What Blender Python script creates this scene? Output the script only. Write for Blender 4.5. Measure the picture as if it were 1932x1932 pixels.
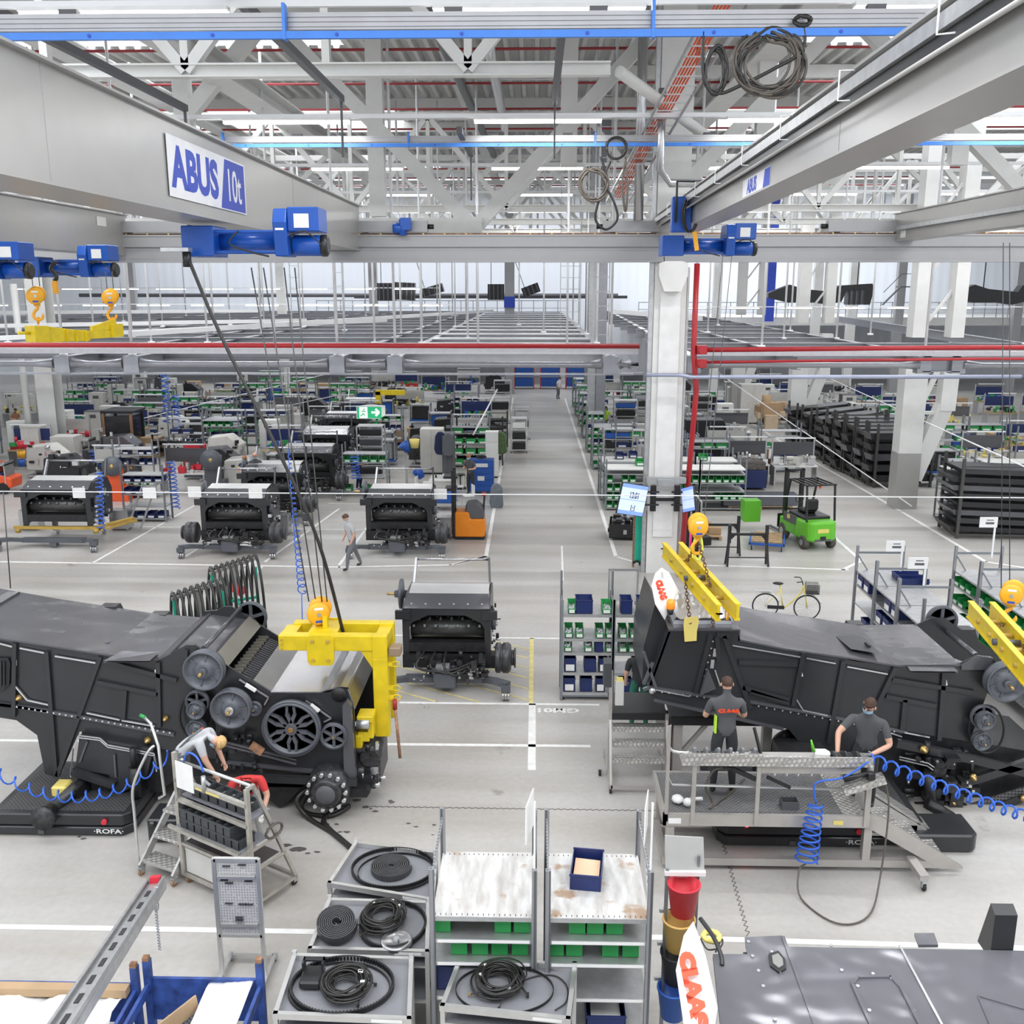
import bpy, math, random
from mathutils import Vector, Matrix
random.seed(7)
PI = math.pi
sc = bpy.context.scene
for _o in list(bpy.data.objects): bpy.data.objects.remove(_o)
C = sc.collection
# ---------------- camera, light, exposure ----------------
H = 8.8; F = 1850.0; PT = math.radians(12.87); YW = math.radians(1.36)
cd = bpy.data.cameras.new('camera'); cam = bpy.data.objects.new('camera', cd); C.objects.link(cam)
cd.sensor_width = 36; cd.lens = F / 1932 * 36; cd.clip_end = 400; cd.clip_start = .1
cam.location = (0, 0, H); cam.rotation_euler = (PI / 2 - PT, 0, YW); sc.camera = cam
w = bpy.data.worlds.new('daylight'); sc.world = w; w.use_nodes = True
w.node_tree.nodes['Background'].inputs[0].default_value = (.90, .94, 1, 1)
w.node_tree.nodes['Background'].inputs[1].default_value = 1.0
sc.view_settings.view_transform = 'Standard'; sc.view_settings.look = 'None'; sc.view_settings.gamma = 1
sc.view_settings.exposure = 0.4; sc.view_settings.use_curve_mapping = False
sc.cycles.max_bounces = 6; sc.cycles.diffuse_bounces = 3; sc.cycles.glossy_bounces = 3; sc.cycles.transmission_bounces = 4
sc.cycles.sample_clamp_indirect = 4; sc.cycles.caustics_reflective = False; sc.cycles.caustics_refractive = False
def area(name, loc, sx, sy, watt, col=(1, 1, 1), rot=(0, 0, 0)):
 l = bpy.data.lights.new(name, 'AREA'); l.shape = 'RECTANGLE'; l.size = sx; l.size_y = sy; l.energy = watt; l.color = col
 o = bpy.data.objects.new(name, l); o.location = loc; o.rotation_euler = rot; C.objects.link(o); return o
# daylight through the shed roof's skylights; the last strip is added to brighten the back
SKY = [(-28, -7.5, 14, 22), (-28, -7.5, 34, 41), (-28, -7.5, 54, 61), (9, 30, 14, 22), (9, 30, 34, 41), (9, 30, 54, 61), (-28, -7.5, -4, 4), (9, 30, -4, 4), (-6, 7, -2, 6), (-28, -7.5, 74, 81), (9, 30, 74, 81), (-40, 40, 88, 96)]
for x0, x1, y0, y1 in SKY:
 area('skylight_and_fill', ((x0 + x1) / 2, (y0 + y1) / 2, 18.4), x1 - x0, y1 - y0, (x1 - x0) * (y1 - y0) * 9.0, (.93, .96, 1))

# ---------------- materials ----------------
MATS = {}
def mat(name, col, rough=.5, metal=0.0, nz=.06, scale=3.0, bump=0.0, bscale=40.0, emit=0, spec=.5, kind=None, bdist=.01):
 if name in MATS: return MATS[name]
 m = bpy.data.materials.new(name); MATS[name] = m; m.use_nodes = True
 nt = m.node_tree; N = nt.nodes; L = nt.links; b = N['Principled BSDF']
 b.inputs['Roughness'].default_value = rough; b.inputs['Metallic'].default_value = metal
 b.inputs['Specular IOR Level'].default_value = spec
 c4 = (*col, 1)
 tc = N.new('ShaderNodeTexCoord')
 n = N.new('ShaderNodeTexNoise'); n.inputs['Scale'].default_value = scale; n.inputs['Detail'].default_value = 4
 L.new(tc.outputs['Object'], n.inputs['Vector'])
 r = N.new('ShaderNodeValToRGB'); r.color_ramp.elements[0].position = .3; r.color_ramp.elements[1].position = .7
 r.color_ramp.elements[0].color = (*[max(0, v * (1 - nz)) for v in col], 1)
 r.color_ramp.elements[1].color = (*[min(1, v * (1 + nz)) for v in col], 1)
 L.new(n.outputs['Fac'], r.inputs['Fac']); out = r.outputs['Color']
 hgt = None
 def math_(op, a, v=None, c=None):
  q = N.new('ShaderNodeMath'); q.operation = op; L.new(a, q.inputs[0])
  if v is not None:
   if hasattr(v, 'links'): L.new(v, q.inputs[1])
   else: q.inputs[1].default_value = v
  return q.outputs[0]
 if kind == 'holes' or kind == 'tread' or kind == 'grate' or kind == 'diamond':
  sx = N.new('ShaderNodeSeparateXYZ')
  mp = N.new('ShaderNodeMapping'); L.new(tc.outputs['Object'], mp.inputs['Vector'])
  s = {'holes': 110, 'tread': 60, 'grate': 90, 'diamond': 75}[kind]
  mp.inputs['Scale'].default_value = (s, s, s)
  if kind == 'diamond': mp.inputs['Rotation'].default_value = (.785, .785, .785)
  L.new(mp.outputs['Vector'], sx.inputs[0])
  a = math_('SINE', sx.outputs[0]); c = math_('SINE', sx.outputs[1]); d = math_('SINE', sx.outputs[2])
  p = math_('MULTIPLY', a, c) if kind in ('tread', 'grate') else math_('ADD', math_('MULTIPLY', a, c), math_('MULTIPLY', c, d))
  f = math_('GREATER_THAN', p, .35)
  mx = N.new('ShaderNodeMix'); mx.data_type = 'RGBA'; L.new(f, mx.inputs[0]); L.new(out, mx.inputs[6])
  k = {'holes': .3, 'tread': 1.5, 'grate': .45, 'diamond': 1.5}[kind]
  mx.inputs[7].default_value = (*[min(1, v * k) for v in col], 1); out = mx.outputs[2]; hgt = p
 L.new(out, b.inputs['Base Color'])
 if bump or hgt is not None:
  bn = N.new('ShaderNodeBump'); bn.inputs['Strength'].default_value = bump or .35; bn.inputs['Distance'].default_value = bdist
  if hgt is None:
   n2 = N.new('ShaderNodeTexNoise'); n2.inputs['Scale'].default_value = bscale; L.new(tc.outputs['Object'], n2.inputs['Vector']); hgt = n2.outputs['Fac']
  L.new(hgt, bn.inputs['Height']); L.new(bn.outputs['Normal'], b.inputs['Normal'])
 if emit:
  b.inputs['Emission Color'].default_value = c4; b.inputs['Emission Strength'].default_value = emit
 return m
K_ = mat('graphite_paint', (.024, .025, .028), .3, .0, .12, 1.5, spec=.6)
KTOP = mat('graphite_sheen', (.11, .11, .122), .2, .35, .08, 1.2, bump=.7, bscale=1.1, bdist=.05)  # lightened graphite: the sheen of the top sheets is put into the base colour
KD = mat('dark_iron', (.022, .022, .024), .42, .2, .25, 9, bump=.2)
KG = mat('pulley_grey', (.10, .108, .125), .38, .1, .08)
MUD = mat('engine_iron', (.05, .05, .053), .4, .4, .5, 14, bump=.4, bscale=22)
GALV = mat('galvanised', (.52, .53, .54), .38, .75, .10, 8)
SHEET = mat('brushed_sheet', (.50, .50, .51), .25, .9, .05, 2)
ALU = mat('aluminium', (.66, .66, .65), .33, .8, .05, 5)
TREAD = mat('tread_plate', (.50, .49, .47), .35, .7, .08, 6, kind='tread')
DIA = mat('diamond_plate', (.50, .49, .47), .35, .7, .08, 6, kind='diamond')
GRATE = mat('grating', (.20, .20, .205), .5, .4, .1, 6, kind='grate')
GRAT2 = mat('black_mat', (.035, .035, .037), .6, .0, .1, 6, kind='grate')
WHITE = mat('white_steel', (.74, .74, .72), .45, 0, .03)
RODW = mat('white_rod', (.86, .87, .88), .4, 0, .02)
BEAM = mat('crane_grey', (.36, .36, .37), .33, .1, .02)
BEAM2 = mat('girder_grey', (.40, .395, .385), .28, .15, .02)
STEEL = mat('grid_steel', (.34, .35, .38), .32, .45, .06)
RACKS = mat('rack_steel', (.24, .26, .28), .42, .4, .08)
WORN = mat('worn_shelf', (.62, .61, .60), .5, .1, .16, 5)
RUST = mat('rust', (.30, .16, .09), .7, 0, .4, 12)
BLUE = mat('hoist_blue', (.010, .085, .42), .32, 0, .05)
BIND = mat('bin_navy', (.012, .025, .12), .4, 0, .1)
BING = mat('bin_green', (.02, .30, .07), .42, 0, .1)
BOXB = mat('tool_blue', (.02, .10, .42), .4, 0, .06)
BING2 = mat('bin_dark_grey', (.05, .055, .06), .45)
YEL = mat('lifter_yellow', (.70, .52, .012), .36, 0, .1, 5)
YELP = mat('pale_yellow', (.75, .62, .18), .45)
OCH = mat('ochre', (.50, .33, .07), .5, .1, .2)
HOOKY = mat('hook_yellow', (.88, .42, .02), .35)
RED = mat('pipe_red', (.42, .02, .028), .35)
REDB = mat('bucket_red', (.62, .03, .05), .45)
ORG = mat('truck_orange', (.85, .26, .015), .4)
ORS = mat('signal_orange', (.9, .12, .03), .45)
LIME = mat('forklift_green', (.13, .50, .03), .35)
TEAL = mat('teal', (.02, .42, .28), .45)
BLK = mat('black_rubber', (.012, .012, .013), .5, 0, .2)
BLKM = mat('black_metal', (.018, .018, .02), .35)
CABLE = mat('cable_black', (.02, .019, .018), .38)
CABT = mat('cable_taupe', (.10, .085, .07), .45)
ROPE = mat('wire_rope', (.10, .10, .10), .5, .4)
BLUEC = mat('coil_blue', (.03, .13, .62), .3)
PAPER = mat('paper', (.82, .82, .81), .7)
PLAST = mat('white_plastic', (.80, .80, .79), .4)
CAB = mat('cabinet_grey', (.58, .57, .54), .5)
CARD = mat('cardboard', (.42, .29, .17), .8, 0, .08)
WOOD = mat('pallet_wood', (.45, .31, .17), .8, 0, .2, 14)
SKIN = mat('skin', (.62, .36, .26), .5, 0, .04)
SHIRTG = mat('shirt_charcoal', (.085, .088, .095), .85, 0, .1)
SHIRTL = mat('shirt_light_grey', (.50, .51, .53), .85)
TROUS = mat('trousers_dark', (.03, .032, .035), .85, 0, .15)
TROUG = mat('trousers_grey', (.16, .165, .18), .85)
GREENT = mat('trousers_green', (.02, .13, .09), .85)
JACK = mat('jacket_navy', (.02, .03, .08), .85)
HIVIZ = mat('hiviz', (.45, .75, .05), .7)
HAIRB = mat('hair_brown', (.06, .03, .018), .7, 0, .3, 30)
HAIRY = mat('hair_blond', (.62, .40, .17), .7, 0, .2, 30)
MASK = mat('mask_blue', (.35, .52, .68), .7)
GLOVE = mat('glove_grey', (.30, .31, .33), .8)
BRASS = mat('brass', (.55, .38, .15), .35, .8)
TRAY = mat('tray_liner', (.20, .205, .225), .6)
SCREEN = mat('screen', (.20, .32, .80), .3, emit=.5)
SCRW = mat('screen_white', (.55, .66, .95), .3, emit=.45)
EXG = mat('exit_green', (.01, .36, .14), .4, emit=.35)
EXW = mat('exit_white', (.85, .92, .87), .4, emit=.5)
LED = mat('led_tube', (1, .99, .94), .4, emit=7)
LEDR = mat('led_red', (1, .02, .02), .4, emit=9)
LOGOB = mat('logo_blue', (.03, .07, .48), .5)
LOGOR = mat('logo_red', (.80, .07, .02), .5)
DGREY = mat('dark_grey', (.10, .10, .11), .5)
INK = mat('ink', (.03, .03, .035), .6)
PINK = mat('sling_pink', (.85, .05, .30), .6)
SLINGY = mat('sling_yellow', (.75, .80, .12), .6)
LAV = mat('red_oxide', (.33, .02, .025), .5)

def floor_mat():
 m = bpy.data.materials.new('concrete_floor'); m.use_nodes = True; nt = m.node_tree; N = nt.nodes; L = nt.links; b = N['Principled BSDF']
 tc = N.new('ShaderNodeTexCoord')
 def noise(s, sc3, d=5):
  mp = N.new('ShaderNodeMapping'); mp.inputs['Scale'].default_value = sc3; L.new(tc.outputs['Object'], mp.inputs['Vector'])
  n = N.new('ShaderNodeTexNoise'); n.inputs['Scale'].default_value = s; n.inputs['Detail'].default_value = d; L.new(mp.outputs['Vector'], n.inputs['Vector']); return n.outputs['Fac']
 def ramp(f, a, c, p0, p1):
  r = N.new('ShaderNodeValToRGB'); r.color_ramp.elements[0].color = (*a, 1); r.color_ramp.elements[1].color = (*c, 1)
  r.color_ramp.elements[0].position = p0; r.color_ramp.elements[1].position = p1; L.new(f, r.inputs['Fac']); return r.outputs['Color']
 def mul(a, c, f=1.0):
  x = N.new('ShaderNodeMix'); x.data_type = 'RGBA'; x.blend_type = 'MULTIPLY'; x.inputs[0].default_value = f; L.new(a, x.inputs[6]); L.new(c, x.inputs[7]); return x.outputs[2]
 base = ramp(noise(.16, (1, 1, 1)), (.43, .41, .385), (.55, .54, .525), .35, .65)
 st = ramp(noise(.5, (.25, 2.2, 1)), (.86, .84, .81), (1, 1, 1), .35, .6)
 fine = ramp(noise(9, (1, 1, 1), 8), (.90, .90, .90), (1, 1, 1), .3, .7)
 spot = ramp(noise(1.1, (1, 1, 1), 6), (.45, .43, .40), (1, 1, 1), .24, .31)
 c = mul(mul(mul(base, st), fine), spot, .8)
 L.new(c, b.inputs['Base Color'])
 rr = N.new('ShaderNodeMapRange'); L.new(noise(.6, (.4, 1.6, 1)), rr.inputs[0]); rr.inputs[3].default_value = .22; rr.inputs[4].default_value = .48; L.new(rr.outputs[0], b.inputs['Roughness'])
 b.inputs['Specular IOR Level'].default_value = .4
 return m
def corr_mat(name, col, freq, axis):
 m = bpy.data.materials.new(name); m.use_nodes = True; nt = m.node_tree; N = nt.nodes; L = nt.links; b = N['Principled BSDF']
 tc = N.new('ShaderNodeTexCoord'); wv = N.new('ShaderNodeTexWave'); wv.bands_direction = axis; wv.inputs['Scale'].default_value = freq
 L.new(tc.outputs['Object'], wv.inputs['Vector'])
 bn = N.new('ShaderNodeBump'); bn.inputs['Strength'].default_value = .6; bn.inputs['Distance'].default_value = .05
 L.new(wv.outputs['Fac'], bn.inputs['Height']); L.new(bn.outputs['Normal'], b.inputs['Normal'])
 b.inputs['Base Color'].default_value = (*col, 1); b.inputs['Roughness'].default_value = .45
 return m

# ---------------- geometry helpers ----------------
class M:
 def __init__(s): s.v = []; s.f = []; s.s = []; s.m = []; s.mi = 0; s.mats = []
 def use(s, m):
  if m not in s.mats: s.mats.append(m)
  s.mi = s.mats.index(m); return s
 def add(s, vs, fs, smooth=False):
  o = len(s.v); s.v += [tuple(v) for v in vs]
  for f in fs: s.f.append([o + i for i in f]); s.s.append(smooth); s.m.append(s.mi)
  return s
 def hexa(s, p):
  return s.add(p, [(0, 3, 2, 1), (4, 5, 6, 7), (0, 1, 5, 4), (1, 2, 6, 5), (2, 3, 7, 6), (3, 0, 4, 7)])
 def box(s, x0, x1, y0, y1, z0, z1):
  return s.hexa([(x0, y0, z0), (x1, y0, z0), (x1, y1, z0), (x0, y1, z0), (x0, y0, z1), (x1, y0, z1), (x1, y1, z1), (x0, y1, z1)])
 def cb(s, c, d): return s.box(c[0] - d[0] / 2, c[0] + d[0] / 2, c[1] - d[1] / 2, c[1] + d[1] / 2, c[2] - d[2] / 2, c[2] + d[2] / 2)
 def bar(s, p, q, w, h=None, up=(0, 0, 1)):
  h = h or w; p = Vector(p); q = Vector(q); d = (q - p).normalized(); u = Vector(up)
  if abs(d.dot(u)) > .95: u = Vector((0, 1, 0)) if abs(d.y) < .9 else Vector((1, 0, 0))
  a = d.cross(u).normalized() * w / 2; c = a.cross(d).normalized() * h / 2
  return s.hexa([p - a - c, p + a - c, p + a + c, p - a + c, q - a - c, q + a - c, q + a + c, q - a + c]) if False else s.hexa([p + a - c, q + a - c, q - a - c, p - a - c, p + a + c, q + a + c, q - a + c, p - a + c])
 def ibeam(s, p, q, w, h, t=.03, web=.02):
  p = Vector(p); q = Vector(q); z = Vector((0, 0, 1)); d = (q - p).normalized(); side = d.cross(z)
  up = side.cross(d).normalized() if side.length > .05 else Vector((0, 1, 0))
  s.bar(p + up * (h / 2 - t / 2), q + up * (h / 2 - t / 2), w, t, up); s.bar(p - up * (h / 2 - t / 2), q - up * (h / 2 - t / 2), w, t, up); return s.bar(p, q, web, h - 2 * t, up)
 def tube(s, pts, r, n=8, closed=False, smooth=True, cap=True):
  P = [Vector(p) for p in pts]; k = len(P); rings = []; up = Vector((.13, .21, 1)).normalized()
  vs = []; a = None
  for i in range(k):
   if closed: d = (P[(i + 1) % k] - P[i - 1])
   else: d = P[min(i + 1, k - 1)] - P[max(i - 1, 0)]
   if d.length < 1e-9: d = Vector((0, 0, 1))
   d.normalize()
   if a is None:
    a = d.cross(up)
    if a.length < .1: a = d.cross(Vector((1, 0, 0)))
   else: a = a - d * a.dot(d)
   a.normalize(); c = d.cross(a); rr = r[i] if isinstance(r, (list, tuple)) else r
   for j in range(n):
    t = 2 * PI * j / n; vs.append(P[i] + (a * math.cos(t) + c * math.sin(t)) * rr)
  fs = []
  for i in range(k if closed else k - 1):
   i2 = (i + 1) % k
   for j in range(n): fs.append((i * n + j, i * n + (j + 1) % n, i2 * n + (j + 1) % n, i2 * n + j))
  o = len(s.v); s.add(vs, fs, smooth)
  if not closed and cap:
   s.f.append([o + j for j in range(n)][::-1]); s.f.append([o + (k - 1) * n + j for j in range(n)]); s.s += [False, False]; s.m += [s.mi, s.mi]
  return s
 def cyl(s, p, q, r, n=16, r2=None): return s.tube([p, q], [r, r if r2 is None else r2], n)
 def lathe(s, prof, c=(0, 0, 0), ax='z', n=24, smooth=True):
  vs = []
  for (r, h) in prof:
   for j in range(n):
    t = 2 * PI * j / n; a, b_ = r * math.cos(t), r * math.sin(t)
    p = {'z': (a, b_, h), 'x': (h, a, b_), 'y': (a, -h, b_)}[ax]
    vs.append((p[0] + c[0], p[1] + c[1], p[2] + c[2]))
  k = len(prof); fs = [(i * n + j, i * n + (j + 1) % n, (i + 1) * n + (j + 1) % n, (i + 1) * n + j) for i in range(k - 1) for j in range(n)]
  o = len(s.v); s.add(vs, fs, smooth)
  if prof[0][0] > 1e-4: s.f.append([o + j for j in range(n)][::-1]); s.s.append(False); s.m.append(s.mi)
  if prof[-1][0] > 1e-4: s.f.append([o + (k - 1) * n + j for j in range(n)]); s.s.append(False); s.m.append(s.mi)
  return s
 def prism(s, pts, fn, d0, d1):
  """pts: 2D outline, fn(a, b, d) -> 3D"""
  n = len(pts); vs = [fn(a, b, d0) for a, b in pts] + [fn(a, b, d1) for a, b in pts]
  fs = [list(range(n)), list(range(2 * n - 1, n - 1, -1))] + [(i, n + i, n + (i + 1) % n, (i + 1) % n) for i in range(n)]
  return s.add(vs, fs)
 def xz(s, pts, y0, y1): return s.prism(pts, lambda a, b, d: (a, d, b), y0, y1)
 def xy(s, pts, z0, z1): return s.prism(pts, lambda a, b, d: (a, b, d), z0, z1)
 def yz(s, pts, x0, x1): return s.prism(pts, lambda a, b, d: (d, a, b), x0, x1)
 def ell(s, c, r, n=12, k=8):
  return s.lathe([(math.sin(PI * i / k) * 1, -math.cos(PI * i / k)) for i in range(k + 1)], n=n) if False else s._ell(c, r, n, k)
 def _ell(s, c, r, n, k):
  vs = []; fs = []
  for i in range(k + 1):
   for j in range(n):
    a = PI * i / k; t = 2 * PI * j / n
    vs.append((c[0] + r[0] * math.sin(a) * math.cos(t), c[1] + r[1] * math.sin(a) * math.sin(t), c[2] - r[2] * math.cos(a)))
  for i in range(k):
   for j in range(n): fs.append((i * n + j, i * n + (j + 1) % n, (i + 1) * n + (j + 1) % n, (i + 1) * n + j))
  return s.add(vs, fs, True)
 def xf(s, mx, start=0):
  for i in range(start, len(s.v)): s.v[i] = tuple(mx @ Vector(s.v[i]))
  return s
 def mesh(s, name, mats, bevel=0):
  me = bpy.data.meshes.new(name); me.from_pydata(s.v, [], s.f); me.update()
  ml = s.mats if s.mats else (mats if isinstance(mats, (list, tuple)) else [mats])
  for m in ml: me.materials.append(m)
  me.polygons.foreach_set('use_smooth', s.s); me.polygons.foreach_set('material_index', s.m)
  return me
NAMES = set()
def mk(name, data, parent=None, loc=None, rz=0):
 o = bpy.data.objects.new(name, data); C.objects.link(o)
 if parent is not None: o.parent = parent
 if loc: o.location = loc
 if rz: o.rotation_euler = (0, 0, rz)
 return o
LAB = {}
def tag(o, label, cat, group=None, kind=None):
 if label:
  o['label'] = label
 if cat: o['category'] = cat
 if group: o['group'] = group
 if kind: o['kind'] = kind
 return o
def T(name, label, cat, loc=(0, 0, 0), rz=0, group=None):
 return tag(mk(name, None, None, loc, rz), label, cat, group)
def part(name, m, mt, parent, label=None, loc=None, rz=0, bevel=0):
 o = mk(name, m.mesh(name, mt) if isinstance(m, M) else m, parent, loc, rz)
 if label: o['label'] = label
 if bevel: bv(o, bevel)
 return o
def one(name, label, cat, m, mt, loc=None, rz=0, group=None, kind=None, bevel=0):
 o = mk(name, m.mesh(name, mt) if isinstance(m, M) else m, None, loc, rz)
 if bevel: bv(o, bevel)
 return tag(o, label, cat, group, kind)
def bv(o, wd, seg=1):
 b = o.modifiers.new('edge', 'BEVEL'); b.width = wd; b.segments = seg; b.limit_method = 'ANGLE'; b.angle_limit = .7
def struct(name, m, mt, kind='structure'):
 o = mk(name, m.mesh(name, mt)); o['kind'] = kind; return o
def dup(root, loc, rz=0, label=None, group=None, scale=None):
 r = root.copy(); C.objects.link(r); r.location = loc; r.rotation_euler = (0, 0, rz)
 if scale: r.scale = scale
 if label: r['label'] = label
 if group: r['group'] = group
 for ch in KIDS(root):
  c = ch.copy(); C.objects.link(c); c.parent = r
  for g in KIDS(ch):
   d = g.copy(); C.objects.link(d); d.parent = c
 return r
def KIDS(o): return list(o.children)
def text_mesh(txt, size, mt, bold=0.0, shear=0, depth=.004, sx=1.0):
 c = bpy.data.curves.new('lettering', 'FONT'); c.body = txt; c.size = size; c.offset = bold; c.shear = shear; c.extrude = depth; c.align_x = 'CENTER'; c.align_y = 'CENTER'; c.resolution_u = 3
 o = bpy.data.objects.new('lettering', c); C.objects.link(o); bpy.context.view_layer.update()
 me = bpy.data.meshes.new_from_object(o.evaluated_get(bpy.context.evaluated_depsgraph_get())); bpy.data.objects.remove(o)
 me.transform(Matrix.Diagonal((sx, 1, 1, 1))); me.materials.clear(); me.materials.append(mt); return me
def place(me, org, ux, uy):
 """lay a flat mesh (x right, y up) at org with world axes ux, uy"""
 ux = Vector(ux).normalized(); uy = (Vector(uy) - ux * Vector(uy).dot(ux)).normalized(); uz = ux.cross(uy)
 mx = Matrix(((ux.x, uy.x, uz.x, org[0]), (ux.y, uy.y, uz.y, org[1]), (ux.z, uy.z, uz.z, org[2]), (0, 0, 0, 1)))
 me.transform(mx); return me
def ray(px, py):
 x = (px - 966) / F; y = -(py - 966) / F; a = PI / 2 - PT
 Y = y * math.cos(a) + math.sin(a); Z = y * math.sin(a) - math.cos(a)
 c, s = math.cos(YW), math.sin(YW); return Vector((x * c - Y * s, x * s + Y * c, Z))
def at(px, py, Y=None, z=None):
 """the place in the hall seen at a spot of the photograph, on the plane at depth Y or height z"""
 d = ray(px, py); t = Y / d.y if Y is not None else (z - H) / d.z
 return Vector((0, 0, H)) + d * t
def G(px, py, z=0.0): p = at(px, py, z=z); return (p.x, p.y, z)
ORD = 'first second third fourth fifth sixth seventh eighth ninth tenth eleventh twelfth thirteenth fourteenth fifteenth sixteenth seventeenth eighteenth nineteenth twentieth'.split()
def helix(p, q, r, turns, n=10, taper=None, sag=0.0):
 p = Vector(p); q = Vector(q); d = (q - p); L_ = d.length; d.normalize(); a = d.cross(Vector((.1, .9, .2))).normalized(); c = d.cross(a); o = []
 k = int(turns * n)
 for i in range(k + 1):
  t = i / k; an = 2 * PI * turns * t; rr = r * (taper(t) if taper else 1)
  tt = t
  o.append(p.lerp(q, tt) + (a * math.cos(an) + c * math.sin(an)) * rr - Vector((0, 0, sag * 4 * t * (1 - t))))
 return o
def smooth(pts, k=6):
 P = [Vector(p) for p in pts]; o = []
 for i in range(len(P) - 1):
  a = P[max(i - 1, 0)]; b_ = P[i]; c = P[i + 1]; d = P[min(i + 2, len(P) - 1)]
  for j in range(k):
   t = j / k; o.append(.5 * ((2 * b_) + (c - a) * t + (2 * a - 5 * b_ + 4 * c - d) * t * t + (3 * b_ - a - 3 * c + d) * t ** 3))
 o.append(P[-1]); return o

# ---------------- structure ----------------
fl = struct('floor', M().box(-75, 75, -14, 102, -.3, 0), floor_mat())
wl = M().box(-75, 75, 101, 101.3, 0, 19); struct('wall_back', wl, corr_mat('wall_sheet', (.74, .77, .82), .35, 'X'))
# roof deck with openings for the skylights and the added back strip
deck = M(); DK = corr_mat('roof_deck', (.50, .50, .49), 1.0, 'X')
cuts = sorted({s for a in SKY for s in (a[2], a[3])} | {-14, 102})
for y0, y1 in zip(cuts, cuts[1:]):
 xs = sorted([(a[0], a[1]) for a in SKY if a[2] <= y0 and a[3] >= y1]); x = -75
 for a, b_ in xs: deck.box(x, a, y0, y1, 18.0, 18.12); x = b_
 deck.box(x, 75, y0, y1, 18.0, 18.12)
struct('ceiling', deck, DK)
ribs = M()
for i in range(120):
 x = -36 + i * .6
 for y0, y1 in zip(cuts, cuts[1:]):
  if y0 < 8 or y0 > 70 or any(a[0] - .1 <= x <= a[1] + .1 and a[2] <= y0 < a[3] for a in SKY): continue
  ribs.xz([(x - .14, 18), (x - .08, 17.82), (x + .08, 17.82), (x + .14, 18)], y0, y1)
o = mk('ceiling_panel', ribs.mesh('ceiling_panel', mat('deck_rib', (.60, .60, .58), .45))); o['kind'] = 'structure'
# painted lines on the floor
FL = mat('line_white', (.80, .80, .78), .5, 0, .1, 6); FY = mat('line_yellow', (.72, .62, .25), .5, 0, .15, 6)
NL = [0]
def line(pts, wd=.1, mt=None, lab=None):
 m = M()
 for p, q in zip(pts, pts[1:]):
  p = Vector(p[:2]); q = Vector(q[:2]); d = (q - p).normalized(); n = Vector((-d.y, d.x)) * wd / 2; e = d * wd * .2
  a = [p - n - e, q - n + e, q + n + e, p + n - e]; m.add([(v.x, v.y, .004) for v in a], [(0, 1, 2, 3)])
 NL[0] += 1
 o = mk('floor_marking', m.mesh('floor_marking', mt or FL)); o['kind'] = 'structure'; return o
line([G(968, 750), G(917, 1050), G(850, 1066), G(640, 1070), G(0, 1060)], .13)
line([G(917, 1050), G(860, 1065)], .13)
line([G(1066, 752), G(1162, 1050), G(1235, 1072)], .13)
line([G(1210, 1063), G(1600, 1075)], .12)
line([G(1420, 800), G(1500, 850), G(1700, 965), G(1860, 1060), G(1990, 1080)], .14)
line([G(1570, 1010), G(1625, 1058), G(1590, 1075)], .12)
line([(-14, 17.8), (1.1, 17.83)], .11); line([(-30, 12.05), (-1.2, 12.02)], .11)
line([(-2.9, 19.82), (1.4, 19.8)], .1); line([(-2.9, 23.95), (.95, 23.9)], .1); line([(-.03, 19.8), (-.03, 16.85)], .15)
line([(-5.0, 24.1), (-2.7, 24.0)], .1)
line([(1.4, 12.02), (20, 11.6)], .11)
line([(-.06, 19.87), (-.06, 23.9)], .1, FY)
for i in range(6):
 y = 20.0 + i * .62; line([(-.1, y), (-3.2, min(y + 1.9, 23.85))] if y + 1.9 < 23.85 else [(-.1, y), (-.1 - (23.85 - y) * 3.1 / 1.9, 23.85)], .05, FY)
for k in range(3): line([(-1.2 - k * .95, 19.9), (-3.2, 19.9 + (2.0 - k * .95) * .61)], .05, FY) if k < 2 else None
for a, b_ in (((175, 1062), (400, 935)), ((500, 1060), (640, 960)), ((640, 1066), (700, 985)), ((350, 1050), (372, 1036))): line([G(*a), G(*b_)], .1)
line([G(560, 998), G(700, 1001)], .08); line([G(620, 950), G(700, 951)], .08); line([G(820, 951), G(935, 952)], .08); line([G(230, 993), G(340, 995)], .08)
line([G(1060, 1030), G(1062, 1095)], .06)
line([G(330, 830), G(620, 745)], .1)
tm = text_mesh('GM01', .30, FL, .012, depth=.0005, sx=1.25); place(tm, (.50, 19.5, .006), (-1, 0, 0), (0, -1, 0))
o = mk('floor_marking', tm); o['kind'] = 'structure'
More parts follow.
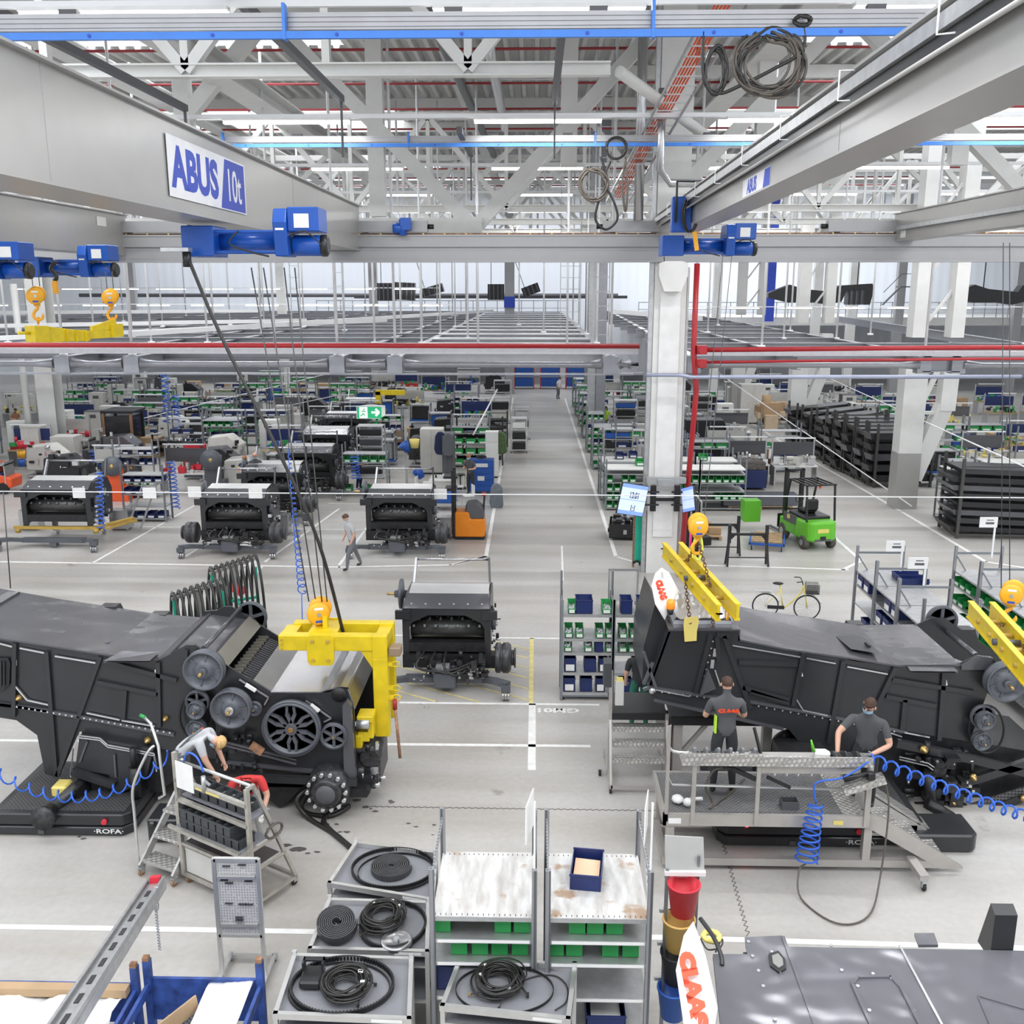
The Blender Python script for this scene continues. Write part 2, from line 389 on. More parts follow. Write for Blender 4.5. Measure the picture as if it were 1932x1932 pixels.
# wavy joint and oil marks
jt = M(); JD = mat('joint_dark', (.12, .11, .10), .6)
def joint(a, b_, n):
 pts = []
 for i in range(n + 1):
  p = Vector(a).lerp(Vector(b_), i / n); pts.append((p.x + (.03 if i % 2 else -.03), p.y + (.02 if i % 2 else -.02), .004))
 jt.tube(pts, .006, 4)
joint(G(1345, 1520), G(1412, 1765), 60); joint(G(700, 1522), G(1240, 1530), 90); o = mk('floor_joint', jt.mesh('floor_joint', JD)); o['kind'] = 'structure'
rr = random.Random(3); OIL = mat('oil_stain', (.10, .095, .09), .35, 0, .3, 20)
for px, py, s, n in ((575, 1605, .12, 5), (705, 1520, .07, 7), (640, 1560, .06, 4), (800, 1565, .06, 4), (150, 1570, .05, 4), (820, 1330, .05, 5)):
 sm = M()
 for _ in range(n):
  c = G(px, py); x = c[0] + rr.uniform(-.35, .35); y = c[1] + rr.uniform(-.2, .2); r = s * rr.uniform(.3, 1.1)
  sm.add([(x + r * rr.uniform(.6, 1.5) * math.cos(k * PI / 5), y + r * .7 * rr.uniform(.6, 1.3) * math.sin(k * PI / 5), .003 + _ * .0002) for k in range(10)], [tuple(range(10))])
 o = mk('floor_stain', sm.mesh('floor_stain', OIL)); o['kind'] = 'structure'

# ---------------- columns ----------------
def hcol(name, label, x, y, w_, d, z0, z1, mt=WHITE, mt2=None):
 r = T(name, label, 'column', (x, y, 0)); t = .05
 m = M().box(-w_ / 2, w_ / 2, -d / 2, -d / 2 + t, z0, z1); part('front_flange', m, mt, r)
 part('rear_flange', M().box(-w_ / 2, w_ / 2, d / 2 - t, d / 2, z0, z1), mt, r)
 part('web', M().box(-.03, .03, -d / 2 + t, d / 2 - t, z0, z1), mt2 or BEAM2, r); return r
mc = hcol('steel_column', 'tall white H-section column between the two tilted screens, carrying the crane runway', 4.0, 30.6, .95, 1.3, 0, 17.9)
part('bracket', M().xz([(-.25, 9.56), (-.42, 9.5), (-.42, 9.15), (-.25, 8.7), (.25, 8.7), (.42, 9.15), (.42, 9.5), (.25, 9.56)], -1.15, -.66), WHITE, mc)
part('inner_face', M().box(-.30, .30, -.72, -.66, 1.2, 8.7), mat('column_face', (.80, .80, .79), .4), mc)
part('cable_duct', M().box(-.62, -.50, -.6, -.4, 0, 17.5), GALV, mc); part('cable_duct', M().box(.50, .56, -.6, -.45, 0, 9.4), GALV, mc)
c2 = hcol('steel_column', 'grey column with a silver cable duct beside the aisle, beyond the white-topped racks', 3.75, 57, .55, .6, 0, 17.9, STEEL)
part('cable_duct', M().box(-.75, -.3, -.2, 0, .5, 17), GALV, c2)
hcol('steel_column', 'slim grey column rising beside the far end of the aisle', 3.9, 74, .5, .6, 0, 17.9, STEEL)
hcol('steel_column', 'grey column with a blue collar standing where the aisle narrows', -2.2, 84, .8, .8, 0, 17.9, BEAM)
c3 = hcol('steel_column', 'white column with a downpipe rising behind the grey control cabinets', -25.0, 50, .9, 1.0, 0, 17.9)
part('downpipe', M().cyl((-.9, -.7, 0), (-.9, -.7, 9), .16, 12), WHITE, c3)
def vcol(x, y, label, grp=None):
 r = T('steel_column', label, 'column', (x, y, 0))
 m = M().use(WHITE).box(-.45, .45, -.4, .4, 2.3, 6.3).use(BEAM2).box(-.46, .46, -.41, .41, 0, 2.3); part('shaft', m, WHITE, r)
 m = M().use(WHITE).bar((.35, .05, 1.2), (1.35, .05, 4.2), .55, .6).bar((1.4, .05, 4.0), (1.45, .05, 6.3), .6, .6); part('brace', m, WHITE, r)
 part('diagonal', M().bar((.45, 0, 4.3), (1.2, 0, 6.2), .12, .2).bar((.4, 0, 3.9), (1.2, 0, 3.9), .2, .12), WHITE, r)
 part('upper_shaft', M().box(-.3, .3, -.35, .35, 6.9, 17.9).box(1.2, 1.7, -.35, .35, 6.9, 17.9), WHITE, r)
 m = M()
 for k in range(5): m.bar((.3, 0, 7.4 + k * 2), (1.3, 0, 8.8 + k * 2), .1, .1)
 part('lattice', m, WHITE, r); return r
vcol(15.1, 39.8, 'big white forked column standing in front of the dark panel racks')
vcol(14.9, 56.3, 'white forked column behind the dark slatted stillages')
vcol(14.9, 73, 'distant white forked column beyond the carton trolleys')

# ---------------- roof trusses ----------------
def truss(y, label, x0, x1, zb, zt, bay, wch, wd, ph=0, vert=True):
 r = T('roof_truss', label, 'roof truss', (0, y, 0));
 part('bottom_chord', M().ibeam((x0, 0, zb), (x1, 0, zb), wch, wch, .04, .03), WHITE, r); part('top_chord', M().box(x0, x1, -wch / 2, wch / 2, zt - wch / 2, zt + wch / 2), WHITE, r)
 x = x0; k = ph
 while x < x1 - bay / 2:
  a, b_ = (zb, zt) if k % 2 == 0 else (zt, zb)
  part('diagonal', M().bar((x, .0, a), (x + bay, .0, b_), wd, wd), WHITE, r)
  if vert: part('post', M().box(x - wd * .35, x + wd * .35, -wd / 2, wd / 2, zb + wch / 2, zt - wch / 2), WHITE, r)
  x += bay; k += 1
 return r
truss(24.5, 'white roof truss whose flat lower chord runs above the nearest pair of hoses', -11.5, 1.7, 13.75, 17.6, 3.3, .3, .26, 1)
tr = T('roof_truss', 'white arm curving from the end of the flat truss chord to the tall column', 'roof truss', (0, 24.5, 0))
part('arm', M().tube([(1.9, 0, 13.7), (3.2, 1.5, 13.2), (4.6, 3, 12.6)], .14, 8), WHITE, tr)
BIG = [(-14.5, 10.5, -9.2, 17), (-9.2, 17, -8.0, 17), (-8, 17, -2.0, 10.75)]
tr = T('roof_truss', 'deep white truss with broad sloping members just behind the crane runway', 'roof truss', (0, 32.3, 0))
part('bottom_chord', M().box(-20, -1.7, -.3, .3, 10.45, 10.95), WHITE, tr); part('top_chord', M().box(-30, 36, -.3, .3, 16.9, 17.4), WHITE, tr)
for a in ((-1.9, 10.7, 4.0, 16.9), (-2.0, 10.7, -8.2, 16.9), (-14, 10.7, -8.2, 16.9), (-14, 10.7, -20, 16.9), (3.6, 10.9, 9.4, 16.9), (16, 10.9, 9.4, 16.9), (16, 10.9, 22, 16.9)):
 part('diagonal', M().bar((a[0], 0, a[1]), (a[2], 0, a[3]), .42, .42), WHITE, tr)
for x in (-11, -5, 1, 7, 13): part('post', M().box(x - .25, x + .25, -.2, .2, 12.5 if x in (1,7,13) else 11, 16.9), WHITE, tr)
WO = ['first', 'second', 'third', 'fourth', 'fifth', 'sixth', 'seventh']
for i, y in enumerate((41, 49, 57, 65, 74, 84)):
 truss(y, 'white lattice roof truss, %s one beyond the crane runway' % WO[i], -34 if i > 2 else -26, 36 if i > 2 else 30, 11.9, 15.4 + i * .2, 4.2 if i % 2 else 3.1, .28, .2, i % 2)
# beams running lengthways under the roof
for i, (x, z, wd, y0, y1) in enumerate(((-9.6, 15.2, .9, 15, 60), (-3.0, 16.6, .5, 16, 90), (6.9, 15.8, .9, 22, 70), (12.5, 15.0, .8, 14, 70), (-15, 16.2, .7, 20, 90), (1.2, 16.8, .35, 14, 60))):
 one('roof_girder', ['broad white roof girder above the lettered crane bridge', 'white roof girder above the aisle', 'white roof girder above the forklift lane', 'white roof girder over the far crane bridge', 'white roof girder far out over the assembly line', 'slim white roof purlin over the coiled hoses'][i], 'roof girder', M().ibeam((x, y0, z), (x, y1, z), wd, wd * .7, .05, .04), WHITE)
for i in range(9):
 y = 16 + i * 7.0
 one('roof_purlin', 'white cross purlin under the roof deck, %s one from the camera end' % ORD[i], 'roof purlin', M().box(-30, 34, y - .12, y + .12, 17.3, 17.8), WHITE, group='roof purlins')
for i in range(10):
 y = 27.5 + i * 5.2
 m = M().cyl((-26, y, 16.0), (26, y, 16.0), .045, 8)
 one('sprinkler_pipe', 'thin red sprinkler pipe under the roof, %s from the camera end' % ORD[i], 'sprinkler pipe', m, mat('pipe_red_dark', (.33, .03, .035), .45), group='red sprinkler pipes under the roof')
# ventilation duct, drainpipe
one('drain_pipe', 'dark grey drainpipe sloping away under the roof deck', 'pipe', M().tube([(-3.4, 15, 15.9), (-3.0, 24, 16.0), (-2.9, 27, 15.9), (-2.3, 60, 15.9)], .16, 10), mat('pvc_grey', (.11, .115, .12), .5))
one('ventilation_duct', 'silver round air duct running away under the roof', 'duct', M().tube([(-1.35, 18, 15.4), (-1.35, 44, 15.4)], .17, 12), SHEET)
one('ventilation_duct', 'silver air duct dropping beside the tall column', 'duct', M().tube([(3.1, 26, 13.6), (3.1, 26, 11.7), (3.4, 26.3, 11.4), (5.5, 26.3, 11.4)], .1, 10), SHEET)
one('ventilation_duct', 'pale standpipe bolted along the tall column above the runway', 'duct', M().cyl((2.95, 29.6, 10.7), (2.95, 29.6, 17.5), .14, 12), SHEET)
# cable ladders
def ladder(name, label, p, q, wd, ax, mt=GALV, st=.5, r=.035):
 p = Vector(p); q = Vector(q); a = Vector(ax) * wd / 2; m = M(); m.bar(p - a, q - a, r, r * 2).bar(p + a, q + a, r, r * 2); n = int((q - p).length / st)
 for i in range(n): c = p.lerp(q, (i + .5) / n); m.bar(c - a, c + a, r * .8)
 return one(name, label, 'cable ladder', m, mt)
ladder('cable_ladder', 'cable ladder with orange cables climbing past the tall column', (2.6, 33, 11.5), (3.9, 15.5, 14.8), .7, (1, 0, 0))
ladder('cable_ladder', 'upright cable ladder beyond the hanging cable loops', (1.55, 45, 6.5), (1.55, 45, 17), .9, (1, 0, 0))
ladder('cable_ladder', 'upright cable ladder beside the tall column near the aisle', (2.35, 36, 6.4), (2.35, 36, 17), .55, (1, 0, 0))
ladder('cable_ladder', 'narrow upright ladder hanging left of the crane ropes', (-10.6, 44, 7.0), (-10.6, 44, 12), .4, (1, 0, 0), GALV)
ladder('cable_ladder', 'narrow upright ladder nearer the lettered girder end', (-7.9, 40, 7.0), (-7.9, 40, 10.2), .35, (1, 0, 0), GALV)
m = M();
for k in range(5): m.tube([(2.45 + k * .07, 33, 11.62), (3.7 + k * .07, 15.5, 14.92)], .022, 5)
one('orange_cable', 'bundle of orange cables lying in the climbing cable ladder', 'cable', m, ORS, kind='stuff')

# ---------------- lighting rails ----------------
def led_row(y, z, xs, L_, rail, desc, s=1.0, x0=-30, x1=32, power=0):
 one('lighting_trunking', 'white lighting rail spanning the hall %s' % desc, 'lighting rail', M().box(x0, x1, y - .04 * s, y + .04 * s, z + .02, z + .12 * s), RODW)
 for i, x in enumerate(xs):
  t = T('led_luminaire', 'lit LED strip, %s along the rail %s' % (ORD[i], desc), 'light', (x, y, z), 0, 'LED strips %s' % desc)
  part('housing', M().box(0, L_, -.09 * s, .09 * s, -.03 * s, .03), PLAST, t)
  part('diffuser', M().box(.02, L_ - .02, -.075 * s, .075 * s, -.10 * s, -.03 * s), LED, t)
  if power: area('led_light', (x + L_ / 2, y, z - .13 * s), L_, .14, power)
for k, (y, desc) in enumerate(((15.8, 'over the nearest bay'), (25.6, 'above the cable loops'), (35.4, 'just past the crane runway'), (45.2, 'beyond the runway, next but one'), (55, 'above the middle of the hall'), (65, 'above the far bays'))):
 led_row(y, 12.85, [-1.55 + 6.2 * i for i in range(-4, 5)], 3.15, 0, desc, power=115 if k < 5 else 0)
led_row(60, 7.8, [-34 + i * 3.3 for i in range(9)], 2.0, 0, 'low over the far workstations', .6, x0=-36, x1=-5)
led_row(84, 8.75, [-44 + i * 4.0 for i in range(9)], 2.5, 0, 'against the back wall', .8, x0=-46, x1=-8)
led_row(50, 7.85, [7 + i * 2.6 for i in range(6)], 1.5, 0, 'low beside the forked columns', .5, x0=6, x1=24)
area('near_fill_light', (0, 4, 12.6), 24, 12, 1500)  # broad unseen lamp added above the camera to brighten the near bay
def drop_rail(y, z, h, desc, bl, x0, x1):
 r = T('festoon_rail', 'silver aluminium rail with a blue bar under it, %s' % desc, 'rail', (0, y, 0))
 m = M().box(x0, x1, -.07, .07, z - h / 2, z + h / 2)
 for k in (-.28, 0, .28): m.box(x0, x1, -.085, -.06, z + h * k - .012, z + h * k + .012)
 part('rail', m, mat('rail_alu', (.40, .40, .41), .4, .6, .05), r);
 m = M().box(x0, x1, -.22, -.16, z - h / 2 - .14, z - h / 2 - .05)
 part('blue_bar', m, mat('bar_blue', (.05, .22, .72), .4), r)
 for x in (-3.3, 1.5, 6.3, -8.1):
  if x0 < x < x1: part('strap', M().box(x - .02, x + .02, -.23, -.09, z - h / 2 - .15, z + h / 2 + .08), mat('bar_blue', (.05, .22, .72), .4), r)
 for i in range(9):
  x = -7.5 + i * 1.63
  if x0 < x < x1: part('bolt', M().cyl((x, -.235, z - h / 2 - .095), (x, -.22, z - h / 2 - .095), .022, 8), LOGOB, r)
 for x in (-6.2, -1.1, .8, 4.4): part('clamp', M().box(x - .12, x + .12, -.06, .06, z + h / 2, z + h / 2 + .06), DGREY, r)
 return r
drop_rail(14.0, 12.22, .21, 'nearest the camera', BLUE, -11, 11)
drop_rail(26.8, 12.55, .15, 'where the smaller cable loop hangs', BLUE, -16, 20)
for i, (x, y0, y1, z) in enumerate(((-8.6, 13, 25.4, 13.1), (-4.55, 13, 24.3, 13.1), (.42, 16, 24.6, 13.1), (-1.9, 25.5, 30, 12.6))):
 m = M().box(x - .07, x + .07, y0, y1, z - .09, z + .06).box(x - .02, x + .02, y1 - .1, y1, z - 1.3, z)
 one('busbar_track', ['dark busbar track above the lettered crane bridge', 'dark busbar track between the cable loops and the crane', 'dark busbar track over the aisle', 'short dark busbar track beyond the runway lamp'][i], 'busbar', m, DGREY)
# ---------------- crane runway and bridges ----------------
rw = T('crane_runway', 'grey crane runway beam spanning the hall at the tall column', 'crane runway', (0, 30, 0))
for i, (a, b_) in enumerate(((-40, 3.75), (3.78, 40))):
 part('beam', M().box(a, b_, -.2, .2, 10.28, 10.33).box(a, b_, -.02, .02, 9.6, 10.3).box(a, b_, -.17, -.13, 9.98, 10.28).box(a, b_, -.2, .2, 9.54, 9.6).box(a, b_, -.15, -.12, 9.6, 9.86).box(a, b_, -.1, -.06, 9.86, 9.98), BEAM, rw)
part('rail', M().box(-40, 40, -.04, .04, 10.33, 10.38), RUST, rw)
rc = M()
for i in range(60): rc.cb((-19.7 + i * .63, -.12, 10.35), (.05, .04, .05))
part('rail_clip', rc, BRASS, rw)
def bridge(label, x, xs, zt, zb, wd, y0=-6, flange=.1, carr=(-1, 1), skew=0):
 """crane girder along the hall; xs: the skewed near end"""
 r = T('crane_bridge', label, 'crane', (x, 30, 0), skew)
 L_ = 30 - y0
 m = M().box(-wd / 2, wd / 2, -L_, .1, zb + .03, zt - .03)
 part('girder', m, BEAM2, r)
 part('top_flange', M().box(-wd / 2 - flange, wd / 2 + flange, -L_, .1, zt - .03, zt), BEAM2, r)
 part('bottom_flange', M().box(-wd / 2 - .04, wd / 2 + .04, -L_, .1, zb, zb + .03), BEAM2, r)
 for k in (8, 19): part('seam', M().box(-wd / 2 - .004, wd / 2 + .004, -k - .01, -k, zb + .03, zt - .03), BEAM, r)
 return r
b1 = bridge('large grey crane bridge carrying the big blue and white load sign', -5.65, 0, H + 2.36, H + 1.08, .82)
def carriage(r, x0, x1, motor=None):
 part('end_carriage', M().box(x0, x1, -.16, .16, 10.40, 10.72).cyl((x0 + .3, 0, 10.42), (x0 + .3, .05, 10.42), .1), BEAM, r)
 e = x1 if abs(x1) > abs(x0) and x1 > 0 else x0
 part('buffer', M().cyl((e, 0, 10.56), (e + (.18 if e == x1 else -.18), 0, 10.56), .07, 10), BLK, r)
 if motor is not None: part('drive_motor', M().cb((motor + .1, -.3, 10.62), (.3, .3, .34)).cyl((motor - .28, -.32, 10.5), (motor - .02, -.32, 10.5), .15, 12).cyl((motor, -.32, 10.75), (motor, -.32, 10.3), .12, 10), BLUE, r)
carriage(b1, .3, 2.45, 1.75)
# sign on the girder
sg = part('sign_plate', M().box(.43, .436, -15.5, -11.7, H + 1.28, H + 2.13), mat('sign_white', (.80, .81, .84), .35), b1, 'white sign plate with blue lettering')
XR = .437
def gtext(txt, y, z, s, mt, parent, bold=0, sx=1, shear=0, x=XR, name='lettering'):
 me = text_mesh(txt, s, mt, bold, shear, .001, sx); place(me, (x, y, z), (0, 1, 0), (0, 0, 1)); return part(name, me, mt, parent)
gtext('ABUS', -14.3, H + 1.68, .78, LOGOB, sg, .035, 1.12, .0)
part('logo_block', M().yz([(-13.15, H + 1.30), (-11.76, H + 1.30), (-11.76, H + 2.1), (-12.85, H + 2.1)], XR, XR + .001), LOGOB, sg)
gtext('10t', -12.4, H + 1.67, .74, mat('sign_white', (.80, .81, .84), .35), sg, .008, .85, 0, XR + .002)
b2 = bridge('grey crane bridge with twin blue hoists at the edge of the hall', -12.6, 0, H + 2.12, H + .95, .75, y0=12)
part('type_plate', M().box(.385, .39, -1.9, -1.3, H + 1.7, H + 1.95), PAPER, b2)
carriage(b2, .2, 2.3)
b3 = bridge('grey crane bridge with a silver cable track running over the shelf racks', 3.85, 0, H + 2.12, H + 1.36, .5, y0=1, flange=.06, skew=-.022)
part('cable_track', M().box(-.42, -.30, -29, -.5, H + 1.84, H + 1.96), GALV, b3, 'silver cable track')
part('conductor_rail', M().box(-.37, -.30, -29, -.5, H + 1.74, H + 1.83), BLKM, b3, 'black conductor rail')
part('conduit', M().cyl((-.42, -29, H + 1.69), (-.42, -.5, H + 1.69), .02, 8), BEAM2, b3)
for k in range(9): part('hook_rod', M().tube([(-.30, -4 - k * 2.6, H + 2.08), (-.45, -4 - k * 2.6, H + 2.08), (-.45, -4 - k * 2.6, H + 1.8), (-.36, -4.15 - k * 2.6, H + 1.78)], .009, 5), RODW, b3)
sg3 = part('sign_plate', M().box(-.257, -.252, -15.6, -13.5, H + 1.39, H + 1.66), mat('sign_white', (.80, .81, .84), .35), b3, 'small white maker plate')
carriage(b3, -1.9, -.2)
me = text_mesh('ABUS', .28, LOGOB, .012, 0, .001, 1.1); place(me, (-.258, -14.25, H + 1.52), (0, -1, 0), (0, 0, 1)); part('lettering', me, LOGOB, sg3)
part('logo_block', M().yz([(-15.1, H + 1.40), (-15.58, H + 1.40), (-15.58, H + 1.65), (-15.2, H + 1.65)], -.2585, -.2575), LOGOB, sg3)
b4 = bridge('distant grey crane bridge whose hoist shows at the edge of the hall', 10.7, 0, H + 2.12, H + 1.33, .45, y0=6, flange=.06)
part('cable_track', M().box(-.36, -.25, -24, -.5, H + 1.62, H + 1.72), GALV, b4); carriage(b4, -2.2, -.2)
part('type_plate', M().box(-.235, -.23, -.9, -.5, H + 1.4, H + 1.6), PAPER, b4)
# ---------------- hoists ----------------
def hoist(label, loc, s=1.0, big=True, rz=0):
 r = T('crane_hoist', label, 'hoist', loc, rz)
 def P(n, m, mt, l=None, p=None, b=.02): return part(n, m, mt, p or r, l, bevel=b * s)
 # gearbox side: rounded box with controller; drum between; motor
 m = M().yz([(-.62 * s, .15 * s), (-.5 * s, .42 * s), (.35 * s, .42 * s), (.5 * s, .2 * s), (.5 * s, -.35 * s), (.2 * s, -.5 * s), (-.5 * s, -.5 * s)], .15 * s, .42 * s); P('gearbox', m, BLUE)
 P('switch_cabinet', M().box(.42 * s, 1.05 * s, -.5 * s, .35 * s, -.02 * s, .45 * s), BLUE)
 P('motor', M().cyl((.45 * s, -.1 * s, -.28 * s), (1.05 * s, -.1 * s, -.28 * s), .21 * s, 16), BLUE, b=.01)
 P('motor_fan_guard', M().lathe([(.22 * s, 0), (.22 * s, .1 * s), (.17 * s, .14 * s)], (1.02 * s, -.1 * s, -.28 * s), 'x', 16), BLKM, b=0)
 P('rope_drum', M().cyl((-1.1 * s, .05 * s, -.2 * s), (.15 * s, .05 * s, -.2 * s), .17 * s, 18), BLUE, b=0)
 P('trolley_frame', M().box(-1.15 * s, .15 * s, -.35 * s, -.27 * s, -.05 * s, .02 * s).box(-1.15 * s, .15 * s, .35 * s, .42 * s, -.38 * s, -.3 * s).box(-1.15 * s, .15 * s, -.35 * s, -.27 * s, -.45 * s, -.38 * s), BLUE)
 P('counter_box', M().box(-1.75 * s, -1.1 * s, -.45 * s, .5 * s, -.5 * s, .1 * s), BLUE)
 P('label_plate', M().box(-.1 * s + .66 * s, .2 * s + .66 * s, -.512 * s, -.505 * s, .05 * s, .32 * s), PAPER, b=0)
 P('label_plate', M().box(.2 * s, .37 * s, -.60 * s, -.585 * s, .0 * s, .18 * s), PAPER, b=0)
 m = M().tube(smooth([(-.6 * s, -.4 * s, .0), (-.75 * s, -.55 * s, -.25 * s), (-.4 * s, -.5 * s, -.4 * s), (0, -.4 * s, -.5 * s)], 5), .018 * s, 6).tube(smooth([(.5 * s, -.52 * s, -.1 * s), (.8 * s, -.58 * s, -.02 * s), (1.1 * s, -.45 * s, -.3 * s)], 5), .015 * s, 6)
 P('wiring', m, CABLE, b=0)
 return r
h1 = hoist('large blue hoist under the lettered crane bridge, holding the long ropes', (-4.42, 17.0, 9.72), .82)

hoist('blue hoist at the outer end of the edge crane bridge, above the yellow spreader', (-12.35, 22.6, 9.42), .85)
hoist('blue hoist nearer the runway on the edge crane bridge', (-11.9, 26.2, 9.5), .85)
hoist('blue hoist under the silver-tracked crane bridge beside the tall column', (4.35, 24.4, 9.93), .78)
q = hoist('blue hoist cut off by the edge of the view on the distant crane bridge', (11.2, 20.2, 9.95), .8)
tm = text_mesh('ABUS', .14, PAPER, .006, 0, .001); place(tm, (.66, -.42, .2), (1, 0, 0), (0, 0, 1)); part('lettering', tm, PAPER, q)
# main box under girder at runway column: face with control panel
m = M().box(2.98, 3.42, 22.5, 22.8, 10.0, 10.75); cb = one('hoist_control_box', 'blue hoist control box beside the silver-tracked crane bridge', 'control box', m, BLUE, bevel=.03)
one('coiled_pendant_cable', 'black pendant cable coiled over the blue hoist control box', 'cable', M().tube([(3.35 + .15 * math.sin(a * 1.0) + .03 * math.sin(a * .37), 22.35 - .02 * (a % 3), 10.35 + .36 * math.cos(a)) for a in [i * .35 for i in range(90)]], .018, 6), CABLE)
one('pendant_remote', 'yellow pendant remote hanging from the black coiled cable', 'remote control', M().bar((3.45, 22.3, 10.0), (3.52, 22.3, 9.6), .09, .06), HOOKY)
one('cable_trolley_arm', 'black bracket arm reaching from the crane bridge to the coiled cable', 'bracket', M().tube([(3.05, 22.4, 10.2), (3.05, 22.4, 11.05), (3.6, 22.4, 11.05), (3.65, 22.7, 10.9)], .03, 8), BLKM)
# ropes of the main hoist
def rope(label, p, q, r=.011, mt=ROPE, name='wire_rope', cat='rope', grp=None):
 return one(name, label, cat, M().tube([p, q], r, 5), mt, group=grp)
HK = at(600, 1142, Y=16.3)
for i, (px, dx) in enumerate(((474, -.17), (497, -.05), (536, .06), (556, .15))):
 a = at(px, 505, Y=16.9); rope('steel rope from the large hoist to the pulley block, %s from the blue hose' % ORD[i], a, (HK.x + dx, 16.35, HK.z + .05), .012, grp='ropes of the large hoist')
a = at(352, 480, Y=16.4); b_ = at(420, 640, Y=16.2); c = at(520, 840, Y=15.9); d = at(600, 1020, Y=15.9); e = at(648, 1195, Y=16.2)
one('hanging_cable', 'thick black control cable slanting down in front of the assembly line', 'cable', M().tube(smooth([a, b_, c, d, e], 6), .03, 8), CABLE)
one('cable_terminal', 'grey bracket with a black plug where the slanting cable hangs', 'bracket', M().use(GALV).box(a.x - .35, a.x + .1, 16.2, 16.4, a.z + .04, a.z + .1).use(BLKM).cyl((a.x, 16.4, a.z + .05), (a.x, 16.4, a.z - .2), .07), GALV)
def pulley_block(name, label, c, rz=0, s=1.0, hook=True):
 r = T(name, label, 'hook block', c, rz)
 for k in (-1, 1):
  sh = part('sheave_cover', M().lathe([(.0, 0), (.17 * s, 0), (.19 * s, .03 * s), (.19 * s, .09 * s), (.16 * s, .12 * s), (.0, .12 * s)], (0, 0, 0), 'y', 24), HOOKY, r, loc=(.03 * k * s, .10 * s * k + .06 * s, .02 * k * s))
  if k < 0:
   part('hub', M().cyl((0, -.125 * s, 0), (0, -.14 * s, 0), .035 * s, 12), GALV, sh); part('label', M().box(-.07 * s, .07 * s, -.124 * s, -.121 * s, .08 * s, .12 * s), PAPER, sh); part('label', M().box(-.06 * s, .06 * s, -.124 * s, -.121 * s, -.14 * s, -.10 * s), LOGOB, sh)
 part('crosshead', M().cb((0, 0, -.2 * s), (.14 * s, .12 * s, .1 * s)), HOOKY, r)
 if hook:
  hp = [(0, 0, -.22), (0, 0, -.30), (-.07, 0, -.37), (-.10, 0, -.46), (-.05, 0, -.55), (.05, 0, -.55), (.10, 0, -.48), (.10, 0, -.42)]
  part('hook', M().tube(smooth([(x * s, y * s, z * s) for x, y, z in hp], 4), [.035 * s] * 25 + [.028 * s, .02 * s, .012 * s, .006 * s], 8), HOOKY, r)
 return r
pulley_block('hook_block', 'orange pulley block on four ropes above the yellow C-shaped lifter', (HK.x + .02, 16.3, at(600, 1152, Y=16.3).z), .35, 1.05)
p1 = at(68, 557, Y=23); p2 = at(208, 560, Y=25)
pulley_block('hook_block', 'orange pulley block at the hook-less end of the yellow spreader beam', (p1.x, 23, p1.z), .5, 1.0)
pulley_block('hook_block', 'orange pulley block at the wedge end of the yellow spreader beam', (p2.x, 25, p2.z), .5, 1.0)
def chain(label, p, q, n, r=.035, mt=HOOKY, t=.009):
 p = Vector(p); q = Vector(q); m = M(); d = (q - p); L_ = d.length / n; d.normalize(); a = d.cross(Vector((.2, 1, .1))).normalized(); c = d.cross(a)
 for i in range(n):
  o_ = p + d * L_ * (i + .5); u = a if i % 2 else c
  m.tube([o_ + d * math.cos(k * PI / 4) * L_ * .68 + u * math.sin(k * PI / 4) * r for k in range(8)], t, 4, closed=True)
 return one('lifting_chain', label, 'chain', m, mt)
s1 = at(72, 612, Y=23); s2 = at(214, 606, Y=25)
chain('orange chain under the pulley block at the lever end of the spreader', (p1.x, 23, p1.z - .5), s1, 7); chain('orange chain under the pulley block at the wedge end of the spreader', (p2.x, 25, p2.z - .5), s2, 8)
# yellow spreader beam on the left crane
sp = T('spreader_beam', 'yellow spreader beam hanging from two orange pulley blocks', 'lifting beam', (s1.x, 23, s1.z))
e = Vector((s2.x - s1.x, 2, s2.z - s1.z - .1)); u = e.normalized()
def B_(p0, p1_, w_, h_, z=0): return M().bar(u * p0 + Vector((0, 0, z)), u * p1_ + Vector((0, 0, z)), w_, h_)
part('clamp_end', B_(-.25, .15, .34, .38, -.22), YEL, sp, bevel=.01); part('pin', M().cyl(u * -.55 + Vector((0, 0, -.2)), u * -.2 + Vector((0, 0, -.2)), .035), YEL, sp)
L_ = e.length; m = M(); n_ = Vector((-u.y, u.x, 0))
def wedge(t0, t1, za, zb_, zc, zd, wd):
 a = u * t0; c = u * t1; k = n_ * wd / 2; return M().hexa([a - k + Vector((0, 0, za)), c - k + Vector((0, 0, zc)), c + k + Vector((0, 0, zc)), a + k + Vector((0, 0, za)), a - k + Vector((0, 0, zb_)), c - k + Vector((0, 0, zd)), c + k + Vector((0, 0, zd)), a + k + Vector((0, 0, zb_))])
part('beam', wedge(.15, L_ * .62, -.42, -.04, -.38, -.16, .2), YEL, sp, bevel=.01); part('beam', wedge(L_ * .62, L_ * .97, -.34, -.14, -.30, -.12, .12), YEL, sp)
part('wedge_plate', wedge(L_ * .68, L_ * 1.02, -.14, -.04, -.1, .16, .1), YEL, sp); part('end_plate', wedge(L_ * .93, L_ * 1.08, -.3, .02, -.28, .04, .26), YEL, sp)
for t in (.3, .42, .55): part('rib', wedge(L_ * t, L_ * t + .03, -.4, -.12, -.39, -.13, .3), YEL, sp)
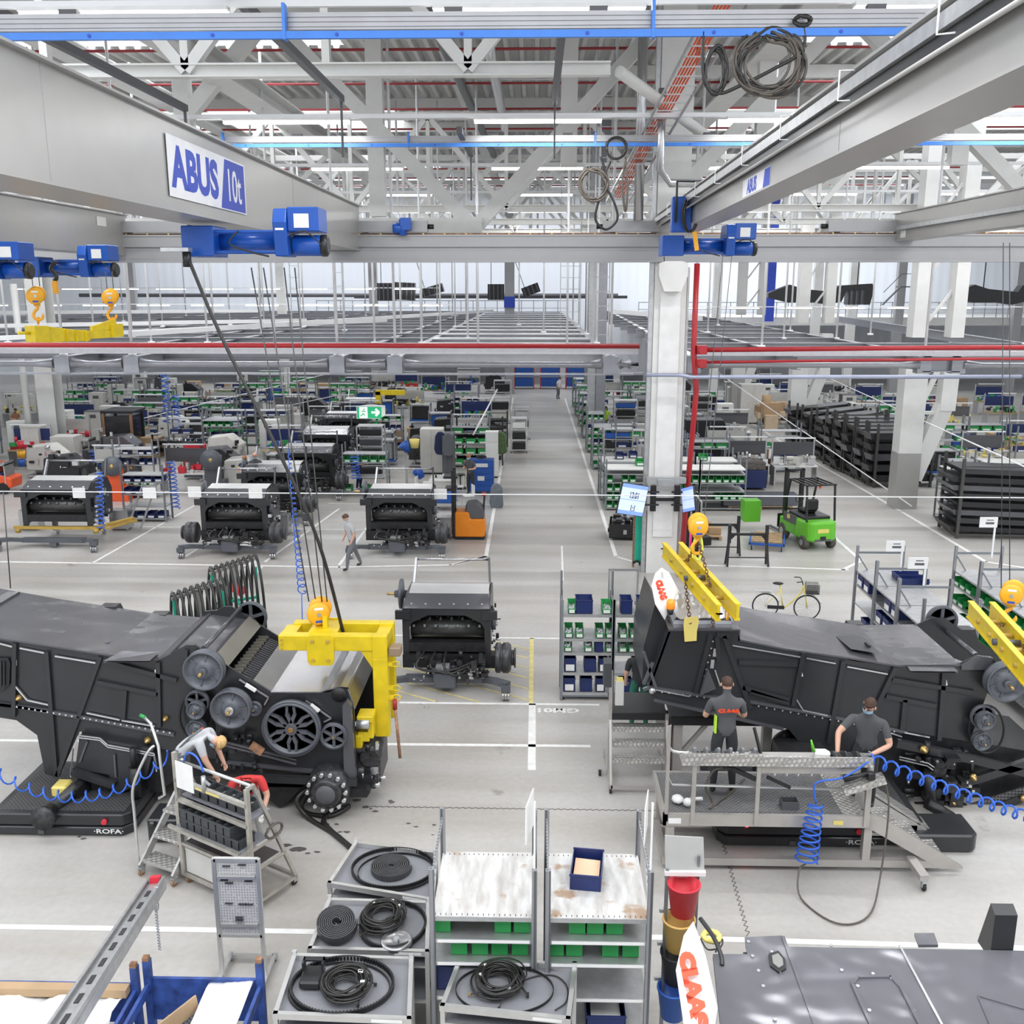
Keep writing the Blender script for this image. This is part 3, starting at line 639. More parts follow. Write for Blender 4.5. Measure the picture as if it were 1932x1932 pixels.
for i, (px, py, Y) in enumerate(((62, 540, 23), (75, 540, 23), (202, 545, 25), (214, 545, 25))):
 p = at(px, py, Y=Y); rope('short rope from the edge hoists down to the spreader, %s from the hall side' % ORD[i], (p.x, Y, p.z), (p.x, Y, 9.2), .01, grp='ropes of the twin hoists')
p = at(105, 530, Y=24); one('pendant_remote', 'yellow pendant remote dangling between the twin hoists', 'remote control', M().box(p.x - .05, p.x + .05, 23.9, 24, p.z - .3, p.z), HOOKY)
one('pendant_cable', 'black bunched cable above the dangling yellow remote', 'cable', M().tube([(p.x + .06 * math.sin(i), 23.95, p.z + .0 + .06 * i) for i in range(9)], .05, 6), CABLE)
# cable loops hanging from the festoon rails
def loops(name, label, px0, py0, px1, py1, Y, n, r, mt, wob=.05, seed=1):
 rg = random.Random(seed); a = at(px0, py0, Y=Y); c = at(px1, py1, Y=Y); cx, cz = (a.x + c.x) / 2, (a.z + c.z) / 2; rx, rz = abs(c.x - a.x) / 2, abs(c.z - a.z) / 2; pts = []
 for k in range(n):
  ox, oz, sx_, sz_ = rg.uniform(-wob, wob), rg.uniform(-wob, wob), rg.uniform(.78, 1), rg.uniform(.8, 1)
  for j in range(14): t = 2 * PI * j / 14; pts.append((cx + ox + rx * sx_ * math.sin(t), Y - .2 + rg.uniform(-.03, .03), cz + oz + rz * sz_ * math.cos(t)))
 return one(name, label, 'cable', M().tube(smooth(pts, 3), r, 7), mt)
loops('coiled_cable', 'thick bundle of taupe and black cable hanging from the nearest blue-barred rail', 1382, 72, 1505, 192, 14, 10, .019, CABT, .09, 5)
loops('coiled_cable', 'dark outer loop of the cable bundle on the nearest rail', 1376, 66, 1512, 184, 14, 4, .018, CABLE, .07, 9)
loops('coiled_cable', 'narrow black cable loop hanging beside the thick cable bundle', 1326, 92, 1362, 186, 14, 3, .024, CABLE, .02, 4)
loops('coiled_cable', 'small black cable loop over the blue bar of the nearest rail', 1488, 36, 1524, 58, 14, 2, .024, CABLE, .01, 2)
one('cable_tail', 'black cable crossing from the narrow loop to the thick bundle', 'cable', M().tube(smooth([at(1327, 60, Y=13.8), at(1328, 150, Y=13.8), at(1355, 176, Y=13.8), at(1400, 160, Y=13.8), at(1460, 130, Y=13.8), at(1514, 95, Y=13.8), at(1516, 45, Y=13.8)], 5), .024, 7), CABLE)
loops('coiled_cable', 'round taupe cable loop hanging from the second blue-barred rail', 1092, 318, 1146, 382, 26.8, 4, .03, CABT, .04, 6)
loops('coiled_cable', 'small black ring of cable at the top of the second rail', 1143, 256, 1180, 306, 26.8, 2, .032, CABLE, .01, 7)
one('cable_tail', 'long black cable loop twisting down below the second rail', 'cable', M().tube(smooth([at(1133, 296, Y=26.6), at(1145, 340, Y=26.6), at(1128, 385, Y=26.6), at(1124, 415, Y=26.6), at(1143, 433, Y=26.6), at(1164, 415, Y=26.6), at(1160, 385, Y=26.6), at(1140, 340, Y=26.6), at(1152, 305, Y=26.6)], 6), .032, 7), CABLE)
one('cable_tail', 'thin taupe cable hank drooping at the end of the second rail', 'cable', M().tube(smooth([at(1180, 296, Y=26.6), at(1174, 350, Y=26.6), at(1180, 400, Y=26.6), at(1184, 350, Y=26.6), at(1180, 300, Y=26.6)], 6), .03, 7), CABT)

# ---------------- steel grid hung over the far workstations ----------------
GX = [-34, -27.5, -21.5, -15.6, -13.3, -6.5, -4.6, 2.45]
NWORD = {-34: 'outermost', -27.5: 'next to outermost', -21.5: 'by the far cabinets', -15.6: 'behind the yellow spreader', -13.3: 'left of the long ropes', -6.5: 'past the lettered girder end', -4.6: 'before the aisle', 2.45: 'at the aisle column'}
ft = T('steel_grid', 'long grey tube and flange beam closing the front of the steel grid', 'steel grid', (0, 32.4, 0))
part('lower_flange', M().box(-45, 3.2, -.15, .15, 6.02, 6.07), STEEL, ft)
for a, b_ in zip([-45] + GX, GX + [3.4]):
 part('tube', M().tube([(a + .3, -.1, 6.38), (a + .9, -.1, 6.36), (b_ - .9, -.1, 6.36), (b_ - .3, -.1, 6.38)], [.17, .10, .10, .17], 10), STEEL, ft)
for x in GX: part('node_plate', M().box(x - .25, x + .25, -.2, .2, 6.07, 6.62), STEEL, ft)
f2 = T('steel_grid', 'grey tube beam closing the steel grid beyond the red standpipe', 'steel grid', (0, 32.4, 0))
for a, b_ in ((5.2, 12.6), (13.6, 24)): part('tube', M().tube([(a + .2, -.1, 6.38), (a + .8, -.1, 6.36), (b_ - .8, -.1, 6.36), (b_ - .2, -.1, 6.38)], [.17, .09, .09, .17], 10), STEEL, f2)
for x in (5.15, 12.55, 13.65): part('node_plate', M().box(x - .22, x + .22, -.2, .2, 6.1, 6.65), STEEL, f2)
part('head_beam', M().ibeam((12.5, 0, 6.4), (13.7, 0, 6.4), .4, .5), STEEL, f2)
one('cable_tray', 'perforated silver cable tray running the width of the hall over the workstations', 'cable tray', M().box(-45, 3.3, 31.9, 32.15, 6.72, 6.9), mat('perforated_tray', (.62, .63, .66), .4, .6, .05, 6, kind='holes'))
one('cable_tray', 'perforated silver cable tray on the forklift side of the tall column', 'cable tray', M().box(5, 26, 31.9, 32.15, 6.68, 6.84), mat('perforated_tray', (.62, .63, .66), .4, .6, .05, 6, kind='holes'))
def rpipe(label, pts, r): return one('sprinkler_main', label, 'sprinkler pipe', M().tube(pts, r, 10), RED)
rpipe('thick red sprinkler main crossing the hall below the crane', [(-45, 31.6, 7.02), (3.3, 31.6, 7.0)], .08)
q = rpipe('red standpipe running down beside the tall column', [(4.72, 29.75, 9.5), (4.72, 29.75, 7.0), (4.85, 29.75, 5.8), (4.55, 29.6, 0)], .085)
rpipe('upper red sprinkler pipe leaving the standpipe towards the forked columns', [(4.8, 30.0, 6.98), (14, 31.5, 6.98), (24, 31.6, 6.97)], .075)
rpipe('lower red sprinkler pipe leaving the standpipe', [(4.8, 30.1, 6.6), (14, 31.3, 6.64), (24, 31.4, 6.64)], .045)
for z in (7.0, 6.6): one('pipe_valve', 'red valve fitting on the standpipe, %s' % ('upper' if z > 6.8 else 'lower'), 'valve', M().cb((4.95, 29.75, z), (.3, .3, .26)).cyl((4.95, 29.5, z), (4.95, 29.75, z), .12, 10), RED, group='valve fittings on the red standpipe')
one('conduit', 'thin bluish pipe crossing in front of the tall column', 'pipe', M().tube([(3.3, 29.4, 6.28), (4.3, 29.4, 6.28), (4.6, 29.4, 6.22), (14.6, 30, 6.2)], .06, 8), mat('conduit_blue', (.40, .43, .56), .35, .4))
# longitudinal and cross members
for i, x in enumerate(GX):
 one('grid_beam', 'grey lengthways beam of the steel grid, %s' % NWORD[x], 'steel beam', M().ibeam((x, 32.7, 6.35), (x, 98, 6.35), .3, .5), STEEL, group='lengthways beams of the steel grid')
for i, (x, x2) in enumerate(((5.2, 7.2), (13.2, 13.2), (8.6, 12.8), (19, 24))):
 one('grid_beam', ['white-edged beam running away from the red standpipe', 'grey beam over the nearest forked column', 'grey beam between the standpipe and the forked columns', 'grey beam leaving the view beyond the forked columns'][i], 'steel beam', M().ibeam((x, 32.7, 6.4), (x2 if i != 2 else 8.6, 98 if i != 3 else 80, 6.4), .25, .45), STEEL if i else RODW, group='lengthways beams of the steel grid')
y = 35.2; i = 0; nm = []
while y < 97:
 one('grid_cross_beam', 'wide grey cross beam over the aisle, %s one from the tall column' % ORD[i], 'steel beam', M().box(-4.5, 2.35, y - .75, y + .75, 6.62, 6.66).box(-4.5, 2.35, y - .05, y + .05, 6.2, 6.62), mat('grid_plate', (.60, .61, .64), .3, .5, .04), group='cross beams over the aisle')
 one('grid_cross_beam', 'grey cross beam of the steel grid over the assembly rows, %s one back' % ORD[i], 'steel beam', M().ibeam((-42, y, 6.5), (-4.7, y, 6.5), .35, .35), STEEL, group='cross beams over the assembly rows')
 one('grid_cross_beam', 'grey cross beam of the steel grid over the forklift lane, %s one back' % ORD[i], 'steel beam', M().ibeam((5.3, y + .5, 6.45), (13.1 if y > 40 else 19, y + .5, 6.45), .3, .45), STEEL, group='cross beams over the forklift lane')
 y += 4.1 + i * .15; i += 1
# slanting suspension rails lying on the grid
for i, (a, b_) in enumerate((((-22, 36, 6.9), (-9, 60, 6.9)), ((-30, 40, 6.95), (-12, 52, 6.95)), ((-14, 34, 6.85), (-3, 70, 6.85)), ((-38, 50, 6.9), (-16, 58, 6.9)), ((5.6, 34, 7.0), (3.4, 44, 7.0)))):
 one('crane_rail', 'pale suspension rail lying slantwise on the steel grid, %s one' % ORD[i], 'rail', M().bar((a[0], a[1], a[2] + i * .2), (b_[0], b_[1], b_[2] + i * .2), .12, .18), RODW, group='slanting rails on the steel grid')
# white hanger rods
RY = [32.4, 40, 48, 57, 66, 78]
rods = [(x, y) for x in GX for y in RY] + [(5.15, 32.4), (12.6, 32.4), (5.4, 40), (6.2, 48), (7.0, 60), (13.2, 44), (8.6, 38), (8.6, 50), (13.2, 52), (19.5, 40), (-3.0, 44), (-1.0, 60), (.4, 50), (-9.5, 36), (-10, 52), (-18, 44), (-18.5, 60), (-24.5, 40), (-8, 70), (10.9, 44), (10.9, 60), (1.2, 38), (-30.5, 46), (-2.2, 38), (16, 48)]
rm = None
DIS = {32.4: 'in the front row', 40: 'in the second row', 48: 'in the third row', 57: 'in the fourth row', 66: 'in the fifth row', 78: 'in the last row'}
for i, (x, y) in enumerate(rods):
 if rm is None: rm = M().cyl((0, 0, 6.6), (0, 0, 17.2), .045, 8).cyl((0, 0, 6.6), (0, 0, 6.68), .14, 10).mesh('hanger_rod', RODW)
 lb = 'white rod %s of rods, beam %s' % (DIS[y], NWORD[x]) if i < len(GX) * len(RY) else 'white hanger rod off the regular rows, %s' % (ORD[(i - 48)] if i - 48 < 20 else 'last but ' + ['four', 'three', 'two', 'one', 'none'][i - 68])
 one('hanger_rod', lb, 'rod', rm, None, (x, y, 0), group='white hanger rods of the steel grid')
# ---------------- mezzanine and overhead conveyor at the back ----------------
one('mezzanine_deck', 'white edged mezzanine deck along the back wall', 'mezzanine', M().use(WHITE).box(9, 60, 88, 100.5, 5.6, 6.3).use(BEAM).box(-45, 3, 92, 100.5, 4.0, 4.5), WHITE)
def railing(label, x0, x1, y, z, h=1.1, st=1.3, mt=STEEL):
 r = T('guard_railing', label, 'railing', (0, y, z)); part('handrail', M().box(x0, x1, -.03, .03, h - .06, h).box(x0, x1, -.02, .02, h * .5, h * .5 + .04), mt, r)
 m = M(); x = x0
 while x <= x1: m.box(x - .03, x + .03, -.03, .03, 0, h); x += st
 part('posts', m, mt, r); return r
railing('grey guard railing at the top of the right-hand mezzanine', 9, 60, 87.9, 6.3, 1.3, 1.0)
railing('grey guard railing along the back wall behind the hanging black parts', -20, 3, 91, 6.3, 1.4, 1.1)
one('conveyor_rail', 'dark overhead conveyor rail along the back wall beside the hanging crates', 'conveyor rail', M().box(-17, 10, 84, 84.3, 11.25, 11.5).box(-16, 8, 88, 88.2, 7.9, 8.15), DGREY)
one('conveyor_rail', 'dark overhead conveyor rail above the black chassis frames', 'conveyor rail', M().box(13, 55, 80, 80.4, 11.35, 11.7), DGREY)
one('conveyor_rail', 'yellow walkway edge high on the back wall', 'walkway', M().box(-15, 30, 90, 90.5, 11.9, 12.3), OCH)
crt = None
def crate(px0, py0, px1, py1, Y, label, tilt=0):
 a = at(px0, py0, Y=Y); b_ = at(px1, py1, Y=Y); w2 = abs(b_.x - a.x) / 2; h2 = abs(a.z - b_.z) / 2
 r = T('hanging_crate', label, 'hanging part', ((a.x + b_.x) / 2, Y, (a.z + b_.z) / 2)); r.rotation_euler = (0, tilt, 0)
 m = M().box(-w2, w2, 0, 1.0, -h2, h2); part('body', m, BLKM, r)
 m = M()
 for k in range(4): x = -w2 + (k + .5) * w2 / 2; m.box(x - .05, x + .05, -.08, 0, -h2, h2)
 part('rib', m, DGREY, r); part('hanger', M().bar((-w2 * .6, .4, h2), (-w2 * .6, .4, h2 + (11.3 - (a.z))), .05), BLKM, r)
crate(711, 534, 745, 567, 84, 'black pressed part hanging on the conveyor, end of the group')
crate(744, 533, 782, 566, 84.6, 'black pressed part hanging mid-group on the conveyor', .05)
crate(793, 540, 836, 556, 84, 'black tilted bundle hanging beside the pressed parts', -.28)
crate(920, 536, 951, 566, 84, 'black pressed part hanging beside the blue-collared column')
crate(985, 538, 1018, 556, 84, 'small black tilted bundle hanging past the blue-collared column', -.35)
def chassis(px0, px1, py0, py1, Y, label):
 a = at(px0, py0, Y=Y); b_ = at(px1, py1, Y=Y); L_ = b_.x - a.x; h = a.z - b_.z
 r = T('hanging_chassis', label, 'hanging part', (a.x, Y, b_.z))
 part('frame', M().xz([(0, .35 * h), (0, .55 * h), (.2 * L_, .95 * h), (.33 * L_, .75 * h), (.62 * L_, .6 * h), (.66 * L_, .9 * h), (.98 * L_, h), (L_, .7 * h), (.97 * L_, 0), (.93 * L_, 0), (.92 * L_, .7 * h), (.74 * L_, .65 * h), (.7 * L_, .15 * h), (.58 * L_, 0), (.45 * L_, .1 * h), (.2 * L_, .1 * h)], -.15, .8), BLKM, r)
 part('hanger', M().bar((.3 * L_, .2, .7 * h), (.3 * L_, .2, 11.4 - b_.z), .07), BLKM, r); part('hanger', M().bar((.85 * L_, .2, .9 * h), (.85 * L_, .2, 11.4 - b_.z), .07), BLKM, r)
 for k in range(4): part('arm', M().box((.76 + .05 * k) * L_, (.78 + .05 * k) * L_, -.2, .9, 0, .75 * h), BLKM, r)
chassis(1450, 1646, 535, 575, 80, 'long black chassis frame hanging over the mezzanine, near the forked columns'); chassis(1800, 1990, 535, 575, 80, 'black chassis frame hanging over the mezzanine at the edge of the view')
st = T('mezzanine_stair', 'grey steel stair up to the walkway between the hanging frames', 'stair', (0, 84, 0))
a = at(1665, 575, Y=84); b_ = at(1700, 540, Y=84)
part('stringer', M().bar((a.x, 0, a.z), (b_.x, 0, b_.z), .3, .08), DGREY, st); part('landing', M().box(b_.x, b_.x + 1.6, -.5, 1.2, b_.z - .1, b_.z), DGREY, st); part('handrail', M().bar((a.x, 0, a.z + 1), (b_.x, 0, b_.z + 1), .05).bar((b_.x, 0, b_.z + 1), (b_.x + 1.6, 0, b_.z + 1), .05), DGREY, st)
for i, (x, c_) in enumerate(((15.5, WHITE), (24, WHITE), (27, WHITE), (31, BEAM), (36, WHITE), (41, BEAM), (20, LOGOB), (-14, BEAM), (-22, WHITE), (-35, BEAM))):
 one('wall_post', '%s post standing against the back wall, %s of the posts' % ('blue' if c_ is LOGOB else 'white' if c_ is WHITE else 'grey', ORD[i]), 'post', M().box(x - .35, x + .35, 86, 86.6, 0 if i != 6 else 6, 17.5), c_)
one('blue_collar', 'dark blue band around the column at the end of the aisle', 'collar', M().box(-2.65, -1.75, 83.5, 84.5, 7.2, 8.1), LOGOB)
one('back_wall_pipe', 'dark pipe running along the back wall behind the grid', 'pipe', M().cyl((-45, 98, 8.1), (8, 98, 8.1), .18, 8), DGREY)
# cable-pull lines and guide wire in front of the first assembly row
one('tension_wire', 'thin white wire stretched across the hall in front of the assembly rows', 'wire', M().cyl((-20, 28, 2.95), (15.2, 28, 2.9), .018, 6), RODW)
for i, (a, b_) in enumerate((((1350, 700), (1862, 1010)), ((1545, 705), (1932, 880)), ((60, 840), (640, 700)), ((0, 880), (640, 745)))):
 p = at(*a, Y=52 if i > 1 else 60); q = at(*b_, Y=30 if i < 2 else 60)
 if i == 0: q = at(1720, 1000 - 45, Y=38.5)
 one('guide_wire', ['white stay wire slanting down to the nearest forked column', 'white stay wire passing behind the forked columns', 'pale stay wire rising behind the downpipe column', 'lower pale stay wire rising behind the downpipe column'][i], 'wire', M().cyl(p, q, .025, 6), RODW)
rope('thin dark wire hanging in front of the unit on the ochre stand', at(6, 930, Y=18), at(20, 1110, Y=18), .012)
for i, (px, Y) in enumerate(((1365, 26.3), (1382, 26.3), (1905, 19.5), (1893, 19.5))):
 a = at(px, 470 if i < 2 else 458, Y=Y); b_ = at(px - (50 if i < 2 else 0) - (4 if i % 2 else 0), 985 if i < 2 else 1110, Y=Y if i > 1 else 19.2)
 rope('pair rope from the hoist to the %s, %s' % ('hook over the CLAAS panel' if i < 2 else 'hook at the green bins', 'inner' if i % 2 else 'outer'), a, b_, .01)
# coiled blue air hoses
def coil(label, p, q, r, turns, th=.016, taper=None, sag=0, tails=()):
 m = M().tube(helix(p, q, r, turns, 10, taper, sag), th, 6); return one('air_hose', label, 'air hose', m, BLUEC)
coil('long blue coiled air hose hanging between the ropes and the two thresher rows', at(545, 850, Y=27), at(570, 1120, Y=21.5), .09, 26, .014, lambda t: .35 + .65 * t)
rope('steel and blue hose end below the long coiled air hose', at(569, 1120, Y=21.5), at(571, 1190, Y=21.5), .012, BLUEC, 'air_hose', 'air hose')
rope('black supply hose from the steel grid to the long coiled hose', at(543, 695, Y=31.9), at(545, 850, Y=27), .012, CABLE)
coil('short blue coiled hose dangling behind the exit sign', at(668, 860, Y=41), at(672, 905, Y=41), .18, 8, .02)
coil('blue coiled hose beside the unit on the ochre stand', at(187, 890, Y=32.2), at(190, 1000, Y=32.2), .12, 13, .02)
coil('blue coiled hose standing between the second and third rows', at(322, 870, Y=37), at(332, 960, Y=37), .15, 12, .022)
coil('blue coiled hose hanging at the far stillages', at(310, 705, Y=52), at(315, 800, Y=52), .2, 10, .03)
coil('blue coiled hose hanging beyond the far stillages', at(331, 745, Y=54), at(334, 812, Y=54), .2, 8, .03)
coil('blue coiled hose behind the cabinet with the red bucket', at(175, 850, Y=44), at(182, 880, Y=44), .18, 5, .02)
# exit sign
es = T('exit_sign', 'green and white running man exit sign hanging over the second row', 'sign', tuple(at(700, 778, Y=33.5))); w_ = .5
part('box', M().xz([(-.5, -.22), (-.5, .2), (-.02, .27), (.48, .22), (.48, -.1), (.3, -.22)], 0, .12), PLAST, es)
fc = part('sign_face', M().box(-.48, .36, -.012, -.002, -.2, .19), EXG, es); part('left_panel', M().box(-.40, -.12, -.016, -.012, -.19, .18), EXW, fc)
m = M().bar((.02, -.02, 0), (.24, -.02, 0), .02, .07).bar((.16, -.02, .12), (.28, -.02, 0), .02, .07).bar((.16, -.02, -.12), (.28, -.02, 0), .02, .07); part('arrow', m, EXW, fc)
m = M(); Z = -.02
for a in (((-.25, .06), (-.28, -.04)), ((-.28, -.04), (-.2, -.09)), ((-.2, -.09), (-.21, -.17)), ((-.28, -.04), (-.33, -.12)), ((-.33, -.12), (-.38, -.12)), ((-.25, .05), (-.18, .02)), ((-.25, .06), (-.33, .03))): m.bar((a[0][0], Z, a[0][1]), (a[1][0], Z, a[1][1]), .008, .035)
m.cyl((-.235, Z, .11), (-.235, Z + .008, .11), .028, 12); part('running_figure', m, EXG, fc)
rope('thin wire holding up the exit sign', at(700, 765, Y=33.5) + Vector((0, .05, 0)), at(698, 700, Y=33) , .008)
# screens on the column
def screen(label, c, yaw, tilt, w_, h, sgn):
 r = T('screen', label, 'screen', c); r.rotation_euler = (tilt, 0, yaw)
 part('bezel', M().box(-w_ / 2, w_ / 2, 0, .06, -h / 2, h / 2), BLKM, r)
 d = part('display', M().box(-w_ / 2 + .02, w_ / 2 - .02, -.004, 0, -h / 2 + .02, h / 2 - .02), SCRW, r)
 for k, (x0, x1, z0, z1) in enumerate(((-.5, .5, .36, .48), (-.5, .5, -.48, -.36), (-.5, .5, -.02, 0))): part('band', M().box(x0 * w_ * .96, x1 * w_ * .96, -.007, -.004, z0 * h, z1 * h), SCREEN, d)
 return r, d
a = at(1194, 943, Y=29); s_, d_ = screen('tilted screen showing pale rows of figures on the aisle side of the tall column', a, .35, .0, .98, .62, 1)
s_.rotation_euler = (.0, .22, .5); s_.scale = (1.0, 1, 1.55)
me = text_mesh('13:01', .17, INK, .004, 0, .001); place(me, (.02, -.009, .08), (1, 0, 0), (0, 0, 1)); part('figures', me, INK, d_)
me = text_mesh('1:1', .17, INK, .004, 0, .001); place(me, (.05, -.009, -.17), (1, 0, 0), (0, 0, 1)); part('figures', me, INK, d_)
a = at(1298, 942, Y=29); s_, d_ = screen('screen seen nearly edge-on on the far side of the tall column', a, 0, 0, .9, .75, 1); s_.rotation_euler = (0, -.3, -1.3)
m = M()
for sx in (-1, 1):
 for z in (2.3, 2.7): m.bar((4.0 + sx * .2, 29.55, z), (4.0 + sx * .75, 29.3, z + .05), .07, .05)
one('screen_bracket', 'black twin-arm bracket clamped round the tall column between the screens', 'bracket', m.box(3.55, 3.72, 29.5, 29.65, 2.1, 2.9).box(4.28, 4.45, 29.5, 29.65, 2.1, 2.9).box(3.55, 4.45, 29.6, 29.65, 2.4, 2.5), BLKM)
one('clamp_plate', 'grey clamping collar above the screen bracket on the tall column', 'clamp', M().box(3.42, 4.62, 29.5, 29.7, 2.98, 3.15).box(3.75, 4.25, 29.45, 29.6, 2.9, 3.1), GALV)

# ---------------- combine harvester bodies ----------------
def PX(Y):
 def f(px, py): p = at(px, py, Y=Y); return (p.x, p.z)
 return f
def solid_pulley(name, r, px, py, Y, rad, dep, parent, label=None, cone=.4, mt=KG, hub=None):
 p = at(px, py, Y=Y); prof = [(.0, 0), (rad * .18, 0), (rad * .18, dep * .5), (rad * cone, dep * .55), (rad * (cone + .05), dep * .35), (rad * .86, dep * .3), (rad * .9, dep * .55), (rad, dep * .58), (rad, dep * .45), (rad * .9, dep * .3), (rad * .9, dep * .15), (rad, 0), (rad, -dep * .25), (rad * .9, -dep * .3), (0, -dep * .3)]
 prof = prof[1:-1]
 o = part(name, M().lathe([(0.001, dep * .5)] + prof[1:] + [(.001, -dep * .3)], (0, 0, 0), 'y', 32), mt, parent, label, loc=(p.x, Y, p.z))
 m = M()
 for k in range(6):
  a = k * PI / 3 + .3; m.bar((rad * .45 * math.cos(a), -dep * .36, rad * .45 * math.sin(a)), (rad * .82 * math.cos(a), -dep * .33, rad * .82 * math.sin(a)), dep * .12, .02, (0, 1, 0))
 part('rib', m, mt, o)
 part('shaft_end', M().cyl((0, -dep * .4, 0), (0, -dep * .95, 0), rad * .14, 12).use(BRASS).cyl((0, -dep * .9, 0), (0, -dep * 1.35, 0), rad * .085, 12), hub or KG, o, 'brass shaft end') if False else None
 m = M().cyl((0, -dep * .4, 0), (0, -dep * .85, 0), rad * .2, 16); part('hub', m, hub or KG, o)
 part('shaft_end', M().cyl((0, -dep * .8, 0), (0, -dep * 1.35, 0), rad * .07, 12), BRASS, o, 'brass shaft end')
 return o
def spoked(name, px, py, Y, rad, dep, parent, n=6, mt=KG, label=None, fork=True):
 p = at(px, py, Y=Y)
 o = part(name, M().lathe([(rad * .86, 0), (rad * .86, dep), (rad * .93, dep), (rad * .95, dep * .7), (rad, dep), (rad, -dep * .1), (rad * .86, -dep * .1), (rad * .86, 0)], (0, 0, 0), 'y', 40), mt, parent, label, loc=(p.x, Y, p.z))
 m = M()
 for k in range(n):
  a = 2 * PI * k / n + PI / 2
  c = lambda r_, t: (r_ * math.cos(t), -dep * .5, r_ * math.sin(t))
  if fork:
   m.bar(c(rad * .2, a), c(rad * .55, a - .25), rad * .12, dep * .5, (0, 1, 0)).bar(c(rad * .2, a), c(rad * .55, a + .25), rad * .12, dep * .5, (0, 1, 0)).bar(c(rad * .55, a - .25), c(rad * .9, a - .12), rad * .08, dep * .5, (0, 1, 0)).bar(c(rad * .55, a + .25), c(rad * .9, a + .12), rad * .08, dep * .5, (0, 1, 0))
  else: m.bar(c(rad * .2, a), c(rad * .88, a), rad * .2, dep * .5, (0, 1, 0))
 part('spokes', m, mt, o); part('hub', M().cyl((0, 0, 0), (0, -dep * 1.1, 0), rad * .2, 18), mt, o)
 part('hub_cap', M().cyl((0, -dep * 1.05, 0), (0, -dep * 1.3, 0), rad * .09, 10), BRASS, o)
 return o
def sheet(pts, f, y0, y1): return M().xz([f(*p) for p in pts], y0, y1)
def skin(p, q, f, y0, y1, t=.03, m=None):
 a = f(*p); b_ = f(*q); n = Vector((-(b_[1] - a[1]), b_[0] - a[0])); n.normalize(); n *= t
 m = m or M(); return m.hexa([(a[0], y0, a[1]), (b_[0], y0, b_[1]), (b_[0], y1, b_[1]), (a[0], y1, a[1]), (a[0] + n.x, y0, a[1] + n.y), (b_[0] + n.x, y0, b_[1] + n.y), (b_[0] + n.x, y1, b_[1] + n.y), (a[0] + n.x, y1, a[1] + n.y)])
def bars(lst, f, Y, w_=.05, d=.04):
 m = M()
 for p, q in lst:
  a = f(*p); b_ = f(*q); m.bar((a[0], Y - d / 2, a[1]), (b_[0], Y - d / 2, b_[1]), w_, d, (0, 1, 0))
 return m
def eachbar(name, lst, f, Y, mt, parent, w_=.05, d=.04, label=None):
 for p, q in lst: part(name, bars([(p, q)], f, Y, w_, d), mt, parent, label)
SIL = mat('silver_rod', (.70, .71, .73), .25, .85)
# ---- the harvester carried by the yellow lifter ----
Y0, Y1 = 15.2, 17.25; f = PX(Y0)
hl = T('harvester_body', 'dark combine harvester body hanging in the yellow C-shaped lifter', 'harvester', (0, 0, 0))
PL = [(-160, 1178), (0, 1206), (88, 1219), (197, 1236), (300, 1245), (318, 1235), (352, 1217), (367, 1217), (402, 1240), (511, 1307), (619, 1307), (642, 1296), (655, 1297), (668, 1338), (673, 1458), (560, 1457), (500, 1448), (400, 1431), (300, 1412), (150, 1380), (109, 1468), (85, 1460), (70, 1387), (31, 1359), (0, 1354), (-160, 1330)]
part('side_panel', sheet(PL, f, Y0, Y0 + .04), K_, hl); part('side_panel', sheet(PL, f, Y1 - .04, Y1), K_, hl)
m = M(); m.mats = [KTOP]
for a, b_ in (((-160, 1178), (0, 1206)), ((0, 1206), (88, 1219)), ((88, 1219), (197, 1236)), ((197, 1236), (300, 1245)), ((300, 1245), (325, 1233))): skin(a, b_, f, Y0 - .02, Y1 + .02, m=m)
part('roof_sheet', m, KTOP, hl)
part('roof_sheet', skin((318, 1236), (402, 1247), f, Y0 + .25, Y1, .03), KTOP, hl)
part('side_flap', M().add([Vector(v) for v in (at(194, 1247, Y=14.95), at(282, 1247, Y=14.95), at(302, 1230, Y=15.3), at(230, 1228, Y=15.3))], [(0, 1, 2, 3)]).add([Vector(v) - Vector((0, 0, .03)) for v in (at(194, 1247, Y=14.95), at(282, 1247, Y=14.95), at(302, 1230, Y=15.3), at(230, 1228, Y=15.3))], [(3, 2, 1, 0)]), KTOP, hl)
m = skin((400, 1243), (427, 1262), f, Y0, Y1, .05); m.mats = [mat('frame_khaki', (.20, .19, .16), .35, .3)]; part('cross_frame', m, None, hl)
part('cover_sheet', skin((511, 1307), (605, 1307), f, Y0 - .01, Y1, .02), SHEET, hl, 'bright bare metal cover sheet')
part('cover_sheet', skin((605, 1307), (622, 1300), f, Y0 - .01, Y1, .02), SHEET, hl)
part('slope_sheet', skin((476, 1286), (511, 1307), f, Y0 + .04, Y1, .02), mat('bare_grey', (.28, .28, .28), .35, .5), hl)
m = M()
for a, b_ in (((618, 1303), (643, 1296)), ((642, 1296), (658, 1300)), ((655, 1297), (668, 1338))): skin(a, b_, f, Y0, Y1, .02, m)
part('front_curve', m, SHEET, hl)
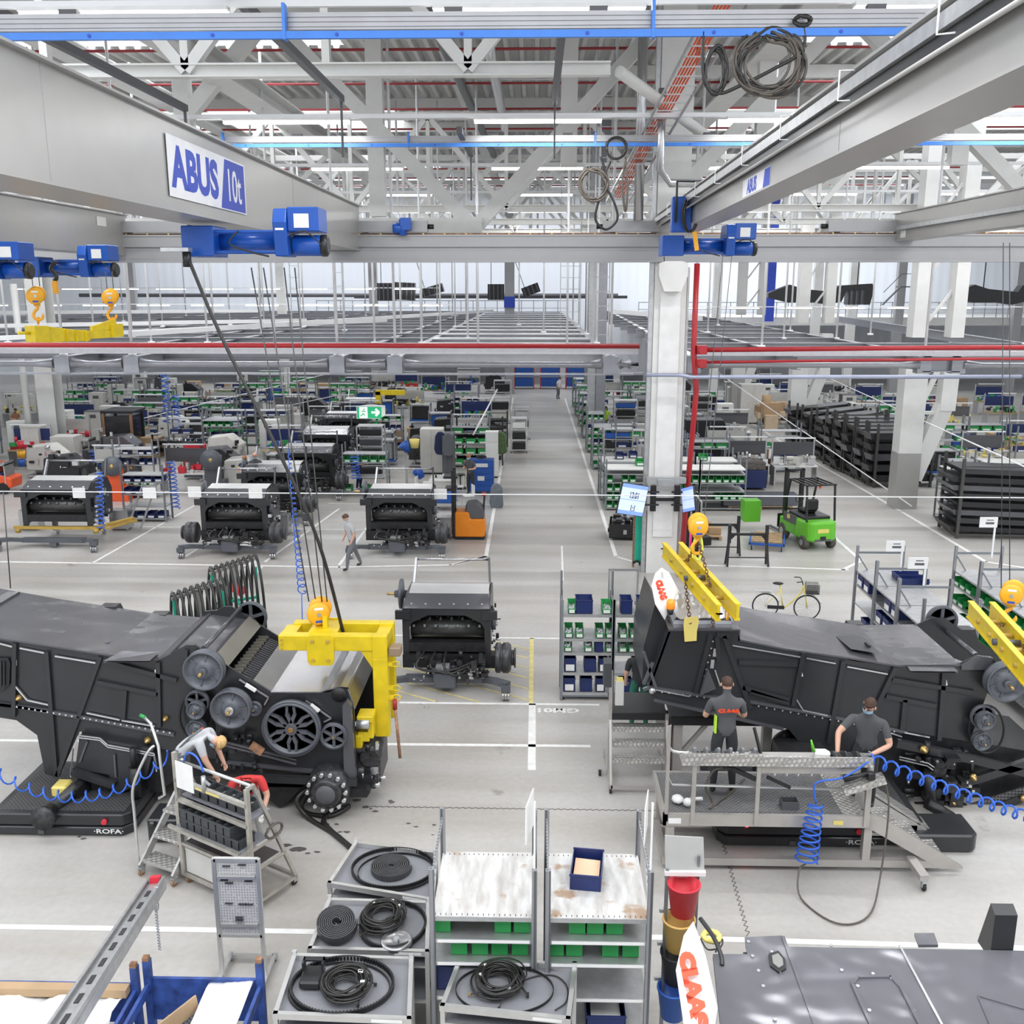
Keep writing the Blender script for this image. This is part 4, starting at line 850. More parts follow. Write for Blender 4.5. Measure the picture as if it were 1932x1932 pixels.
# concave with threshing fingers in the opening
a = f(425, 1275); b_ = f(478, 1305)
part('opening_floor', M().add([(a[0], Y0 + .05, a[1] - .1), (b_[0], Y0 + .05, b_[1] - .1), (b_[0], Y1 - .05, b_[1] - .1), (a[0], Y1 - .05, a[1] - .1)], [(0, 1, 2, 3)]), KD, hl)
m = M()
for i in range(22):
 y = Y0 + .12 + i * .087; x = a[0] + .2; z = a[1] - .1; m.bar((x, y, z + .02), (x + .22, y, z - .08), .03, .06)
part('finger_bar', m, KTOP, hl)
m = M()
for i in range(12): y = Y0 + .15 + i * .16; m.bar((a[0] + .02, y, a[1] - .02), (a[0] + .18, y + .1, a[1] - .06), .04, .05)
part('beater_plate', m, mat('frame_khaki', (.20, .19, .16), .35, .3), hl)
m = M().bar((f(402, 1241)[0], Y0 + .1, f(402, 1241)[1] + .05), (f(402, 1241)[0], Y1 - .1, f(402, 1241)[1] + .05), .07); part('shaft', M().cyl((f(385, 1232)[0], Y0, f(385, 1232)[1] + .08), (f(385, 1232)[0], Y1, f(385, 1232)[1] + .08), .045, 12), KTOP, hl)
# far gable with windows
gp = [(370, 1218), (385, 1195), (425, 1180), (440, 1180), (505, 1212), (530, 1235), (530, 1250), (370, 1250)]
fg = PX(Y1 + .05)
part('far_gable', sheet([(373, 1183), (387, 1152), (412, 1150), (428, 1150), (485, 1184), (500, 1200), (500, 1225), (370, 1190)], fg, Y1, Y1 + .05), K_, hl)
part('gable_opening', sheet([(408, 1163), (418, 1160), (419, 1177), (408, 1180)], fg, Y1 - .012, Y1 - .002), WHITE, hl); part('gable_opening', sheet([(432, 1165), (445, 1172), (445, 1185), (432, 1185)], fg, Y1 - .012, Y1 - .002), WHITE, hl)
spoked('far_pulley', 475, 1163, Y1 + .25, .30, .08, hl, 5, fork=False)
# frame ribs
eachbar('rib', [((30, 1212), (28, 1350)), ((90, 1228), (108, 1462)), ((191, 1238), (110, 1462)), ((300, 1248), (302, 1370)), ((352, 1225), (352, 1250)), ((197, 1245), (335, 1282)), ((185, 1285), (300, 1308)), ((0, 1326), (520, 1388)) if False else ((238, 1300), (234, 1356))], f, Y0, K_, hl, .07, .06)
eachbar('sill_rail', [((-100, 1315), (30, 1331)), ((30, 1331), (160, 1352)), ((160, 1352), (330, 1385)), ((420, 1436), (672, 1462)), ((0, 1327), (100, 1340))], f, Y0, KTOP, hl, .06, .05)
m = M()
for i in range(26):
 a = f(35 + i * 11.5, 1331 + i * 1.95); m.cyl((a[0], Y0 - .06, a[1]), (a[0], Y0 - .05, a[1]), .018, 6)
part('rivet', m, SIL, hl)
eachbar('silver_rod', [((-60, 1196), (28, 1219)), ((40, 1221), (86, 1230)), ((106, 1236), (190, 1250)), ((31, 1292), (54, 1319)), ((54, 1319), (95, 1328)), ((166, 1343), (228, 1356)), ((232, 1357), (294, 1368)), ((453, 1280), (508, 1314)), ((508, 1314), (500, 1328)), ((578, 1320), (626, 1353)), ((626, 1353), (612, 1360))], f, Y0 - .03, SIL, hl, .025, .025, 'silver edge rod')
eachbar('damper', [((466, 1288), (485, 1300)), ((588, 1326), (604, 1338))], f, Y0 - .05, PLAST, hl, .05, .05)
part('vent_frame', M().xz([f(-40, 1238), f(18, 1240), f(22, 1250), f(20, 1290), f(8, 1302), f(-40, 1300)], Y0 - .05, Y0 + .0), KD, hl)
eachbar('vent_bar', [((x, 1245), (x, 1292)) for x in (0, 6, 12)], f, Y0 - .06, K_, hl, .02, .02)
for a in ((38, 1315, .055), (314, 1354, .05), (280, 1395, .06), (345, 1425, .04)): p = at(a[0], a[1], Y=Y0); part('bearing', M().lathe([(a[2], 0), (a[2], .05), (a[2] * .6, .07), (a[2] * .3, .12), (.001, .12)], (p.x, Y0, p.z), 'y', 14), BRASS, hl)
eachbar('sticker', [((296, 1262), (296, 1274)), ((31, 1243), (31, 1254))], f, Y0 - .03, PAPER, hl, .045, .01)
# roof details
for px, py in ((200, 1156), (295, 1171)):
 p = at(px, py, Y=17.2); part('roof_bracket', M().xz([(-.22, 0), (-.12, .16), (.18, .16), (.25, 0)], 0, .25), K_, hl, loc=(p.x, 17.2, p.z - .05))
m = M(); zz = lambda px, py: at(px, py, z=3.02)
q = [at(148, 1208, Y=15.75), at(205, 1217, Y=15.6), at(244, 1190, Y=16.5), at(190, 1180, Y=16.6)]
part('hatch', M().add([v + Vector((0, 0, .03)) for v in q], [(0, 1, 2, 3)]), mat('hatch_plate', (.085, .085, .09), .3, .3, .06, 3, kind='grate'), hl); part('hatch_handle', M().bar(at(213, 1204, Y=16), at(222, 1198, Y=16.2), .04), BLKM, hl)
part('sticker', M().bar(at(188, 1181, Y=16.8), at(205, 1182, Y=16.8), .06, .01), YELP, hl, 'yellow sticker')
p = at(-10, 1150, Y=16.8); part('tank_corner', M().box(p.x - .6, p.x + .28, 16.0, 17.2, p.z - .2, p.z + .22), KTOP, hl)
# wheels and pulleys
solid_pulley('pulley', 1, 387, 1262, Y0 - .18, .335, .22, hl); solid_pulley('pulley', 1, 438, 1334, Y0 - .2, .335, .22, hl, hub=SIL)
spoked('large_pulley', 552, 1371, Y0 - .12, .49, .12, hl, 6); spoked('small_pulley', 631, 1386, Y0 - .12, .225, .1, hl, 6, fork=False)
spoked('small_pulley', 374, 1322, Y0 - .1, .2, .08, hl, 5, fork=False); solid_pulley('small_pulley', 1, 371, 1338, Y0 - .25, .15, .14, hl); solid_pulley('small_pulley', 1, 372, 1373, Y0 - .2, .16, .16, hl); solid_pulley('idler', 1, 481, 1336, Y0 - .1, .12, .1, hl)
m = M().tube([(f(374 + 30 * math.cos(t), 1345 + 42 * math.sin(t))[0], Y0 - .12, f(374 + 30 * math.cos(t), 1345 + 42 * math.sin(t))[1]) for t in [i * PI / 12 for i in range(24)]], .02, 6, closed=True); part('drive_belt', m, BLK, hl)
# front post, round hole
part('front_post', sheet([(649, 1325), (657, 1316), (665, 1325), (674, 1462), (660, 1470), (652, 1460)], f, Y0 - .14, Y0 - .01), KTOP, hl)
p = at(640, 1310, Y=Y0); part('axle_opening', M().lathe([(.13, 0), (.13, .02), (.001, .02)], (p.x, Y0 - .005, p.z), 'y', 20), BLK, hl)
# lower chassis
LOW = [(150, 1384), (300, 1412), (500, 1450), (672, 1462), (672, 1472), (585, 1472), (540, 1520), (525, 1530), (498, 1510), (430, 1470), (330, 1470), (300, 1500), (222, 1506), (180, 1480), (135, 1472)]
part('chassis', M().xz([f(*p) for p in LOW], Y0 + .1, Y1 - .2), KD, hl)
fl_ = PX(Y0 - .12)
part('engine_panel', M().xz([fl_(*p) for p in ((150, 1388), (290, 1412), (275, 1470), (222, 1500), (205, 1462), (142, 1450))], Y0 - .12, Y0 + .1), K_, hl)
for dz in (0, 4):
 for a, b_ in (((150, 1386), (190, 1391)), ((190, 1391), (205, 1404)), ((205, 1404), (292, 1420)), ((292, 1420), (297, 1450)), ((150, 1386), (140, 1408)), ((140, 1408), (135, 1460))):
  part('coolant_pipe', bars([((a[0], a[1] + dz), (b_[0], b_[1] + dz))], fl_, Y0 - .14, .018, .018), SIL, hl)
for p_, q_ in (((259, 1440), (263, 1495)),): a = fl_(*p_); b_ = fl_(*q_); part('hydraulic_cylinder', M().cyl((a[0], Y0 - .25, a[1]), (b_[0], Y0 - .25, b_[1]), .09, 14).cyl((a[0], Y0 - .25, a[1] + .35), (a[0], Y0 - .25, a[1]), .05, 10), KD, hl)
eachbar('strut', [((217, 1422), (220, 1465)), ((166, 1398), (152, 1436)), ((560, 1432), (430, 1400)), ((400, 1398), (560, 1440))], fl_, Y0 - .13, KTOP, hl, .03, .03)
eachbar('lower_beam', [((140, 1452), (220, 1478)), ((430, 1462), (675, 1472))], fl_, Y0 - .13, K_, hl, .12, .1)
# greasy mechanical clutter around the pulleys
rg = random.Random(11)
def clutter(name, parent, x0, x1, y0, y1, z0, z1, n, s, mts, rg, tubes=0):
 for mt_ in mts:
  m = M()
  for _ in range(n):
   c = (rg.uniform(x0, x1), rg.uniform(y0, y1), rg.uniform(z0, z1)); k = rg.random()
   d = [s * rg.uniform(.3, 1.2) for _ in range(3)]
   if k < .5: m.cb(c, d)
   else:
    ax = rg.choice([(1, 0, 0), (0, 1, 0), (0, 0, 1)]); m.cyl(c, (c[0] + ax[0] * d[0], c[1] + ax[1] * d[0], c[2] + ax[2] * d[0]), d[1] * .35, 8)
  part(name, m, mt_, parent)['kind'] = 'stuff'
a = f(405, 1380); b_ = f(500, 1450)
clutter('linkage', hl, a[0], b_[0], Y0 - .12, Y0, b_[1], a[1], 16, .12, (KD, MUD), rg); part('linkage_plate', bars([((478, 1398), (500, 1412))], f, Y0 - .12, .14, .05), RUST, hl)
# front axle gearbox and hub
p = at(614, 1500, Y=14.75)
hb = part('wheel_hub', M().lathe([(.001, 0), (.20, 0), (.23, .03), (.23, .08), (.33, .14), (.37, .25), (.36, .45), (.28, .6), (.001, .62)][::-1], (0, 0, 0), 'y', 28), MUD, hl, loc=(p.x, 14.75, p.z)) if False else part('wheel_hub', M().lathe([(.001, -.02), (.22, 0), (.25, -.03), (.25, -.10), (.34, -.16), (.38, -.27), (.37, -.45), (.28, -.6), (.001, -.62)], (0, 0, 0), 'y', 28), MUD, hl, loc=(p.x, 14.75, p.z))
m = M()
for k in range(14): t = 2 * PI * k / 14; m.cyl((.32 * math.cos(t), .05, .32 * math.sin(t)), (.32 * math.cos(t), .18, .32 * math.sin(t)), .035, 6)
part('hub_bolts', m, SIL, hb); part('hub_face', M().lathe([(.001, .02), (.16, .02), (.17, 0), (.001, 0)], (0, 0, 0), 'y', 24), DGREY, hb)
p = at(690, 1440, Y=15.6); part('gearbox', M().cb((p.x, 15.9, p.z), (.55, .9, .65)).cyl((p.x + .1, 15.4, p.z + .2), (p.x + .1, 15.9, p.z + .2), .2, 14), MUD, hl, bevel=.04)
clutter('gearbox_fitting', hl, p.x - .35, p.x + .3, 15.25, 15.5, p.z - .3, p.z + .45, 16, .12, (MUD, SIL), rg)
part('drawbar', M().xz([fl_(*q_) for q_ in ((660, 1488), (690, 1490), (698, 1496), (692, 1506), (640, 1505))], 15.1, 15.3), KD, hl)
p = at(560, 1480, Y=15.4); part('axle_beam', M().box(p.x - .6, p.x + 1.3, 15.3, 16.9, p.z - .0, p.z + .25), KD, hl)
one('hydraulic_hose', 'pair of fat black hoses trailing from the wheel hub to the belt carts', 'hose', M().tube(smooth([G(590, 1480, .5), G(560, 1510, .3), G(585, 1545, .04), G(640, 1580, .04), G(700, 1640, .04)], 6), .045, 8), CABLE)
one('hydraulic_hose', 'second fat black hose curling round under the wheel hub', 'hose', M().tube(smooth([G(600, 1470, .5), G(568, 1525, .05), G(620, 1540, .04), G(660, 1520, .1), G(700, 1600, .04)][:4] + [G(610, 1550, .05), G(690, 1620, .04)], 6), .045, 8), CABLE)

# ---- yellow C-shaped lifter ----
cl = T('c_lifter', 'yellow C-shaped lifting frame gripping the harvester body', 'lifting frame', (0, 0, 0))
def zat(px, py, Y): return at(px, py, Y=Y).z
xa, xb = at(525, 1210, Y=15.7).x, at(730, 1210, Y=15.7).x
for Y, n in ((15.7, 0), (16.35, 1)):
 z1 = zat(600, 1200, 15.7); x0 = xa + n * .1; x1 = xb + .02 * n
 zb = zat(700, 1390, 15.7) + .05 * n
 part('top_beam', M().box(x0, x1 - .26, Y, Y + .2, z1 - .27, z1), YEL, cl, bevel=.01)
 part('corner', M().xz([(x1 - .26, z1), (x1, z1), (x1, z1 - .27), (x1 - .26, z1 - .42), (x1 - .5, z1 - .27), (x1 - .26, z1 - .27)] if False else [(x1 - .26, z1), (x1, z1), (x1, z1 - .4), (x1 - .26, z1 - .4)], Y, Y + .2), YEL, cl, bevel=.01)
 part('upright', M().box(x1 - .26, x1, Y, Y + .2, zb, z1 - .4), YEL, cl, bevel=.01)
 part('gusset', M().xz([(x1 - .26, z1 - .27), (x1 - .26, z1 - .6), (x1 - .46, z1 - .27)], Y + .03, Y + .17), YEL, cl)
p = at(604, 1225, Y=15.65)
for Y in (15.66, 16.56):
 pl = part('bolt_plate', M().xz([(-.23, .16), (-.18, .24), (.18, .24), (.23, .16), (.23, -.22), (.18, -.3), (-.18, -.3), (-.23, -.22)], 0, .04), YEL, cl, loc=(p.x, Y, p.z))
 for sx in (-.13, .13):
  for sz in (-.2, .14): part('bolt', M().cyl((sx, -.03, sz), (sx, .0, sz), .03, 8), OCH, pl)
part('tie_beam', M().box(xa, xa + .25, 15.9, 16.35, z1 - .24, z1 - .03), YEL, cl); part('tie_beam', M().box(xb - .22, xb, 15.9, 16.35, z1 - .2, z1 - .03), YEL, cl)
part('lifting_eye', M().box(p.x - .25, p.x + .25, 15.9, 16.4, p.z + .15, p.z + .22).box(p.x - .04, p.x + .04, 16.1, 16.2, p.z + .2, p.z + .42), YEL, cl)
for i in range(3): part('bolt', M().cyl((xa + .06, 15.67, z1 - .07 - i * .08), (xa + .06, 15.7, z1 - .07 - i * .08), .02, 8), OCH, cl)
q = at(690, 1350, Y=15.55); part('clamp_arm', M().cb((q.x + .02, 15.5, q.z + .02), (.28, .35, .12)).cb((q.x - .02, 15.5, q.z - .32), (.2, .25, .18)).cb((q.x - .12, 15.45, q.z - .42), (.16, .2, .28)).cb((q.x + .1, 15.5, q.z - .15), (.1, .25, .4)), YEL, cl, bevel=.015)
part('clamp_roller', M().cyl((q.x - .12, 15.35, q.z - .06), (q.x + .1, 15.35, q.z - .06), .09, 14), GALV, cl)
part('weight_block', M().cb((xb + .13, 15.8, zat(740, 1230, 15.7)), (.2, .25, .16)), mat('brown_block', (.28, .20, .13), .5), cl, bevel=.02)
for py in (1255, 1300, 1318): z = zat(740, py, 15.7); part('ring_handle', M().tube([(xb + .13 + .07 * math.cos(t), 15.75, z + .05 * math.sin(t)) for t in [k * PI / 5 for k in range(10)]], .012, 5, closed=True).box(xb, xb + .08, 15.72, 15.8, z - .03, z + .03), YEL, cl)
part('pull_bar', M().cyl((xb + .12, 15.6, zat(740, 1330, 15.6)), (xb + .2, 15.5, zat(748, 1430, 15.5)), .028, 8), RUST, cl); part('red_grip', M().cyl((xb + .12, 15.6, zat(740, 1320, 15.6)), (xb + .12, 15.6, zat(740, 1338, 15.6)), .04, 8), LAV, cl)
# ---- AGV carriers ----
def agv(label, x0, x1, y0, y1, z, tx, btnx, lightx=None):
 r = T('transport_platform', label, 'transport platform', (0, 0, 0))
 c = .12
 part('lower_skirt', M().xy([(x0 + c, y0 - .04), (x1 - c, y0 - .04), (x1 + .02, y0 + c), (x1 + .02, y1), (x0 - .02, y1), (x0 - .02, y0 + c)], .03, z * .45), K_, r, bevel=.015)
 part('body', M().xy([(x0 + c, y0), (x1 - c, y0), (x1, y0 + c), (x1, y1), (x0, y1), (x0, y0 + c)], z * .45, z), K_, r, bevel=.02)
 part('tread_top', M().box(x0 + .12, x1 - .12, y0 + .12, y1 - .1, z, z + .006), mat('dark_grate', (.09, .09, .092), .5, .3, .1, 6, kind='grate'), r)
 me = text_mesh('·ROFA·', .11, PAPER, .002, 0, .001, 1.5); place(me, (tx, y0 - .045, z * .22 + .02), (1, 0, 0), (0, 0, 1)); part('lettering', me, PAPER, r)
 part('stop_button', M().cyl((btnx, y0 + .01, z * .7), (btnx, y0 - .05, z * .7), .045, 14), REDB, r)
 part('connector', M().box(btnx - 1.1, btnx - 1.0, y0 - .06, y0 - .03, .05, .13), DGREY, r)
 if lightx: part('warning_light', M().ell((lightx, y0 - .0, z * .9), (.04, .04, .04)), LEDR, r)
 return r
a1_ = agv('black flat automated carrier under the harvester held by the yellow lifter', -8.95, -6.62, 14.4, 16.25, .38, at(205, 1572, Y=14.35).x, at(195, 1549, Y=14.35).x)
p = at(85, 1540, Y=14.3); ax = T('axle_hub', 'round wheel hub of the rear axle hanging over the edge of the black carrier', 'wheel hub', (p.x, 14.2, p.z))
part('hub', M().lathe([(.001, .03), (.12, .03), (.13, 0), (.2, -.0), (.2, -.08), (.13, -.1), (.13, -.3), (.001, -.3)], (0, 0, 0), 'y', 22), MUD, ax); part('axle_tube', M().cyl((0, .3, 0), (.35, 1.2, .25), .1, 12), MUD, ax)
one('axle_stand', 'dark box beam tying the rear axle hub to the carrier', 'beam', M().bar((p.x + .3, 15.3, p.z + .1), (p.x + .2, 14.9, .42), .18, .3), KD)
p = at(118, 1487, Y=15.0); one('yellow_wheel_block', 'pale yellow block standing on the black carrier under the harvester', 'block', M().cb((p.x, 15, p.z), (.26, .3, .2)), YELP, bevel=.03)
one('lift_table', 'black lift column standing on the carrier under the harvester body', 'lift table', M().box(-7.6, -6.7, 15.2, 16.2, .385, .9).box(-7.3, -6.9, 15.5, 16, .9, 1.2), KD)
one('black_toolbox', 'black box with bolt heads standing behind the rolling steps', 'box', M().box(-6.25, -5.75, 14.2, 14.75, 0, .42).box(-6.2, -6.1, 14.15, 14.2, .3, .4), K_, bevel=.04)
one('grey_pillar', 'dark grey support standing under the harvester beside the worker in red', 'support', M().box(-4.9, -4.6, 15.6, 16, 0, .8), KD)
coil('blue coiled air hose sagging across in front of the left carrier', at(-25, 1445, Y=14.0), at(318, 1425, Y=13.7), .085, 13, .014, None, .62)

# ---- harvester on the second carrier ----
Y0, Y1 = 15.9, 17.9; f = PX(Y0)
hr = T('harvester_body', 'dark combine harvester body behind the raised work platform, CLAAS panel at its end', 'harvester', (0, 0, 0))
PR = [(1234, 1319), (1221, 1300), (1228, 1280), (1261, 1190), (1393, 1190), (1396, 1209), (1480, 1226), (1583, 1240), (1609, 1247), (1689, 1257), (1768, 1259), (1812, 1252), (1844, 1237), (1871, 1240), (1890, 1262), (1862, 1310), (1829, 1399), (1708, 1380), (1560, 1500), (1540, 1440), (1518, 1412), (1488, 1376), (1477, 1374)]
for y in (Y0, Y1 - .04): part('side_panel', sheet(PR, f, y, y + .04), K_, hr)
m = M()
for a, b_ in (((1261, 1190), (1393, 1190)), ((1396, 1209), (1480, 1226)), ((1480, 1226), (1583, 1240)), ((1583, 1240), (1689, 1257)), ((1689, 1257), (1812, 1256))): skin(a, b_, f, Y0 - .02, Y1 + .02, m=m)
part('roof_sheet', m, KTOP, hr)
a = f(1393, 1190); b_ = f(1396, 1209); part('step_sheet', M().box(b_[0] - .03, b_[0], Y0, Y1, b_[1], a[1] + .02), KTOP, hr)
a = f(1261, 1192); b_ = f(1223, 1298); part('end_sheet', M().hexa([(b_[0], Y0, b_[1]), (b_[0] + .04, Y0, b_[1]), (b_[0] + .04, Y1, b_[1]), (b_[0], Y1, b_[1]), (a[0], Y0, a[1]), (a[0] + .04, Y0, a[1]), (a[0] + .04, Y1, a[1]), (a[0], Y1, a[1])]), K_, hr)
eachbar('rib', [((1340, 1196), (1312, 1306)), ((1352, 1196), (1375, 1200)), ((1365, 1198), (1415, 1335)), ((1352, 1200), (1355, 1245)), ((1515, 1230), (1495, 1330)), ((1590, 1246), (1562, 1400)), ((1688, 1258), (1600, 1440)), ((1780, 1262), (1770, 1395)), ((1680, 1280), (1835, 1305)), ((1670, 1312), (1765, 1330)), ((1706, 1318), (1700, 1375)), ((1393, 1248), (1503, 1252)), ((1400, 1295), (1488, 1318)), ((1415, 1302), (1488, 1325))], f, Y0, K_, hr, .075, .06)
eachbar('sill_rail', [((1222, 1295), (1320, 1310)), ((1320, 1310), (1430, 1325)), ((1430, 1325), (1565, 1350)), ((1565, 1350), (1710, 1380)), ((1234, 1319), (1477, 1374))], f, Y0, KTOP, hr, .05, .05)
eachbar('silver_rod', [((1381, 1216), (1509, 1238)), ((1520, 1240), (1575, 1250)), ((1597, 1256), (1673, 1270)), ((1497, 1310), (1514, 1338)), ((1514, 1338), (1560, 1348)), ((1633, 1365), (1700, 1388)), ((1705, 1380), (1752, 1389)), ((1348, 1262), (1358, 1292)), ((1230, 1298), (1300, 1312))], f, Y0 - .03, SIL, hr, .022, .022, 'silver edge rod')
eachbar('lamp_plate', [((1349, 1222), (1347, 1237)), ((1344, 1243), (1342, 1259))], f, Y0 - .03, SIL, hr, .06, .02)
m = M()
for (x0, y0, x1, y1, n) in ((1235, 1302, 1420, 1325, 14), (1344, 1208, 1322, 1300, 7), (1430, 1330, 1700, 1380, 18)):
 for i in range(n): a = f(x0 + (x1 - x0) * i / n, y0 + (y1 - y0) * i / n); m.cyl((a[0], Y0 - .06, a[1]), (a[0], Y0 - .045, a[1]), .016, 6)
part('rivet', m, SIL, hr)
part('triangle_bracket', sheet([(1333, 1255), (1348, 1293), (1318, 1306)], f, Y0 - .15, Y0 - .01), KTOP, hr)
part('ladder_rail', bars([((1213, 1225), (1236, 1292)), ((1230, 1245), (1213, 1285)), ((1223, 1292), (1212, 1296))], f, Y0 - .1, .05, .05), KTOP, hr)
p = at(1230, 1301, Y=Y0); part('round_lamp', M().lathe([(.001, .04), (.05, .03), (.06, 0), (.001, 0)], (p.x, Y0 - .05, p.z), 'y', 14), LED if False else SIL, hr)
eachbar('sticker', [((1508, 1262), (1511, 1275)), ((1781, 1282), (1783, 1292))], f, Y0 - .03, PAPER, hr, .06, .01)
part('side_flap', M().add([at(1718, 1266, Y=15.65), at(1808, 1267, Y=15.65), at(1790, 1248, Y=16.1), at(1704, 1247, Y=16.1)], [(0, 1, 2, 3)]).add([v - Vector((0, 0, .03)) for v in (at(1718, 1266, Y=15.65), at(1808, 1267, Y=15.65), at(1790, 1248, Y=16.1), at(1704, 1247, Y=16.1))], [(3, 2, 1, 0)]), KTOP, hr)
# roof details
q = [at(1605, 1228, Y=16.2), at(1660, 1237, Y=16.1), at(1630, 1205, Y=17.2), at(1568, 1197, Y=17.2)]
part('hatch', M().add([v + Vector((0, 0, .035)) for v in q], [(0, 1, 2, 3)]), mat('hatch_plate', (.085, .085, .09), .3, .3, .06, 3, kind='grate'), hr); part('hatch_handle', M().bar(at(1633, 1213, Y=16.6), at(1641, 1220, Y=16.4), .04), BLKM, hr)
part('sticker', M().bar(at(1568, 1194, Y=17.4) + Vector((0, 0, .03)), at(1583, 1196, Y=17.4) + Vector((0, 0, .03)), .07, .01), YELP, hr, 'yellow sticker')
for px, py in ((1612, 1185), (1820, 1195)): p = at(px, py, Y=Y1 + .1); part('roof_bracket', M().xz([(-.2, 0), (-.12, .22), (.15, .22), (.25, 0)], 0, .25), K_, hr, loc=(p.x, Y1 + .02, p.z - .12))
fg = PX(Y1 + .05)
part('far_gable', sheet([(1725, 1195), (1730, 1180), (1765, 1165), (1780, 1165), (1872, 1226), (1885, 1245), (1860, 1262), (1725, 1215)], fg, Y1, Y1 + .05), K_, hr)
for x in (1752, 1763): part('gable_opening', sheet([(x, 1182), (x + 6, 1181), (x + 6, 1199), (x, 1199)], fg, Y1 - .012, Y1 - .002), WHITE, hr)
part('shaft', M().cyl(at(1786, 1192, Y=Y1 - .1), at(1842, 1237, Y=Y0 + .2), .05, 10), KTOP, hr); spoked('far_pulley', 1775, 1170, Y1 + .25, .30, .08, hr, 5, fork=False)
part('near_gable', sheet([(1812, 1254), (1844, 1236), (1872, 1240), (1866, 1262), (1812, 1262)], f, Y0 - .05, Y0 + .02), KTOP, hr)
solid_pulley('pulley', 1, 1893, 1284, Y0 - .2, .33, .26, hr, cone=.5); spoked('small_pulley', 1852, 1350, Y0 - .1, .21, .08, hr, 5, fork=False); solid_pulley('small_pulley', 1, 1857, 1358, Y0 - .25, .16, .14, hr); solid_pulley('small_pulley', 1, 1850, 1396, Y0 - .2, .16, .16, hr)
m = M().tube([(f(1855 + 33 * math.cos(t), 1370 + 45 * math.sin(t))[0], Y0 - .12, f(1855 + 33 * math.cos(t), 1370 + 45 * math.sin(t))[1]) for t in [i * PI / 12 for i in range(24)]], .02, 6, closed=True); part('drive_belt', m, BLK, hr)
# cabin-end: foil-wrapped unit, beacon, wheel in shade
part('far_panel', sheet([(1215, 1300), (1218, 1232), (1240, 1150), (1262, 1190), (1228, 1295)], f, Y0 + .3, Y1), K_, hr)
p = at(1545, 1400, Y=16.5)
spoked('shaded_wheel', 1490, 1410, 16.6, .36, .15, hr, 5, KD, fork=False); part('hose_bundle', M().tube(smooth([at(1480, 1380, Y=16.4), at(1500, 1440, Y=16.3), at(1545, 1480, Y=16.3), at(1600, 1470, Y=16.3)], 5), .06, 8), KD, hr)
# chassis on the right
LO = [(1700, 1384), (1829, 1402), (1990, 1430), (1990, 1538), (1700, 1548), (1640, 1520), (1560, 1500), (1610, 1440)]
part('chassis', M().xz([f(*p) for p in LO], Y0 + .1, Y1 - .3), KD, hr)
fl_ = PX(Y0 - .1)
eachbar('lower_beam', [((1690, 1400), (1840, 1432)), ((1840, 1432), (1990, 1470)), ((1700, 1545), (1990, 1540)), ((1740, 1500), (1990, 1420)), ((1820, 1540), (1990, 1480))], fl_, Y0 - .08, K_, hr, .14, .1)
eachbar('coolant_pipe', [((1694, 1424), (1748, 1436)), ((1748, 1436), (1780, 1458)), ((1780, 1458), (1828, 1485)), ((1694, 1429), (1746, 1441)), ((1746, 1441), (1778, 1463)), ((1778, 1463), (1822, 1489))], fl_, Y0 - .16, SIL, hr, .02, .02)
a = fl_(1745, 1450); b_ = fl_(1748, 1520); part('hydraulic_cylinder', M().cyl((a[0], Y0 - .3, a[1]), (b_[0], Y0 - .3, b_[1]), .1, 14), KD, hr)
for a in ((1742, 1413, .07), (1835, 1465, .06), (1796, 1511, .05), (1930, 1505, .06)): p = at(a[0], a[1], Y=Y0 - .2); part('bearing', M().lathe([(.001, .12), (a[2] * .4, .12), (a[2] * .5, .06), (a[2], .05), (a[2], 0), (.001, 0)], (p.x, Y0 - .2, p.z), 'y', 14), BRASS, hr)
rg = random.Random(5); a = fl_(1705, 1420); b_ = fl_(1830, 1530)
clutter('linkage', hr, a[0], b_[0], Y0 - .3, Y0, b_[1], a[1], 26, .2, (KD, MUD), rg); clutter('fitting', hr, a[0], b_[0], Y0 - .36, Y0 - .3, b_[1], a[1], 14, .05, (SIL,), rg)
part('perforated_beam', bars([((1800, 1532), (1932, 1490))], fl_, Y0 - .12, .16, .03), mat('holed_plate', (.12, .12, .125), .4, .3, .1, 6, kind='holes'), hr)
for px, py in ((1770, 1525), (1720, 1545), (1800, 1560)): p = at(px, py, Y=15.3); part('roller', M().cyl((p.x - .2, 15.3, p.z + .1), (p.x + .2, 15.2, p.z - .12), .1, 14), KD, hr); part('roller_pin', M().cyl((p.x + .2, 15.2, p.z - .12), (p.x + .36, 15.1, p.z - .26), .035, 10), SIL, hr)
# white CLAAS hood panel, beacon, foil
def hood_panel(label, pts, tpos, tdir, tup, size, nrm, th=.05, bold=.012, sxx=1.15):
 n = len(pts); P_ = [Vector(p) for p in pts]; N_ = Vector(nrm).normalized() * th
 c = sum(P_, Vector()) / n; b = c + N_ * 2.2
 vs = P_ + [p - N_ for p in P_] + [c.lerp(p, .55) + N_ * .35 for p in P_]
 m = M().add(vs, [(i, (i + 1) % n, 2 * n + (i + 1) % n, 2 * n + i) for i in range(n)] + [tuple(range(2 * n, 3 * n))] + [tuple(range(2 * n - 1, n - 1, -1))] + [(i, n + i, n + (i + 1) % n, (i + 1) % n) for i in range(n)], True)
 o = T('hood_panel', label, 'panel', tuple(c)); mm = M(); mm.v = [tuple(Vector(v) - c) for v in m.v]; mm.f = m.f; mm.s = m.s; mm.m = m.m
 part('shell', mm, mat('hood_white', (.85, .85, .84), .3), o)
 me = text_mesh('CLAAS', size, LOGOR, bold, 0, .002, sxx); place(me, tuple(Vector(tpos) + N_ * .75 - c), tdir, tup); part('lettering', me, LOGOR, o); return o
v = lambda a, b_, y: tuple(at(a, b_, Y=y))
